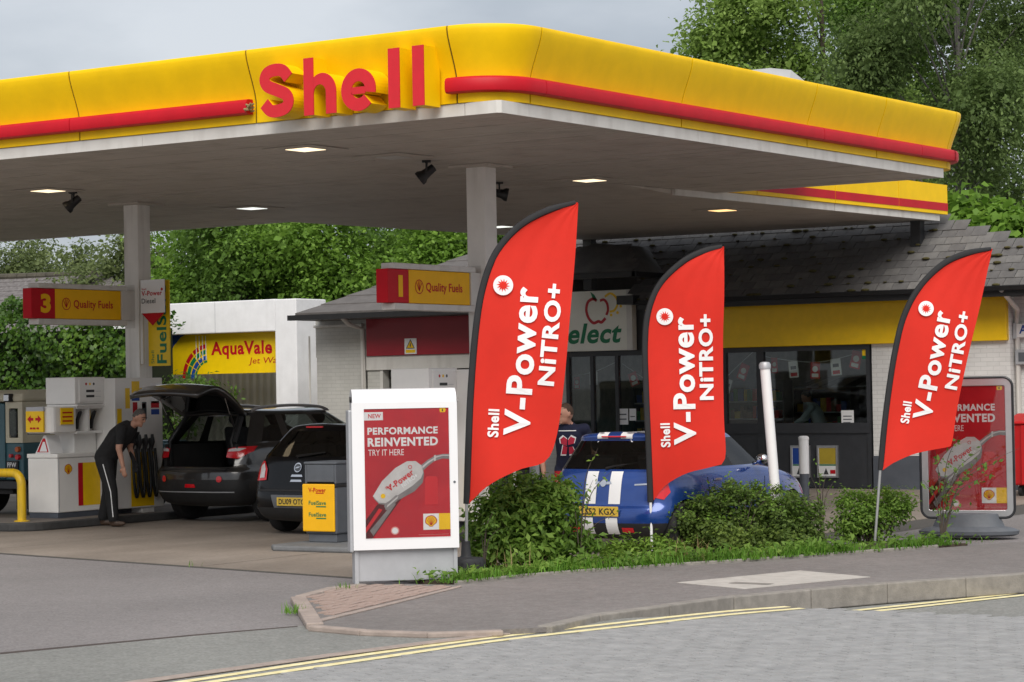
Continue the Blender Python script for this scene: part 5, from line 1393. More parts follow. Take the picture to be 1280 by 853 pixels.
    def proj(s, poly, O, right, up, d, off, name, m, parent=None, cuts=3, zmax=None):
        """flat outline dropped onto the bodywork along d"""
        O, right, up, d = Vec(O), Vec(right), Vec(up), Vec(d).normalized()
        bm = bmesh.new(); f = bm.faces.new([bm.verts.new((p[0], p[1], 0)) for p in poly])
        bmesh.ops.triangulate(bm, faces=bm.faces[:])
        for _ in range(cuts): bmesh.ops.subdivide_edges(bm, edges=bm.edges[:], cuts=1, use_grid_fill=True)
        vs_, last = [], 1.0
        for v in bm.verts:
            o = O + right * v.co.x + up * v.co.y; h = s.bvh.ray_cast(o, d, 3)
            if h[0] is not None: last = h[3]; vs_.append(h[0] - d * off)
            else: vs_.append(o + d * last - d * off)
        bm.verts.index_update(); fs_ = [[v.index for v in f.verts] for f in bm.faces]; bm.free()
        me = bpy.data.meshes.new(name); me.from_pydata([tuple(v) for v in vs_], [], fs_)
        o = link(name, me, parent or s.t, m); me.polygons.foreach_set('use_smooth', [True] * len(fs_))
        return o
    def line(s, pts, O, right, up, d, r, name, m):
        O, right, up, d = Vec(O), Vec(right), Vec(up), Vec(d).normalized(); P = []
        for a, b in zip(pts, pts[1:]):
            for k in range(8):
                t = k / 8; o = O + right * (a[0] + (b[0] - a[0]) * t) + up * (a[1] + (b[1] - a[1]) * t); h = s.bvh.ray_cast(o, d, 3)
                if h[0] is not None: P.append(h[0])
        if len(P) > 2: MB().tube(P, r, 5).build(name, m, s.t, smooth=True)
    def rear(s, poly, off, name, m, **k): return s.proj(poly, (0, -1.5, 0), (1, 0, 0), (0, 0, 1), (0, 1, 0), off, name, m, **k)
    def side(s, poly, off, name, m, sgn=1, **k): return s.proj(poly, (2 * sgn, 0, 0), (0, 1, 0), (0, 0, 1), (-sgn, 0, 0), off, name, m, **k)
    def sideline(s, pts, sgn=1, r=.005): s.line(pts, (2 * sgn, 0, 0), (0, 1, 0), (0, 0, 1), (-sgn, 0, 0), r, 'door_seam', m_arch)
    def wheel(s, x, y, r, w_, rim):
        wt = MB().lathe([(r * .66, -w_ / 2), (r * .9, -w_ / 2), (r * .98, -w_ / 2 + .02), (r, -w_ / 2 + .05), (r, w_ / 2 - .05), (r * .98, w_ / 2 - .02), (r * .9, w_ / 2), (r * .66, w_ / 2)], 32, (x, y, r), 'x')
        tw = wt.build('wheel', m_rubber, s.t, smooth=True)
        sg_ = 1 if x > 0 else -1; b = MB()
        b.lathe([(r * .67, sg_ * w_ * .50), (r * .62, sg_ * w_ * .50), (r * .6, sg_ * w_ * .2), (r * .55, sg_ * w_ * .18)], 28, (x, y, r), 'x')
        for k in range(5):
            a = 2 * math.pi * k / 5; c, sn = math.cos(a), math.sin(a); P = []
            for rr, hw in ((.08, .05), (r * .64, .075)):
                for q in (-hw, hw): P.append((y + rr * c - q * sn, r + rr * sn + q * c))
            b.prism([P[0], P[1], P[3], P[2]], x + sg_ * w_ * .34, x + sg_ * w_ * .46, 'x')
        b.lathe([(.085, sg_ * w_ * .3), (.08, sg_ * w_ * .48), (.03, sg_ * w_ * .5)], 16, (x, y, r), 'x')
        b.build('rim', rim, tw, smooth=True)
    def seats(s, rows, z=.55):
        for y, xs_ in rows:
            for x in xs_:
                b = MB(); b.box(x - .24, x + .24, y - .02, y + .48, z - .22, z); st = b.build('seat', m_seat, s.t, bevel=.05)
                b = MB(); b.prism([(y - .06, z), (y + .1, z), (y - .02, z + .58), (y - .14, z + .58)], x - .23, x + .23, 'x'); b.build('seat_back', m_seat, st, bevel=.05)
                b = MB(); b.ell((x, y - .11, z + .70), (.13, .05, .10), 12, 8); b.build('headrest', m_seat, st, smooth='all')
    def plate(s, txt_, zc, off=.012, w_=.52, h_=.11, y=None):
        h = s.bvh.ray_cast(Vec((0, -1.5, zc)), Vec((0, 1, 0)), 3); yy = (h[0].y if h[0] is not None else 0) - off
        p = MB().box(-w_ / 2, w_ / 2, yy - .008, yy, zc - h_ / 2, zc + h_ / 2).build('number_plate', m_plate, s.t, bevel=.004)
        text(p, frame((0, yy - .008, 0), (1, 0, 0)), txt_, -w_ * .43, zc - .036, w_ * .86, .072, m_platew, .02, .003)

def lin(pts):
    """piecewise linear z(y)"""
    def f(y):
        if y <= pts[0][0]: return pts[0][1]
        for (a, b), (c, d) in zip(pts, pts[1:]):
            if y <= c: return b + (d - b) * (y - a) / (c - a)
        return pts[-1][1]
    return f
RZ = rad(-2.46)
# --------------------------------------------------- small black hatchback
m_corsa = mat('black metallic paint', (.003, .0031, .004), .22, .12, 3, coat=.1, spec=.3)
c = Car('hatchback_car', 'black small hatchback parked behind the yellow fronted bin', (-5.81, 3.82, .012), RZ)
L = 4.0
ysb = [.52, 1.05, 1.5, 2.05, 2.5, 2.85, 3.25]
ysr = [.75, 1.05, 1.35, 1.7, 1.95, 2.05, 2.1]
lay = [dict(z=.17, yr=.22, yf=L - .3, w=.70), dict(z=.22, yr=.07, yf=L - .10, w=.80, br=.10), dict(z=.36, yr=.01, yf=L - .01, w=.835, br=.11), dict(z=.52, yr=0, yf=L, w=.848, br=.11),
       dict(z=.62, yr=.05, yf=L - .03, w=.855, br=.09), dict(z=lin([(0, .80), (2.8, .76), (4, .70)]), yr=.10, yf=L - .10, w=.85, br=.08, bf=.2),
       dict(z=lin([(0, .92), (2.8, .90), (4, .76)]), yr=.13, yf=L - .28, w=.825, br=.08, bf=.22),
       dict(z=lin([(0, .985), (2.9, .965), (3.4, .93)]), yr=.155, yf=3.2, w=.79, br=.07, ys=[.50, 1.05, 1.5, 2.0, 2.4, 2.75, 2.95], bf=.2),
       dict(z=lin([(0, 1.02), (3, .995)]), yr=.175, yf=3.05, w=.775, br=.07, ys=[.50, 1.03, 1.48, 1.98, 2.35, 2.68, 2.83], bf=.2),
       dict(z=1.355, yr=.44, yf=2.32, w=.60, br=.09, ys=[.68, 1.03, 1.40, 1.72, 1.93, 2.08, 2.16], bf=.12),
       dict(z=1.41, yr=.48, yf=2.2, w=.55, br=.09, ys=[.70, 1.02, 1.35, 1.66, 1.85, 1.98, 2.05], bf=.12, crown=.02),
       dict(z=1.435, yr=.62, yf=2.0, w=.40, br=.06, ys=[.8, 1.0, 1.25, 1.5, 1.7, 1.8, 1.86], bf=.1, crown=.02)]
def cm(k, j):
    if k <= 1: return 2
    if k == 8:
        if j <= 2: return 1
        if j == 3: return 0
        if j in (4, 5, 7, 8): return 1
        if j >= 11: return 1
    return 0
c.body(lay, 7, cm, [m_corsa, m_privacy, m_trim, m_arch], {8: .85, 9: .85, 2: .3, 4: .55}, [(s * .80, y) for s in (-1, 1) for y in (.72, 3.2)], .335)
c.split({0: 'body', 1: 'window', 2: 'lower_trim', 3: 'wheel_arch'})
for y in (.72, 3.2):
    for s in (-1, 1): c.wheel(s * .745, y, .295, .19, m_alu)
for s in (-1, 1):
    c.proj([(s * .56, .70), (s * .845, .69), (s * .85, .92), (s * .77, .99), (s * .62, .965), (s * .575, .86)], (0, -1.5, 0), (1, 0, 0), (0, 0, 1), (-s * .25, 1, 0), .012, 'tail_light', m_tail) if False else None
    lp = [(.56, .72), (.84, .70), (.86, .88), (.80, .985), (.66, .96), (.58, .86)]
    o = c.proj([(s * x, z) for x, z in lp], (s * .35, -1.5, 0), (1, 0, 0), (0, 0, 1), (-s * .24, 1, 0), .014, 'tail_light', m_tail)
    c.proj([(s * x, z) for x, z in ((.60, .75), (.70, .745), (.72, .90), (.66, .945), (.61, .86))], (s * .35, -1.5, 0), (1, 0, 0), (0, 0, 1), (-s * .24, 1, 0), .022, 'reversing_lens', m_tailw, parent=o)
c.rear([(-.34, .36), (.34, .36), (.40, .53), (-.40, .53)], .006, 'recess_reflection', mat('bumper reflection grey', (.11, .115, .125), .3, .1))
c.plate('DU09 OTO', .445, off=.02)
c.rear(circ(0, .885, .062, 20), .012, 'badge_ring', m_chrome); c.rear(circ(0, .885, .048, 16), .016, 'badge_disc', m_grey); c.rear([(-.05, .872), (-.01, .895), (.05, .898), (.01, .878)], .019, 'badge_bolt', m_chrome)
for z in (.765, .70): c.rear([(-.10, z), (.10, z), (.085, z + .028), (-.085, z + .028)], .01, 'tailgate_handle', m_chrome)
c.rear([(.42, .80), (.62, .82), (.62, .84), (.42, .82)], .008, 'model_script', m_chrome) if False else None
c.rear([(-.7, .575), (.7, .575), (.7, .60), (-.7, .60)], .006, 'bumper_edge', m_trim, cuts=4)
for s in (-1, 1): c.rear([(s * .72, .33), (s * .78, .33), (s * .78, .37), (s * .72, .37)], .012, 'fog_lens', m_tailw)
b = MB(); b.tube([(-.05, .16, 1.03), (.1, .17, 1.05), (.38, .22, 1.08)], [.018, .012, .008], 6); b.build('rear_wiper', m_black, c.t, smooth=True)
box('high_brake_light', -.14, .14, .455, .485, 1.392, 1.415, m_tail, c.t, bevel=.006)
MB().tube([(0, .85, 1.46), (0, .60, 1.60)], .006, 6).build('aerial', m_black, c.t)
c.seats([(.75, (-.42, 0, .42)), (1.75, (-.37, .37))], .60)
box('interior_floor', -.72, .72, .3, 2.9, .3, .36, m_dark, c.t); box('dashboard', -.70, .70, 2.45, 2.85, .6, .94, m_dark, c.t, bevel=.05); box('parcel_shelf', -.66, .66, .32, .68, .93, .95, m_dark, c.t)
for s in (-1, 1):
    c.sideline([(1.25, .42), (1.22, .95)], s); c.sideline([(2.55, .36), (2.72, .9)], s)
    b = MB(); b.ell((s * .93, 2.5, 1.04), (.09, .06, .07), 12, 8); b.tube([(s * .80, 2.5, .99), (s * .93, 2.5, 1.02)], .025, 6); b.build('door_mirror', m_corsa, c.t, smooth='all')

# --------------------------------------------------- blue striped hatchback
m_mini = mat('blue metallic paint', (.012, .055, .26), .25, .1, 3, coat=1, metal=.35)
c = Car('striped_car', 'blue hatchback with twin white stripes behind the middle flag', (-.28, 2.3, .003), RZ)
L = 3.63
mz = 1.385
lay = [dict(z=.17, yr=.2, yf=L - .3, w=.70), dict(z=.22, yr=.05, yf=L - .10, w=.79, br=.14), dict(z=.36, yr=.0, yf=L - .01, w=.825, br=.16), dict(z=.50, yr=0, yf=L, w=.835, br=.16),
       dict(z=.56, yr=.06, yf=L - .02, w=.84, br=.15), dict(z=lin([(0, .74), (2.6, .73), (3.63, .68)]), yr=.09, yf=L - .06, w=.84, br=.14, bf=.22),
       dict(z=lin([(0, .86), (2.6, .86), (3.63, .74)]), yr=.12, yf=L - .2, w=.82, br=.13, bf=.26),
       dict(z=lin([(0, .92), (2.4, .92), (3.2, .87)]), yr=.15, yf=2.95, w=.79, br=.12, ys=[.45, .9, 1.25, 1.7, 2.05, 2.25, 2.5], bf=.24),
       dict(z=lin([(0, .945), (2.6, .935)]), yr=.165, yf=2.6, w=.775, br=.12, ys=[.45, .9, 1.22, 1.68, 2.0, 2.2, 2.38], bf=.2),
       dict(z=1.27, yr=.36, yf=2.12, w=.635, br=.12, ys=[.58, .9, 1.18, 1.52, 1.75, 1.92, 1.99], bf=.12),
       dict(z=1.32, yr=.33, yf=2.06, w=.62, br=.13, ys=[.55, .88, 1.15, 1.48, 1.7, 1.85, 1.93], bf=.12, crown=.012),
       dict(z=mz - .04, yr=.42, yf=1.95, w=.53, br=.10, ys=[.6, .88, 1.12, 1.42, 1.62, 1.76, 1.83], bf=.1, crown=.03)]
def mm(k, j):
    if k <= 1: return 2
    if k == 8:
        if j <= 2: return 1
        if j == 3: return 2
        if j in (4, 5, 7, 8, 9): return 1
        if j in (6, 10): return 2
        if j >= 11: return 1
    return 0
c.body(lay, 7, mm, [m_mini, m_carglass, m_trim, m_arch], {8: .9, 9: .9, 2: .3, 4: .5}, [(s * .80, y) for s in (-1, 1) for y in (.55, 3.0)], .33)
c.split({0: 'body', 1: 'window', 2: 'lower_trim', 3: 'wheel_arch'})
for y in (.55, 3.0):
    for s in (-1, 1): c.wheel(s * .735, y, .29, .18, m_alu)
for x0, x1 in ((-.235, -.085), (.085, .235)):
    c.rear([(x0, .235), (x1, .235), (x1, .42), (x0, .42)], .005, 'white_stripe', m_white, cuts=4); c.rear([(x0, .57), (x1, .57), (x1, .93), (x0, .93)], .005, 'white_stripe', m_white, cuts=4)
    c.proj([(x0, .36), (x1, .36), (x1, 1.95), (x0, 1.95)], (0, 0, 3), (1, 0, 0), (0, 1, 0), (0, 0, -1), .004, 'white_stripe', m_white, cuts=4)
    c.proj([(x0, 2.62), (x1, 2.62), (x1, 3.5), (x0, 3.5)], (0, 0, 3), (1, 0, 0), (0, 1, 0), (0, 0, -1), .004, 'white_stripe', m_white, cuts=4)
for x0, x1 in ((-.235, -.085), (.085, .235)): c.rear([(x0, 1.29), (x1, 1.29), (x1, 1.362), (x0, 1.362)], .005, 'white_stripe', m_white, cuts=3)
c.plate('LS52 KGX', .49, off=.02)
for s in (-1, 1):
    o = c.proj([(s * x, z) for x, z in ((.60, .66), (.77, .62), (.83, .70), (.80, .80), (.70, .83), (.66, .80))], (s * .3, -1.5, 0), (1, 0, 0), (0, 0, 1), (-s * .2, 1, 0), .014, 'tail_light', m_tail)
    c.rear([(s * .28, .255), (s * .42, .255), (s * .42, .31), (s * .28, .31)], .008, 'reflector', m_tail)
c.rear(circ(0, .80, .04, 16), .010, 'badge', m_chrome); c.rear([(-.11, .79), (-.04, .785), (-.04, .815), (-.1, .82)], .008, 'badge_wing', m_chrome); c.rear([(.11, .79), (.04, .785), (.04, .815), (.1, .82)], .008, 'badge_wing', m_chrome)
c.rear([(.40, .775), (.60, .785), (.60, .803), (.40, .793)], .007, 'model_script', m_chrome)
b = MB(); b.tube([(0, .165, .96), (.1, .19, .985), (.36, .25, 1.02)], [.018, .012, .008], 6); b.build('rear_wiper', m_black, c.t, smooth=True)
box('high_brake_light', -.16, .16, .325, .35, 1.305, 1.32, m_tail, c.t, bevel=.004)
c.seats([(.72, (-.36, .36)), (1.5, (-.36, .36))], .52)
box('interior_floor', -.70, .70, .3, 2.5, .28, .34, m_dark, c.t); box('dashboard', -.68, .68, 2.05, 2.35, .55, .9, m_dark, c.t, bevel=.05)
for s in (-1, 1):
    c.sideline([(1.02, .40), (1.0, .90)], s); c.sideline([(2.2, .36), (2.32, .86)], s)
    b = MB(); b.ell((s * .92, 2.08, 1.0), (.08, .055, .065), 12, 8); b.tube([(s * .80, 2.08, .95), (s * .91, 2.08, .98)], .022, 6); b.build('door_mirror', m_chrome, c.t, smooth='all')
    o = c.proj(circ(0, 0, .11, 18), (s * .55, 5, .70), (1, 0, 0), (0, 0, 1), (0, -1, 0), .01, 'headlight', m_tailw)
    b = MB(); b.box(s * .845 - .012, s * .845 + .012, 1.12, 1.27, .80, .82); b.build('door_handle', m_chrome, c.t)

# --------------------------------------------------- grey crossover with raised tailgate
m_qash = mat('dark grey metallic paint', (.045, .043, .042), .3, .12, 3, coat=1, metal=.45)
c = Car('crossover_car', 'dark grey crossover with its tailgate raised beside the pump', (-9.12, 5.62, .012), RZ); c.t.scale = (1.03, 1.03, 1.03)
L = 4.5
lay = [dict(z=.22, yr=.3, yf=L - .35, w=.72), dict(z=.28, yr=.10, yf=L - .12, w=.84, br=.12), dict(z=.46, yr=.02, yf=L - .02, w=.88, br=.14), dict(z=.62, yr=0, yf=L, w=.885, br=.15),
       dict(z=.73, yr=.02, yf=L - .01, w=.885, br=.16), dict(z=.78, yr=.10, yf=L - .04, w=.885, br=.14, bf=.2), dict(z=lin([(0, .95), (3, .93), (4.5, .85)]), yr=.14, yf=L - .15, w=.885, br=.14, bf=.22),
       dict(z=lin([(0, 1.06), (3, 1.02), (4.5, .92)]), yr=.18, yf=L - .3, w=.865, br=.13, bf=.25),
       dict(z=lin([(0, 1.10), (3, 1.06)]), yr=.20, yf=3.75, w=.835, br=.13, ys=[.62, 1.12, 1.27, 2.05, 2.15, 3.0, 3.25], bf=.25),
       dict(z=lin([(0, 1.13), (3, 1.09)]), yr=.22, yf=3.45, w=.82, br=.13, ys=[.62, 1.10, 1.25, 2.02, 2.12, 2.85, 3.05], bf=.22),
       dict(z=lin([(0, 1.48), (1.2, 1.51), (2.6, 1.48)]), yr=.52, yf=2.62, w=.64, br=.12, ys=[.92, 1.10, 1.22, 1.80, 1.88, 2.28, 2.42], bf=.14),
       dict(z=1.56, yr=.50, yf=2.45, w=.60, br=.12, ys=[.8, 1.08, 1.2, 1.72, 1.80, 2.12, 2.26], bf=.14, crown=.03),
       dict(z=1.585, yr=.65, yf=2.25, w=.42, br=.08, ys=[.9, 1.05, 1.2, 1.6, 1.7, 1.9, 2.0], bf=.12, crown=.035)]
def qm(k, j):
    if k <= 1: return 2
    if k == 2 and j <= 3: return 2
    if 5 <= k <= 9 and j <= 1: return 4
    if 6 <= k <= 9 and j == 2: return 4
    if k == 9:
        if j in (4, 6, 8): return 1
        if j >= 11: return 1
    return 0
c.body(lay, 7, qm, [m_qash, m_carglass, m_trim, m_arch, m_dark], {9: .9, 10: .9, 4: .6, 5: .4, 2: .3}, [(s * .84, y) for s in (-1, 1) for y in (.85, 3.55)], .385)
c.split({0: 'body', 1: 'window', 2: 'lower_trim', 3: 'wheel_arch'}, drop=(4,))
for y in (.85, 3.55):
    for s in (-1, 1): c.wheel(s * .78, y, .345, .215, m_alu)
# load space: floor, side trims, seat backs
box('boot_floor', -.66, .66, .16, 1.35, .66, .72, m_trim, c.t); box('cabin_floor', -.78, .78, 1.36, 3.3, .36, .42, m_dark, c.t)
for s in (-1, 1):
    b = MB(); b.prism([(.20, .70), (1.4, .70), (1.4, 1.08), (.25, 1.10)], s * .66 - .03, s * .66 + .03, 'x'); b.build('boot_side_trim', m_dark, c.t)
    b = MB(); b.tube([(s * .62, .26, 1.12), (s * .57, .42, 1.34), (s * .52, .55, 1.50)], .035, 8); b.build('pillar_trim', m_trim, c.t, smooth=True)
box('load_sill', -.62, .62, .06, .22, .735, .76, m_trim, c.t, bevel=.01)
c.seats([(1.55, (-.42, 0, .42)), (2.45, (-.40, .40))], .74)
box('dashboard', -.74, .74, 2.95, 3.3, .7, 1.05, m_dark, c.t, bevel=.05)
box('headliner', -.56, .56, .62, 2.4, 1.53, 1.545, mat('headliner', (.2, .19, .18), .9, .1), c.t)
b = MB(); b.tube([(-.62, .30, .80), (-.58, .24, 1.14), (-.50, .50, 1.50), (0, .46, 1.535), (.50, .50, 1.50), (.58, .24, 1.14), (.62, .30, .80)], .022, 8); b.build('door_seal', m_black, c.t, smooth=True)
for s in (-1, 1):
    o = c.proj([(s * x, z) for x, z in ((.60, .92), (.80, .90), (.98, 1.0), (1.0, 1.07), (.78, 1.065), (.62, 1.04))], (s * .55, -1.5, 0), (1, 0, 0), (0, 0, 1), (-s * .36, 1, 0), .014, 'tail_light', m_tail)
    c.proj([(s * x, z) for x, z in ((.62, 1.0), (.80, 1.005), (.9, 1.045), (.76, 1.05), (.64, 1.035))], (s * .55, -1.5, 0), (1, 0, 0), (0, 0, 1), (-s * .36, 1, 0), .02, 'tail_lens', m_tailw, parent=o)
    c.rear(circ(s * .52, .62, .045, 16), .012, 'fog_light', m_tail)
c.rear([(-.10, .50), (.10, .50), (.085, .55), (-.085, .55)], .01, 'reflector', m_tail)
c.rear([(-.72, .43), (.72, .43), (.72, .445), (-.72, .445)], .008, 'bumper_edge', m_lgrey, cuts=4)
for s in (-1, 1):
    b = MB(); b.tube(spline([(s * .57, .66, 1.555), (s * .585, .85, 1.60), (s * .585, 1.5, 1.625), (s * .58, 2.1, 1.60), (s * .56, 2.35, 1.55)], 6), .022, 8); b.build('roof_rail', m_alu, c.t, smooth=True)
    c.sideline([(1.2, .75), (1.18, 1.06)], s); c.sideline([(2.08, .5), (2.08, 1.05)], s); c.sideline([(3.1, .5), (3.12, 1.0)], s)
    b = MB(); b.ell((s * .99, 2.85, 1.12), (.10, .07, .09), 12, 8); b.tube([(s * .85, 2.85, 1.06), (s * .98, 2.85, 1.09)], .03, 6); b.build('door_mirror', m_qash, c.t, smooth='all')
    for y in (1.35, 2.25): box('door_handle', s * .885 - .012, s * .885 + .015, y, y + .16, .93, .955, m_qash, c.t)
# the raised tailgate: shell, inner trim, window, lamps
def gate(u, v, th):
    """u 0..1 hinge to lower edge, v -1..1 across"""
    y = .50 - 1.04 * u; z = 1.585 + .40 * math.sin(min(1, u * 1.25) * 1.45) - (.13 * max(0, u - .7) / .3)
    w_ = .60 + .10 * math.sin(u * 2.6); dr_ = .06 * v * v * (1 - .3 * u)
    return (v * w_, y + .05 * v * v, z - dr_ - th)
NU, NV = 12, 12
b = MB(); V0 = [gate(i / NU, -1 + 2 * k / NV, 0) for i in range(NU + 1) for k in range(NV + 1)]; V1 = [gate(i / NU, (-1 + 2 * k / NV) * .97, .06 + .03 * math.sin(3.1 * i / NU)) for i in range(NU + 1) for k in range(NV + 1)]
n0 = len(V0); fs = []
for i in range(NU):
    for k in range(NV):
        a = i * (NV + 1) + k; fs.append((a, a + 1, a + NV + 2, a + NV + 1)); fs.append((n0 + a, n0 + a + NV + 1, n0 + a + NV + 2, n0 + a + 1))
rim_ = [k for k in range(NV + 1)] + [i * (NV + 1) + NV for i in range(1, NU + 1)] + [NU * (NV + 1) + k for k in range(NV - 1, -1, -1)] + [i * (NV + 1) for i in range(NU - 1, 0, -1)]
for a, q in zip(rim_, rim_[1:] + rim_[:1]): fs.append((a, n0 + a, n0 + q, q))
b.add(V0 + V1, fs); tg = b.build('tailgate', m_qash, c.t, smooth='all')
def gpatch(u0, u1, v0, v1, th, name, m, n=6):
    q = MB(); q.add([gate(u0 + (u1 - u0) * i / n, v0 + (v1 - v0) * k / n, th + .03 * math.sin(3.1 * (u0 + (u1 - u0) * i / n))) for i in range(n + 1) for k in range(n + 1)], [(i * (n + 1) + k, (i + 1) * (n + 1) + k, (i + 1) * (n + 1) + k + 1, i * (n + 1) + k + 1) for i in range(n) for k in range(n)])
    return q.build(name, m, tg, smooth='all')
gpatch(.10, .50, -.8, .8, .066, 'tailgate_window', m_carglass); gpatch(.55, .96, -.86, .86, .068, 'inner_trim', m_trim)
gpatch(.90, .95, -.12, .12, .075, 'latch', m_lgrey, 2)
for s in (-1, 1): gpatch(.56, .72, s * .84, s * .965, -.012, 'tail_light', m_tail, 3)
gpatch(.78, .90, -.5, .5, -.006, 'chrome_strip', m_chrome)
for s in (-1, 1):
    a, q = Vec((s * .58, .36, 1.22)), Vec(gate(.45, s * .9, .07)); MB().tube([a, a.lerp(q, .55)], .014, 8).build('gas_strut', m_black, c.t, smooth=True); MB().tube([a.lerp(q, .55), q], .007, 8).build('strut_rod', m_chrome, c.t, smooth=True)

# --------------------------------------------------- old off-roader on the left
m_lr = mat('teal paint', (.035, .115, .145), .4, .15, 2, coat=.4); m_lrc = mat('cream paint', (.66, .61, .46), .45, .1, 2)
lt = thing('off_road_vehicle', 'old teal and cream boxy off-roader behind the left pump', 'car', (-13.85, 6.3, .0), RZ, 'cars on the forecourt')
HWd = .80
b = MB()
b.prism([(0, .58), (2.55, .58), (2.55, 1.16), (0, 1.16)], -HWd, HWd, 'x'); b.build('body_tub', m_lr, lt, bevel=.02)
b = MB(); b.prism([(2.56, .55), (3.75, .55), (3.75, 1.10), (2.56, 1.13)], -.78, .78, 'x'); b.build('bonnet', m_lr, lt, bevel=.04)
for s in (-1, 1):
    b = MB(); x = s * (HWd - .03)
    for r in ((.02, 2.3, 1.162, 1.28), (.02, 2.3, 1.70, 1.80), (.02, .10, 1.281, 1.699), (1.0, 1.15, 1.281, 1.699), (2.15, 2.3, 1.281, 1.699)): b.box(x - .02, x + .02, r[0], r[1], r[2], r[3])
    b.build('upper_side', m_lrc, lt); 
    for y0, y1 in ((.10, 1.0), (1.15, 2.15)): box('side_window', x - .006, x + .006, y0, y1, 1.282, 1.698, m_carglass, lt)
    b = MB(); b.prism([(.36, 1.26), (1.02, 1.26), (1.02, 1.72), (.36, 1.72)], 0, .01, 'x')
b = MB(); b.prism([(-.04, 1.802), (2.5, 1.802), (2.45, 1.94), (2.2, 1.99), (.1, 1.99), (-.02, 1.93)], -HWd - .02, HWd + .02, 'x'); b.build('roof', m_lrc, lt, bevel=.05)
# rear face: door in the middle, cream corners with tall rounded windows, lamps
for s in (-1, 1):
    bk_ = MB()
    for r in ((.42, .80, 1.162, 1.24), (.42, .80, 1.70, 1.80), (.42, .50, 1.241, 1.699), (.70, .80, 1.241, 1.699)): bk_.box(min(s * r[0], s * r[1]), max(s * r[0], s * r[1]), -.012, .022, r[2], r[3])
    bk_.build('rear_corner', m_lrc, lt)
for s in (-1, 1):
    o = MB().prism(rrect(s * .6 - .085, s * .6 + .085, 1.25, 1.69, .07), -.02, -.013, 'y').build('corner_window', m_black, lt)
    MB().prism(rrect(s * .6 - .065, s * .6 + .065, 1.27, 1.67, .055), -.026, -.0205, 'y').build('corner_glass', m_carglass, o)
    o = MB().lathe([(.04, -.05), (.045, -.02), (.045, 0)], 14, (s * .70, -.0, 1.06), 'y').build('indicator_lamp', mat('amber lamp', (.55, .12, .02), .3, .1), lt)
    MB().lathe([(.04, -.05), (.045, -.02), (.045, 0)], 14, (s * .70, -.0, .94), 'y').build('tail_light', m_tail, lt)
dr_ = box('rear_door', -.415, .415, -.03, .0, .60, 1.78, m_lr, lt, bevel=.015)
box('rear_window', -.30, .30, -.036, -.031, 1.28, 1.66, m_carglass, dr_)
MB().tube([(-.39, -.05, .7), (-.39, -.05, 1.6)], .015, 6).build('door_hinge', m_blackm, dr_)
np_ = box('number_plate', .44, .70, -.03, -.004, .66, .88, m_black, lt)
f = frame((0, -.03, 0), (1, 0, 0)); text(np_, f, 'FFW', .47, .78, .2, .075, m_print, .02, .003); text(np_, f, '889H', .46, .675, .22, .075, m_print, .02, .003)
MB().lathe([(.03, -.05), (.03, -.0)], 12, (.55, -.0, .96), 'y').build('reflector', m_tail, lt)
wk = box('work_lamp', .47, .61, -.10, .0, 1.80, 1.93, m_black, lt, bevel=.02); box('lamp_glass', .485, .595, -.108, -.101, 1.82, 1.91, m_chrome, wk)
box('rear_bumper', -.78, .78, -.08, .0, .45, .56, m_blackm, lt); box('chassis', -.55, .55, 0, 3.5, .36, .57, m_dark, lt)
for s in (-1, 1): box('mud_flap', s * .66 - .16, s * .66 + .16, .12, .14, .12, .5, m_rubber, lt)
tmp = Car.__new__(Car); tmp.t = lt
for y in (.62, 2.85):
    for s in (-1, 1):
        tmp.wheel(s * .66, y, .37, .2, m_lrc); MB().lathe([(.43, -.09), (.43, .09)], 26, (s * .73, y, .42), 'x').build('wheel_arch', m_arch, lt)
b = MB(); b.prism([(2.35, 1.16), (2.55, 1.16), (2.42, 1.80), (2.32, 1.80)], -.76, .76, 'x'); b.build('windscreen', m_carglass, lt)
box('mirror', .86, 1.04, 2.5, 2.54, 1.28, 1.48, m_black, lt, bevel=.02); MB().tube([(.78, 2.6, 1.12), (.92, 2.54, 1.3)], .012, 6).build('mirror_arm', m_black, lt)
for s in (-1, 1): b = MB(); b.box(s * .72 - .10, s * .72 + .10, 2.6, 3.7, 1.0, 1.06); b.build('wing_top', m_lr, lt, bevel=.02)
b = MB(); b.tube([(.80, 2.3, .9), (.805, 2.3, 1.15)], .006, 5); b.build('door_seam', m_arch, lt)
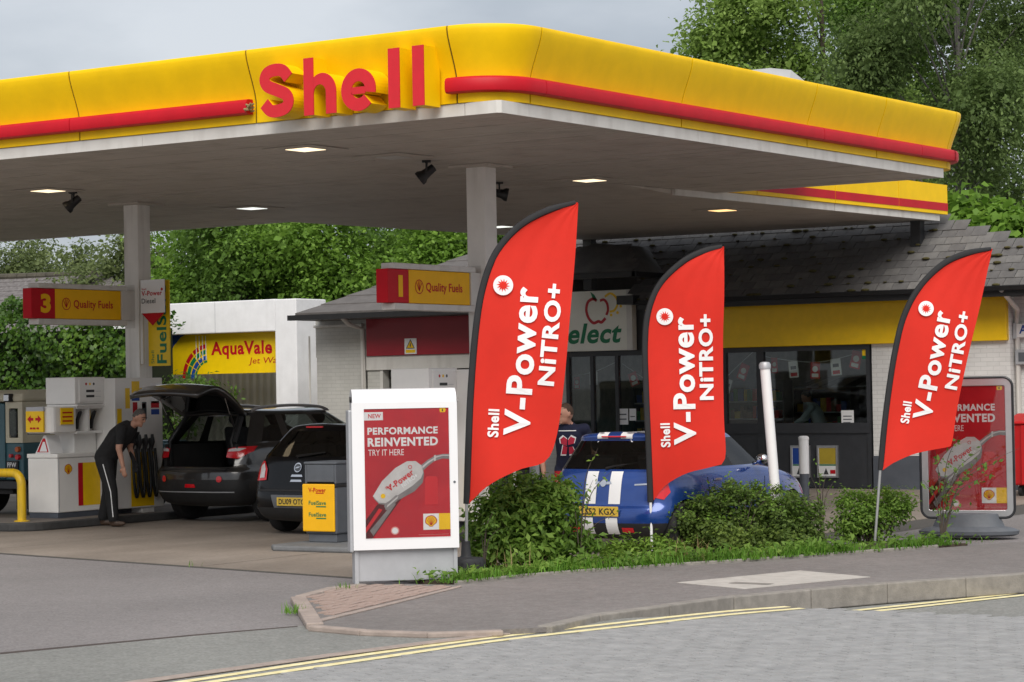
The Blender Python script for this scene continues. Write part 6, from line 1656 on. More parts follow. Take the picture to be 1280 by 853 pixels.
# ================================================================== people
m_skin = mat('skin', (.42, .22, .15), .55, .08, 14)
m_hair = mat('greying dark hair', (.09, .082, .075), .9, .45, 60); m_hairb = mat('brown hair', (.06, .032, .018), .8, .35, 60)
m_navy = mat('navy cotton', (.008, .011, .035), .9, .2, 12, bump=.2); m_blackc = mat('black cotton', (.010, .010, .011), .9, .25, 12, bump=.2); m_blackt = mat('black tracksuit', (.007, .007, .008), .85, .25, 12, bump=.2)
m_shoe = mat('brown shoe', (.06, .035, .022), .6, .2, 20)
m_shirt = mat('pale blue shirt', (.50, .60, .64), .85, .1, 8); m_jean = mat('dark trousers', (.02, .022, .03), .9, .2, 12); m_redc = mat('red cloth', (.35, .01, .015), .9, .15)
def person(label, loc, rz, J, mats, matfn, hair, hairm, group=None, voxel=.011, bulk=1.0, legs=1.0):
    """J: joint positions (local metres, facing -Y); one skin grown over the whole figure"""
    t = thing('person', label, 'person', loc, rz, group)
    b = MB()
    def seg(a, c, r0, r1, n=12, k=4):
        a, c = Vec(a), Vec(c); b.tube([a.lerp(c, i / k) for i in range(k + 1)], [r0 + (r1 - r0) * i / k for i in range(k + 1)], n)
        b.ell(a, (r0,) * 3, 10, 8); b.ell(c, (r1,) * 3, 10, 8)
    pel, chest, neck, head = Vec(J['pelvis']), Vec(J['chest']), Vec(J['neck']), Vec(J['head'])
    up = (neck - pel).normalized(); rt = (Vec(J['shR']) - Vec(J['shL'])).normalized(); fw = rt.cross(up)
    # torso as a loft of ellipses
    prof = [(pel - up * .08, .15, .105), (pel, .175, .125), (pel.lerp(chest, .45), .165, .125), (chest, .185, .13), (chest.lerp(neck, .55), .175, .11), (chest.lerp(neck, .85), .11, .085), (neck, .066, .066)]
    vs_, n = [], 20
    for c_, rx, ry in prof:
        rx, ry = rx * bulk, ry * bulk
        for k in range(n):
            a = 2 * math.pi * k / n; vs_.append(c_ + rt * rx * math.cos(a) + fw * ry * math.sin(a))
    b.add(vs_, [(i * n + k, i * n + (k + 1) % n, (i + 1) * n + (k + 1) % n, (i + 1) * n + k) for i in range(len(prof) - 1) for k in range(n)] + [list(range(n))[::-1], [(len(prof) - 1) * n + k for k in range(n)]])
    seg(neck - up * .03, head - Vec((0, 0, .06)), .06, .055)
    # head: skull, jaw, nose, ears, brow
    hd = Vec(J['look']).normalized(); hs = hd.cross(Vec((0, 0, 1))).normalized(); hu = hs.cross(hd)
    Rm = Mat((( hs.x, hd.x, hu.x), (hs.y, hd.y, hu.y), (hs.z, hd.z, hu.z)))
    b.ell(head + hu * .02, (.076, .095, .112), 18, 14, Rm); b.ell(head + hd * .025 - hu * .055, (.058, .066, .062), 14, 10, Rm)
    b.ell(head + hd * .098 - hu * .008, (.014, .022, .026), 8, 6, Rm); b.ell(head + hd * .082 + hu * .03, (.05, .02, .012), 10, 6, Rm); b.ell(head + hd * .082 - hu * .062, (.024, .016, .008), 8, 6, Rm); b.ell(head + hd * .075 - hu * .095, (.025, .02, .018), 8, 6, Rm)
    for s in (-1, 1): b.ell(head + hs * s * .077 - hd * .005, (.012, .022, .034), 8, 6, Rm)
    for s in 'LR':
        sh, el, wr, hp, kn, an = (Vec(J[k + s]) for k in ('sh', 'el', 'wr', 'hip', 'kn', 'an'))
        seg(chest.lerp(neck, .5), sh, .08, .068); seg(sh, el, .062 * bulk, .047); seg(el, wr, .045, .031)
        # hand: palm, four fingers, thumb, slightly curled
        hdn = Vec(J.get('hand' + s, (wr - el))).normalized(); sd_ = hdn.cross(Vec(J.get('palm' + s, (0, -1, 0)))).normalized(); pn = sd_.cross(hdn)
        pc_ = wr + hdn * .05
        b.ell(pc_, (.042, .05, .019), 10, 8, Mat(((sd_.x, hdn.x, pn.x), (sd_.y, hdn.y, pn.y), (sd_.z, hdn.z, pn.z))))
        for k, ln_ in enumerate((.068, .078, .074, .058)):
            r0 = pc_ + hdn * .038 + sd_ * (-.030 + .02 * k); p1 = r0 + hdn * ln_ * .5 + pn * .008; p2 = p1 + hdn * ln_ * .38 + pn * .026
            b.tube([r0, p1, p2], [.0105, .010, .008], 8); b.ell(p2, (.008,) * 3, 8, 6)
        th = pc_ - hdn * .02 - sd_ * .036; b.tube([th, th - sd_ * .022 + hdn * .03 + pn * .012, th - sd_ * .024 + hdn * .062 + pn * .024], [.014, .012, .009], 8)
        seg(hp, kn, .092 * legs, .066 * legs); seg(kn, an + Vec((0, 0, .03)), .066 * legs, .055 * legs); 
        ft = Vec(J.get('foot' + s, (0, -1, 0))).normalized(); sd2 = ft.cross(Vec((0, 0, 1))).normalized()
        b.ell(an + ft * .06 - Vec((0, 0, .045)), (.046, .135, .045), 12, 8, Mat(((sd2.x, ft.x, 0), (sd2.y, ft.y, 0), (sd2.z, ft.z, 1))))
        b.ell(an - Vec((0, 0, .04)), (.045, .05, .05), 10, 8)
    o = b.build('body', mats, t)
    rm = o.modifiers.new('remesh', 'REMESH'); rm.mode = 'VOXEL'; rm.voxel_size = voxel; rm.use_smooth_shade = True
    sm = o.modifiers.new('smooth', 'SMOOTH'); sm.factor = .5; sm.iterations = 2
    bpy.context.view_layer.update()
    me = bpy.data.meshes.new_from_object(o.evaluated_get(bpy.context.evaluated_depsgraph_get()))
    o.modifiers.clear(); old = o.data; o.data = me; bpy.data.meshes.remove(old); me.name = 'body'
    me.materials.clear()
    for m in mats: me.materials.append(m)
    me.polygons.foreach_set('material_index', [matfn(p.center) for p in me.polygons]); me.polygons.foreach_set('use_smooth', [True] * len(me.polygons))
    # hair cap
    h = MB(); vs_, fs_ = [], []; nu, nv = 20, 9
    for j in range(nv + 1):
        ph_ = math.pi * .57 * j / nv
        for i in range(nu):
            a = 2 * math.pi * i / nu; p = Vec((math.sin(ph_) * math.cos(a), math.sin(ph_) * math.sin(a), math.cos(ph_)))
            if p.y > .2 and p.z < .62: p.z = .62 + (p.z - .62) * .15; p.y *= .88
            q = Vec((p.x * .079, p.y * .098 - .003, p.z * .1145)); q *= 1 + .03 * math.sin(7 * a + 3 * j) 
            if p.y > .2 and j >= nv - 3: q *= .9
            vs_.append(head + hu * .022 + hs * q.x + hd * q.y + hu * q.z)
    fs_ = [(j * nu + i, j * nu + (i + 1) % nu, (j + 1) * nu + (i + 1) % nu, (j + 1) * nu + i) for j in range(nv) for i in range(nu)]
    h.add(vs_, fs_); h.build('hair', hairm, o, smooth='all')
    e = MB()
    for s in (-1, 1): e.ell(head + hd * .083 + hs * s * .032 + hu * .012, (.011, .011, .009), 8, 6)
    e.build('eyes', m_black, o, smooth='all')
    return t, o
# bending man by the pump: facing +X (towards the car), leaning forward
pm = G(143, 658, .01)
J = dict(pelvis=(0, .12, .98), chest=(0, -.10, 1.27), neck=(0, -.28, 1.46), head=(.0, -.40, 1.535), look=(0, -1, -.42), shL=(-.19, -.22, 1.40), shR=(.19, -.22, 1.40),
         elL=(-.27, -.21, 1.11), wrL=(-.27, -.27, .86), elR=(.25, -.14, 1.12), wrR=(.18, -.24, .90), handL=(0, -.15, -1), handR=(0, -.3, -1), palmL=(1, 0, 0), palmR=(-1, 0, 0),
         hipL=(-.10, .10, .94), hipR=(.10, .12, .94), knL=(-.13, -.02, .50), knR=(.13, .14, .50), anL=(-.14, -.05, .09), anR=(.15, .24, .09))
def mf(c_):
    hx = Vec(c_)
    if hx.z < .075: return 3
    arm = abs(hx.x) > .19 and hx.y < -.13 and hx.z < 1.17
    if (hx - Vec((0, -.40, 1.53))).length < .15 and hx.y < -.305 or arm: return 0
    if hx.z < .98 and not arm: return 2
    return 1
tm_, ob = person('person in black polo shirt and tracksuit bending forward beside the pump', (pm.x, pm.y, .012), rad(108), J, [m_skin, m_blackc, m_blackt, m_shoe], mf, 0, m_hair, bulk=1.24, legs=1.4)
b = MB()
for s, k in (('L', -1), ('R', 1)):
    hp, kn, an = (Vec(J[q + s]) for q in ('hip', 'kn', 'an')); b.tube([hp + Vec((k * .125, -.04, -.05)), kn + Vec((k * .088, -.03, 0)), an + Vec((k * .074, -.03, .05))], .007, 6)
b.build('trouser_piping', m_white, ob)
b = MB(); b.tube([(-.10, -.21, 1.435), (-.05, -.29, 1.40), (.05, -.29, 1.40), (.10, -.21, 1.435)], .008, 6); b.build('collar_trim', m_lgrey, ob)
b = MB(); b.tube([(-.075, -.48, 1.545), (-.03, -.515, 1.54), (.03, -.515, 1.54), (.075, -.48, 1.545)], .004, 6); b.build('glasses', m_black, ob)
# man in navy T-shirt beside the blue car, half behind the flag
pn_ = OY(712, 600, 3.9)
J2 = dict(pelvis=(0, .10, .92), chest=(.02, -.04, 1.22), neck=(.0, -.12, 1.44), head=(-.02, -.17, 1.545), look=(-.85, -.5, -.06), shL=(-.20, -.06, 1.37), shR=(.20, -.10, 1.37),
          elL=(-.33, -.08, 1.12), wrL=(-.30, -.14, .86), elR=(.31, -.02, 1.13), wrR=(.30, -.20, .93), handL=(0, -.1, -1), handR=(0, -.3, -1), palmL=(1, 0, 0), palmR=(-1, 0, 0),
          hipL=(-.10, .10, .88), hipR=(.10, .10, .88), knL=(-.12, .02, .48), knR=(.12, .02, .48), anL=(-.13, .10, .09), anR=(.13, .10, .09))
def mf2(c_):
    h = Vec(c_)
    if h.z < .075: return 3
    if h.z > 1.455 or ((h - Vec((-.02, -.17, 1.53))).length < .13 and h.z > 1.43): return 0
    if abs(h.x) > .235 and h.z < 1.16: return 0
    if h.z < .86: return 2
    return 1
tn, ob2 = person('person in navy T-shirt standing left of the blue striped car', (pn_.x, 3.9, .01), rad(28), J2, [m_skin, m_navy, m_redc, m_shoe], mf2, 0, m_hairb)
# jagged pink print on the shirt front
bv = BVHTree.FromPolygons([v.co for v in ob2.data.vertices], [list(p.vertices) for p in ob2.data.polygons])
def chest_print(poly, off, m):
    bm = bmesh.new(); bm.faces.new([bm.verts.new((x, 0, z)) for x, z in poly]); bmesh.ops.triangulate(bm, faces=bm.faces[:])
    for _ in range(2): bmesh.ops.subdivide_edges(bm, edges=bm.edges[:], cuts=1, use_grid_fill=True)
    V_ = []
    for v in bm.verts:
        hh = bv.ray_cast(Vec((v.co.x, -1, v.co.z)), Vec((0, 1, 0)), 2); y = hh[0].y if hh[0] is not None else -.15
        V_.append((v.co.x, y - off, v.co.z))
    bm.verts.index_update(); fs_ = [[v.index for v in f.verts] for f in bm.faces]; bm.free()
    me = bpy.data.meshes.new('shirt_print'); me.from_pydata(V_, [], fs_); link('shirt_print', me, ob2, m)
m_pink = mat('shirt print', (.45, .02, .05), .8, .1)
for pts in (((-.10, 1.20), (-.02, 1.17), (-.01, 1.26), (-.06, 1.30), (-.11, 1.26)), ((.0, 1.18), (.08, 1.20), (.10, 1.27), (.04, 1.30), (.0, 1.25)), ((-.10, 1.05), (-.03, 1.05), (-.01, 1.15), (-.07, 1.18)), ((.01, 1.05), (.10, 1.06), (.06, 1.16), (.01, 1.15))): chest_print(pts, .006, m_white); chest_print([(x * .86, 1.17 + (z - 1.17) * .86) for x, z in pts], .009, m_pink)
chest_print(((-.11, 1.345), (.10, 1.345), (.10, 1.355), (-.11, 1.355)), .006, m_white)
# person inside the shop
pp = OY(1025, 540, 19.75)
J3 = dict(J2); J3.update(pelvis=(0, .06, .95), chest=(0, -.06, 1.26), neck=(0, -.16, 1.46), head=(0, -.24, 1.56), look=(0, -1, -.35), shL=(-.19, -.12, 1.38), shR=(.19, -.12, 1.38), elL=(-.24, -.30, 1.16), wrL=(-.18, -.50, 1.06), elR=(.24, -.30, 1.16), wrR=(.18, -.50, 1.06), handL=(0, -1, -.1), handR=(0, -1, -.1), palmL=(0, 0, -1), palmR=(0, 0, -1))
def mf3(c_):
    h = Vec(c_)
    if h.z < .075: return 3
    if h.z > 1.475 or (h.y < -.30 and h.z > 1.43): return 0
    if h.y < -.44: return 0
    return 2 if h.z < .9 else 1
person('person in pale blue shirt working behind the shop window', (pp.x, 19.75, .03), rad(-75), J3, [m_skin, m_shirt, m_jean, m_shoe], mf3, 0, m_hair, voxel=.016)
# ================================================================== vegetation
def leafmat(name, c0, c1, c2, trans=.45, rough=.6):
    c0, c1, c2 = [tuple(v * 1.5 for v in c_) for c_ in (c0, c1, c2)]
    m = bpy.data.materials.new(name); m.use_nodes = True; t = m.node_tree; b = t.nodes['Principled BSDF']
    g_ = t.nodes.new('ShaderNodeNewGeometry'); r = t.nodes.new('ShaderNodeValToRGB'); e = r.color_ramp.elements
    e[0].color = (*c0, 1); e[1].color = (*c2, 1); k = e.new(.55); k.color = (*c1, 1)
    tc_ = t.nodes.new('ShaderNodeTexCoord'); n = t.nodes.new('ShaderNodeTexNoise'); n.inputs['Scale'].default_value = .9; n.inputs['Detail'].default_value = 2
    mx_ = t.nodes.new('ShaderNodeMath'); mx_.operation = 'MULTIPLY_ADD'; mx_.inputs[1].default_value = .6
    ad = t.nodes.new('ShaderNodeMath'); ad.operation = 'MULTIPLY_ADD'; ad.inputs[1].default_value = 1.3; ad.inputs[2].default_value = -.42
    t.links.new(tc_.outputs['Object'], n.inputs['Vector']); t.links.new(n.outputs[0], ad.inputs[0])
    t.links.new(g_.outputs['Random Per Island'], mx_.inputs[0]); t.links.new(ad.outputs[0], mx_.inputs[2]); t.links.new(mx_.outputs[0], r.inputs[0]); t.links.new(r.outputs[0], b.inputs['Base Color'])
    b.inputs['Roughness'].default_value = rough; b.inputs['Specular IOR Level'].default_value = .35
    tr = t.nodes.new('ShaderNodeBsdfTranslucent'); ms = t.nodes.new('ShaderNodeMixShader'); ms.inputs[0].default_value = trans
    t.links.new(r.outputs[0], tr.inputs[0]); t.links.new(b.outputs[0], ms.inputs[1]); t.links.new(tr.outputs[0], ms.inputs[2]); t.links.new(ms.outputs[0], t.nodes['Material Output'].inputs[0])
    return m
lf_bright = leafmat('leaf bright', (.06, .115, .014), (.105, .195, .024), (.17, .28, .042))
lf_mid = leafmat('leaf mid', (.045, .09, .015), (.08, .15, .024), (.13, .22, .04))
lf_dark = leafmat('leaf dark', (.035, .066, .016), (.065, .112, .026), (.11, .165, .045))
lf_olive = leafmat('leaf olive', (.06, .085, .03), (.10, .13, .045), (.15, .185, .07))
lf_hedge = leafmat('leaf ivy', (.022, .055, .008), (.045, .10, .012), (.10, .18, .022), rough=.35)
lf_dry = leafmat('dry grass', (.16, .12, .05), (.26, .20, .09), (.36, .28, .14))
lf_grass = leafmat('grass blade', (.05, .12, .012), (.09, .20, .02), (.15, .29, .04))
lf_light = leafmat('leaf pale', (.105, .165, .034), (.17, .255, .055), (.25, .345, .09))
lf_bush = leafmat('leaf bush', (.05, .10, .014), (.10, .18, .026), (.18, .27, .05))
lf_bushd = leafmat('leaf dense bush', (.035, .058, .014), (.072, .115, .022), (.135, .19, .035))
lf_birch = leafmat('leaf birch', (.05, .08, .024), (.092, .14, .04), (.15, .21, .066))
lf_tip = leafmat('leaf tip', (.08, .15, .02), (.13, .22, .03), (.20, .30, .05))
m_bark = mat('bark', (.07, .055, .042), .95, .3, 12, bump=.6, bscale=40); m_birch = mat('birch bark', (.09, .085, .075), .9, .3, 9, bump=.3, col2=(.17, .16, .15), stretch=(1, 1, .3))
def leaf_mesh(name, P, Nn, size, asp, m, parent, fold=.12, droop=None, kind=None):
    n = len(P); Nn = Nn / np.linalg.norm(Nn, axis=1, keepdims=True)
    t = NR.normal(size=(n, 3))
    if droop is not None: t = t * (1 - droop) + np.array([0, 0, -1.0]) * droop * 2
    t -= Nn * (t * Nn).sum(1, keepdims=True); t /= np.linalg.norm(t, axis=1, keepdims=True) + 1e-9
    b = np.cross(Nn, t); s = size.reshape(-1, 1)
    V = np.empty((n, 4, 3)); V[:, 0] = P - t * s * .5; V[:, 1] = P + b * s * asp * .5 + Nn * s * fold + t * s * .06; V[:, 2] = P + t * s * .5; V[:, 3] = P - b * s * asp * .5 + Nn * s * fold + t * s * .06
    me = bpy.data.meshes.new(name); me.vertices.add(n * 4); me.vertices.foreach_set('co', V.reshape(-1))
    me.loops.add(n * 4); me.loops.foreach_set('vertex_index', np.arange(n * 4)); me.polygons.add(n)
    me.polygons.foreach_set('loop_start', np.arange(n) * 4); me.polygons.foreach_set('loop_total', np.full(n, 4)); me.update(calc_edges=True)
    o = link(name, me, parent, m)
    if kind: tag(o, kind=kind)
    return o
def sample_lobes(lobes, n, clump, spread, shell=(.55, 1.02)):
    """leaf points gathered in clumps near the surface of a set of ellipsoids"""
    lobes = np.array(lobes, float); vol = (lobes[:, 3] * lobes[:, 4] * lobes[:, 5]) ** .7; pr = vol / vol.sum()
    nc = max(1, n // clump); li = NR.choice(len(lobes), nc, p=pr); d = NR.normal(size=(nc, 3)); d /= np.linalg.norm(d, axis=1, keepdims=True)
    d[:, 2] = np.where((d[:, 2] < -.5) & (NR.rand(nc) < .6), -d[:, 2], d[:, 2])
    r = NR.uniform(shell[0], shell[1], (nc, 1)); C = lobes[li, :3] + d * r * lobes[li, 3:]
    ci = np.repeat(np.arange(nc), clump); sp_ = spread * NR.uniform(.6, 1.4, (nc, 1))
    P = C[ci] + NR.normal(size=(nc * clump, 3)) * sp_[ci] * np.array([1, 1, .75])
    N_ = d[ci] * .7 + NR.normal(size=(nc * clump, 3)) * .7 + np.array([0, 0, .8])
    return P, N_, C
def tpos(px, D): return CAM.x + HX * D + HY * (px - 640) / F * D, CAM.y + HY * D - HX * (px - 640) / F * D
def tree(name, label, px, D, lobes, n, size, m, bark, trunk_r, top, group, clump=26, spread=.30, asp=.55, lean=(0, 0), droop=None, limbs=26, base=0.0):
    x, y = tpos(px, D)
    t = thing(name, label, 'tree', (x, y, base), 0, group)
    P, N_, C = sample_lobes(lobes, n, clump, spread)
    leaf_mesh('crown', P, N_, NR.uniform(.7, 1.3, len(P)) * size, asp, m, t, droop=droop)
    Pi, Ni, _ = sample_lobes(lobes, n // 8, 12, spread * 1.2, (.05, .7)); leaf_mesh('inner_foliage', Pi, Ni, NR.uniform(.7, 1.3, len(Pi)) * size * 1.7, .8, m, t)
    b = MB(); L = Vec((lean[0], lean[1], 0))
    tk = [Vec((0, 0, -.1)), Vec((.05, .03, top * .25)) + L * .2, Vec((-.06, .05, top * .5)) + L * .55, Vec((.02, 0, top * .8)) + L * .9, L + Vec((0, 0, top))]
    b.tube(spline(tk, 5), [trunk_r * (1 - .82 * i / 20) for i in range(21)], 10)
    for k in NR.choice(len(C), min(limbs, len(C)), replace=False):
        c_ = Vec(C[k]); h = max(.12, min(.92, (c_.z - .9) / top * .8)); s = tk[0].lerp(tk[2], h * 2) if h < .5 else tk[2].lerp(tk[4], h * 2 - 1)
        mid_ = s.lerp(c_, .5) + Vec((0, 0, .12 * (c_ - s).length)); r0 = trunk_r * (1 - .8 * h) * .45
        b.tube(spline([s, mid_, c_], 4), [r0 * (1 - .85 * i / 8) for i in range(9)], 6)
    b.build('trunk', bark, t, smooth='all')
    return t
def rl(n, R, z0, z1, rr, seed):
    r = np.random.RandomState(seed); out = []
    for _ in range(n):
        a = r.uniform(0, 6.28); q = R * math.sqrt(r.uniform(0, 1)); z = r.uniform(z0, z1); k = rr * r.uniform(.7, 1.25)
        out.append((q * math.cos(a), q * math.sin(a), z, k, k, k * .8))
    return out
# right side: tall trees behind the shop
tree('tall_tree', 'tall light green tree rising behind the canopy, left of the dark birch', 1035, 64, rl(14, 3.0, 6.5, 15, 1.35, 3) + [(-2.6, -1.6, 11.2, 1.0, 1.0, .8), (-3.0, -1.8, 10.3, .8, .8, .6), (-2.2, -1.2, 12.3, .8, .8, .7)], 46000, .135, lf_light, m_bark, .22, 13, 'tall trees behind the shop', spread=.26)
tree('tall_tree', 'tall dark drooping birch at the right edge of the picture', 1205, 55, rl(22, 2.7, 3.5, 15, 1.25, 8) + [(-1.9, -.8, 9.3, .9, .9, 1.1), (-2.1, -.6, 7.8, .8, .8, 1.1), (1.4, -1.6, 8, 1.1, 1, 1.4)], 64000, .105, lf_birch, m_birch, .15, 13.5, 'tall trees behind the shop', clump=30, spread=.24, droop=.55, limbs=34)
tree('tall_tree', 'mid green tree filling between the light tree and the birch', 1125, 70, rl(16, 2.8, 4.0, 15.5, 1.4, 21), 42000, .13, lf_mid, m_bark, .2, 13, 'tall trees behind the shop', spread=.28)
tree('tall_tree', 'dark tree showing beyond the birch at the far right', 1300, 66, rl(14, 2.8, 3.0, 15, 1.5, 33), 30000, .13, lf_dark, m_bark, .22, 13, 'tall trees behind the shop', spread=.3)
tree('leafy_shrub', 'bright large leaved shrub above the right end of the shop roof', 1245, 50, rl(8, .9, 3.4, 5.3, .7, 14) + [(-.7, 0, 5.5, .5, .5, .4), (.7, 0, 5.0, .6, .5, .5), (0, 0, 5.2, .6, .6, .5)], 4200, .22, lf_bright, m_bark, .07, 5.0, 'tall trees behind the shop', clump=14, spread=.2, asp=.8, limbs=12)
# left side: belt of trees behind the hedge and houses
lt_spec = [(-30, 84, 7.7, 0), (40, 86, 7.9, 0), (100, 80, 7.2, 0), (165, 76, 7.3, 0), (228, 70, 7.6, 2), (292, 68, 8.2, 1), (350, 72, 8.4, 2), (410, 66, 7.9, 2), (470, 70, 8.6, 1), (528, 64, 7.8, 2), (585, 68, 8.4, 2), (650, 66, 8.3, 1), (720, 70, 8.4, 2), (800, 66, 7.8, 2), (870, 70, 8.2, 1)]
where_l = ['at the left edge under the canopy', 'left of the number 3 sign', 'above the number 3 sign', 'just left of the left column', 'just right of the left column', 'above the jet wash banner', 'above the white portal', 'left of the number 1 sign', 'above the workshop roof', 'just left of the centre column', 'behind the centre column', 'behind the largest flag', 'behind the shop porch', 'behind the middle of the shop', 'behind the shop roof under the canopy edge']
kinds = [('pale olive tree ', lf_olive), ('mid green bushy tree ', lf_mid), ('fresh green bushy tree ', lf_bright)]
for k, (px, D, H_, kd) in enumerate(lt_spec):
    lobes = rl(11, 1.9, 1.6, H_ - 1.1, 1.15, 50 + k) + [(0, 0, H_ - .9, 1.0, 1.0, .9), (.5, 0, H_ * .6, 1.7, 1.7, 1.5)]
    tree('background_tree', kinds[kd][0] + where_l[k], px, D, lobes, 19000, .145, kinds[kd][1], m_bark, .14, H_ * .8, 'trees behind the station', clump=24, spread=.27, limbs=14)
# ivy hedge behind the off-roader
hg = thing('ivy_hedge', 'tall glossy ivy hedge behind the off-roader and left pump', 'hedge')
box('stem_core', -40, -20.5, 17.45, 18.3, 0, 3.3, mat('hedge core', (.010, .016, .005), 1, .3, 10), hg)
n = 34000
X = NR.uniform(-40, -20.2, n); top_z = 3.55 + (-20 - X) * .085 * (X > -25) + (.42) * (X <= -25) + .14 * np.sin(X * 2.3) + .1 * np.sin(X * 5.1)
side_ = NR.rand(n) < .8
Z = np.where(side_, NR.uniform(.1, 1, n) * top_z, top_z - NR.rand(n) * .25); Y = np.where(side_, 17.3 - NR.rand(n) * .3 + .14 * np.sin(X * 3.1 + Z * 2.2) + .1 * np.sin(Z * 5 + X), NR.uniform(17.2, 18.4, n))
N_ = NR.normal(size=(n, 3)) * .45 + np.where(side_[:, None], np.array([[.1, -.8, .45]]), np.array([[0, -.2, 1]]))
leaf_mesh('foliage', np.stack([X, Y, Z], 1), N_, NR.uniform(.08, .15, n), .8, lf_hedge, hg, droop=.35)
iv = thing('climbing_shrub', 'loose leafy shrub hanging below the left end of the jet wash banner', 'shrub', (*OY(232, 560, 18.2)[:2], 0))
lob = [(-.9, 0, 1.75, .6, .4, .35), (-.3, 0, 1.85, .6, .4, .3), (.4, 0, 1.85, .6, .4, .28), (.95, 0, 1.7, .3, .3, .3), (-.7, 0, 1.0, .4, .4, .6), (-1.0, 0, .5, .4, .4, .5), (-.2, .1, 1.2, .3, .3, .4)]
P, N_, C = sample_lobes(lob, 3600, 14, .14)
leaf_mesh('foliage', P, N_, NR.uniform(.08, .15, len(P)), .5, lf_mid, iv, droop=.5)
b = MB()
for k in range(7): c_ = Vec(C[k * 7]); b.tube(spline([(NR.uniform(-.5, .4), 0, 0), (c_.x * .6, .05, c_.z * .6), c_], 4), [.03, .028, .025, .022, .02, .016, .012, .01, .006], 6)
b.build('stem', m_bark, iv, smooth='all')
# bushes of the planting bed
def bush(name, label, D, base, lobes, n, size, m, asp=.55, clump=14, spread=.045, tips=None, stems=18, shell=(.35, 1.03), droop=None):
    """lobes in photo pixels: (x, y, rx, ry, depth offset, depth radius)"""
    s = D / F; bx_, by_ = tpos(base[0], D)
    t = thing(name, label, 'bush', (bx_, by_, .06), 0, 'bushes in the planting bed')
    hor = lambda px: 483.5 - .018 * (px - 640)
    W = []
    for x, y, rx, ry, dd, rd in lobes:
        lat = (x - base[0]) * s; z = CAM.z - (y - hor(x)) * s - .06
        W.append((lat * HY + dd * HX, -lat * HX + dd * HY, max(z, ry * s * .55), (rx * s + rd) / 2, (rx * s + rd) / 2, ry * s))
    P, N_, C = sample_lobes(W, n, clump, spread, shell)
    P[:, 2] = np.maximum(P[:, 2], .01)
    leaf_mesh('foliage', P, N_, NR.uniform(.65, 1.35, len(P)) * size, asp, m, t, droop=droop)
    if tips:
        top = P[:, 2] > np.percentile(P[:, 2], 62); Q = P[top][::4] + np.array([0, 0, .02]) + NR.normal(size=(len(P[top][::4]), 3)) * .02
        leaf_mesh('young_leaves', Q, N_[top][::4] + np.array([0, 0, .5]), NR.uniform(.6, 1.2, len(Q)) * size, asp, tips, t)
    b = MB()
    for k in NR.choice(len(C), stems):
        c_ = Vec(C[k]); q = Vec((c_.x * .45, c_.y * .45, 0)); b.tube([q, q.lerp(c_, .55) + Vec((0, 0, .05)), c_], [.011, .008, .003], 5)
    b.build('stem', m_bark, t)
    return t
bush('leafy_bush', 'broad leaved fresh green bush right of the poster unit', 23.7, (680, 705), [(618, 655, 34, 44, 0, .35), (652, 632, 42, 38, .1, .4), (690, 632, 34, 34, .1, .35), (728, 684, 22, 20, 0, .2), (645, 690, 52, 30, -.15, .4), (690, 694, 44, 24, -.15, .3), (672, 655, 48, 46, 0, .4), (600, 690, 20, 26, 0, .2)], 7600, .085, lf_bush, .45, 12, .05, tips=lf_tip, droop=.35)
bush('dense_bush', 'dense dark bush below the leaning white post', 25.8, (930, 690), [(870, 652, 38, 40, 0, .4), (915, 640, 45, 42, .1, .45), (965, 645, 46, 42, .1, .45), (1000, 660, 30, 36, .1, .4), (900, 675, 60, 28, -.1, .4), (970, 676, 55, 26, -.1, .4), (850, 670, 28, 30, 0, .3), (905, 688, 60, 20, -.35, .3), (975, 685, 50, 18, -.3, .3)], 17000, .047, lf_bushd, .6, 16, .04, tips=lf_bright, stems=40)
bush('dense_bush', 'small open bush left of the grey framed sign', 26.3, (1085, 672), [(1065, 645, 28, 34, 0, .3), (1105, 640, 30, 30, .1, .3), (1085, 655, 40, 28, 0, .3), (1060, 668, 22, 16, 0, .3), (1120, 632, 20, 22, 0, .2)], 5600, .048, lf_bush, .5, 14, .045, tips=lf_tip, stems=30)
bush('weedy_bush', 'low scruffy weeds between the left bush and the dense bush', 24.4, (795, 705), [(785, 690, 26, 14, 0, .2), (815, 688, 24, 14, 0, .2), (765, 697, 20, 12, 0, .2), (840, 692, 16, 12, 0, .15)], 1300, .075, lf_tip, .3, 10, .06, stems=14)
def sprig(label, D, base, tips_, size, m, nl=16, z=.06, cat='plant'):
    bx_, by_ = tpos(base[0], D); s = D / F; hor = lambda px: 483.5 - .018 * (px - 640)
    t = thing('sapling', label, cat, (bx_, by_, z), 0, 'thin sprigs in the planting bed')
    b = MB(); P, N_ = [], []
    for (x, y) in tips_:
        lat = (x - base[0]) * s; q = Vec((lat * HY, -lat * HX, CAM.z - (y - hor(x)) * s - z)); mid_ = Vec((q.x * .3, q.y * .3, q.z * .7))
        c_ = spline([Vec((0, 0, 0)), mid_, q], 8); b.tube(c_, [.008 * (1 - .8 * i / 16) for i in range(17)], 5)
        for k in range(nl):
            u = NR.uniform(.3, 1); p = c_[int(u * 16)]; P.append((p.x + NR.normal() * .035, p.y + NR.normal() * .05, p.z + NR.normal() * .03)); N_.append(NR.normal(size=3) * .6 + np.array([.2, -.5, .7]))
    b.build('stem', m_bark, t)
    leaf_mesh('foliage', np.array(P), np.array(N_), NR.uniform(.6, 1.3, len(P)) * size, .45, m, t, kind='stuff')
sprig('thin leafy sapling growing in front of the grey framed sign', 26.0, (1172, 690), [(1150, 600), (1165, 560), (1195, 545), (1225, 560), (1255, 572), (1272, 560), (1210, 590), (1240, 590), (1180, 615), (1200, 632)], .07, lf_mid, 15)
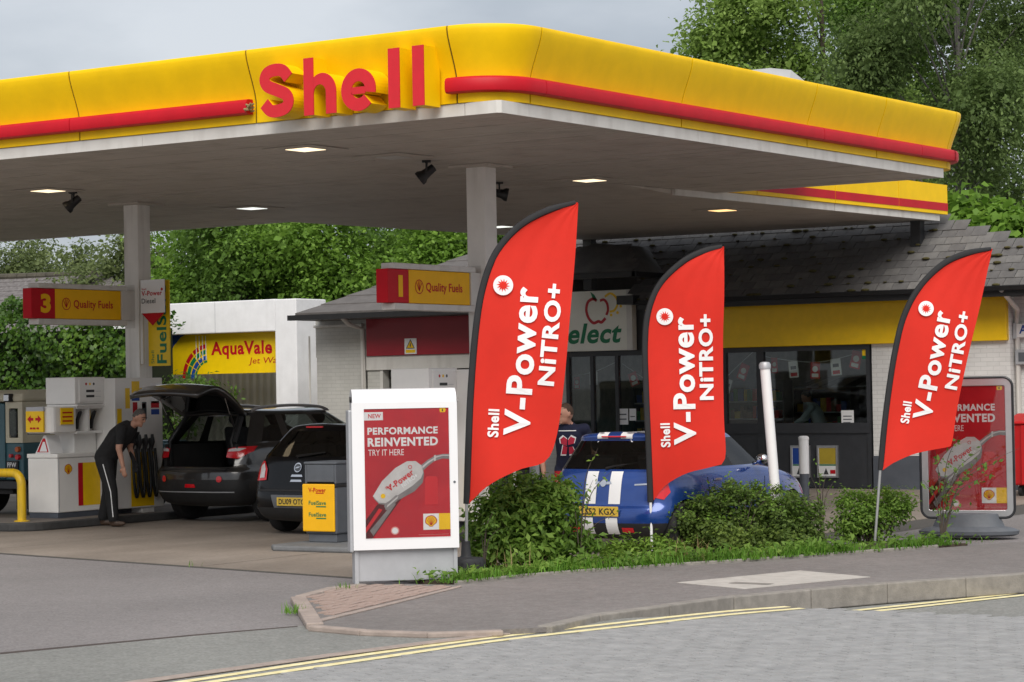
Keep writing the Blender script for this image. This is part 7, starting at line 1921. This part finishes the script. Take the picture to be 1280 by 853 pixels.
sprig('sparse sprig rising from the left bush past the blue car', 23.6, (720, 700), [(700, 600), (745, 560), (762, 588), (738, 600), (770, 640)], .055, lf_tip, 9)
sprig('loose leafy shoots sticking out of the top of the left bush', 23.8, (660, 700), [(625, 600), (645, 585), (668, 590), (690, 592), (612, 625), (715, 610), (735, 640)], .07, lf_tip, 14)
sprig('yellow green shoots sticking out of the dense bush', 25.7, (925, 690), [(850, 615), (880, 600), (905, 592), (935, 598), (960, 603), (990, 610), (1015, 620), (870, 640), (1025, 645)], .05, lf_tip, 20)
sprig('thin sprig standing before the framed shop posters', 26.3, (1022, 690), [(1010, 595), (1030, 590), (1040, 600), (1018, 570)], .05, lf_bright, 10)
sprig('weedy sprig beside the weighted base of the largest flag', 23.0, (600, 716), [(606, 650), (620, 660), (596, 665), (612, 640)], .08, lf_mid, 10)
# grass and weeds along the edging
P, N_, S_z = [], [], []
gb = MB(); gd = MB()
edge_ = [Vec((p.x, p.y, 0)) for p in BE]
seglen = [(b_ - a_).length for a_, b_ in zip(edge_, edge_[1:])]
def along():
    i = random.choices(range(len(seglen)), seglen)[0]; a_, b_ = edge_[i], edge_[i + 1]; d = (b_ - a_).normalized(); return a_.lerp(b_, random.random()), Vec((-d.y, d.x, 0)), d
def blade(mb, p, h, w_, lean):
    d = Vec((random.uniform(-1, 1), random.uniform(-1, 1), 0)).normalized(); s = Vec((-d.y, d.x, 0)) * w_
    a_, c_, e_ = p, p + d * lean * .4 + Vec((0, 0, h * .6)), p + d * lean + Vec((0, 0, h))
    mb.add([a_ - s, a_ + s, c_ + s * .7, c_ - s * .7, e_], [(0, 1, 2, 3), (3, 2, 4)])
tuft = [(along(), random.uniform(.08, .30), random.uniform(.5, 1.5)) for _ in range(60)]
for _ in range(3000):
    (p, n_, d), R_, hh = random.choice(tuft)
    p = p + d * random.gauss(0, R_) + n_ * (abs(random.gauss(.08, .16)) - .03); p.z = .06
    blade(gb, p, random.uniform(.04, .13) * hh, random.uniform(.003, .008), random.uniform(.02, .10))
me = bpy.data.meshes.new('grass'); me.from_pydata(gb.v, [], gb.f); tag(link('grass', me, None, lf_grass), 'short green grass and weeds along the bed edging', 'grass', kind='stuff')
bedp = [(p.x, p.y) for p in edge_] + [(p.x, p.y) for p in back[::-1]]
for _ in range(1100):
    q = G(random.gauss(636, 22), random.gauss(697, 8), .06)
    if inside(q, bedp): blade(gd, Vec((q.x, q.y, .05)), random.uniform(.08, .3), random.uniform(.003, .007), random.uniform(.03, .2))
for _ in range(500):
    q = G(random.gauss(845, 25), random.gauss(688, 8), .06)
    if inside(q, bedp): blade(gd, Vec((q.x, q.y, .05)), random.uniform(.06, .25), random.uniform(.003, .007), random.uniform(.03, .2))
me = bpy.data.meshes.new('dry_grass'); me.from_pydata(gd.v, [], gd.f); tag(link('dry_grass', me, None, lf_dry), 'dry straw coloured grass between the weeds of the bed', 'grass', kind='stuff')
n = 1900; P = np.empty((n, 3))
for i in range(n):
    (p, n_, d), R_, hh = random.choice(tuft); p = p + d * random.gauss(0, R_ * 1.2) + n_ * abs(random.gauss(.16, .22)); P[i] = (p.x, p.y, .065 + random.random() * .11 * hh)
leaf_mesh('weeds', P, NR.normal(size=(n, 3)) * .5 + np.array([0, -.3, .9]), NR.uniform(.04, .11, n), .45, lf_bush, None, kind='stuff')['label'] = 'low broad leaved weeds covering the planting bed'
# a few stray tufts at joints
tf = MB()
for px, py, k in ((432, 738, 14), (366, 765, 26), (600, 724, 40), (575, 727, 20), (240, 706, 2)):
    for _ in range(k * 3):
        q = G(px + random.gauss(0, 6), py + random.gauss(0, 1.2), .03); blade(tf, Vec((q.x, q.y, .02)), random.uniform(.03, .1), random.uniform(.002, .005), random.uniform(.02, .06))
me = bpy.data.meshes.new('weed_tufts'); me.from_pydata(tf.v, [], tf.f); tag(link('weed_tufts', me, None, lf_grass), 'small weed tufts in the paving joints', 'grass', kind='stuff')
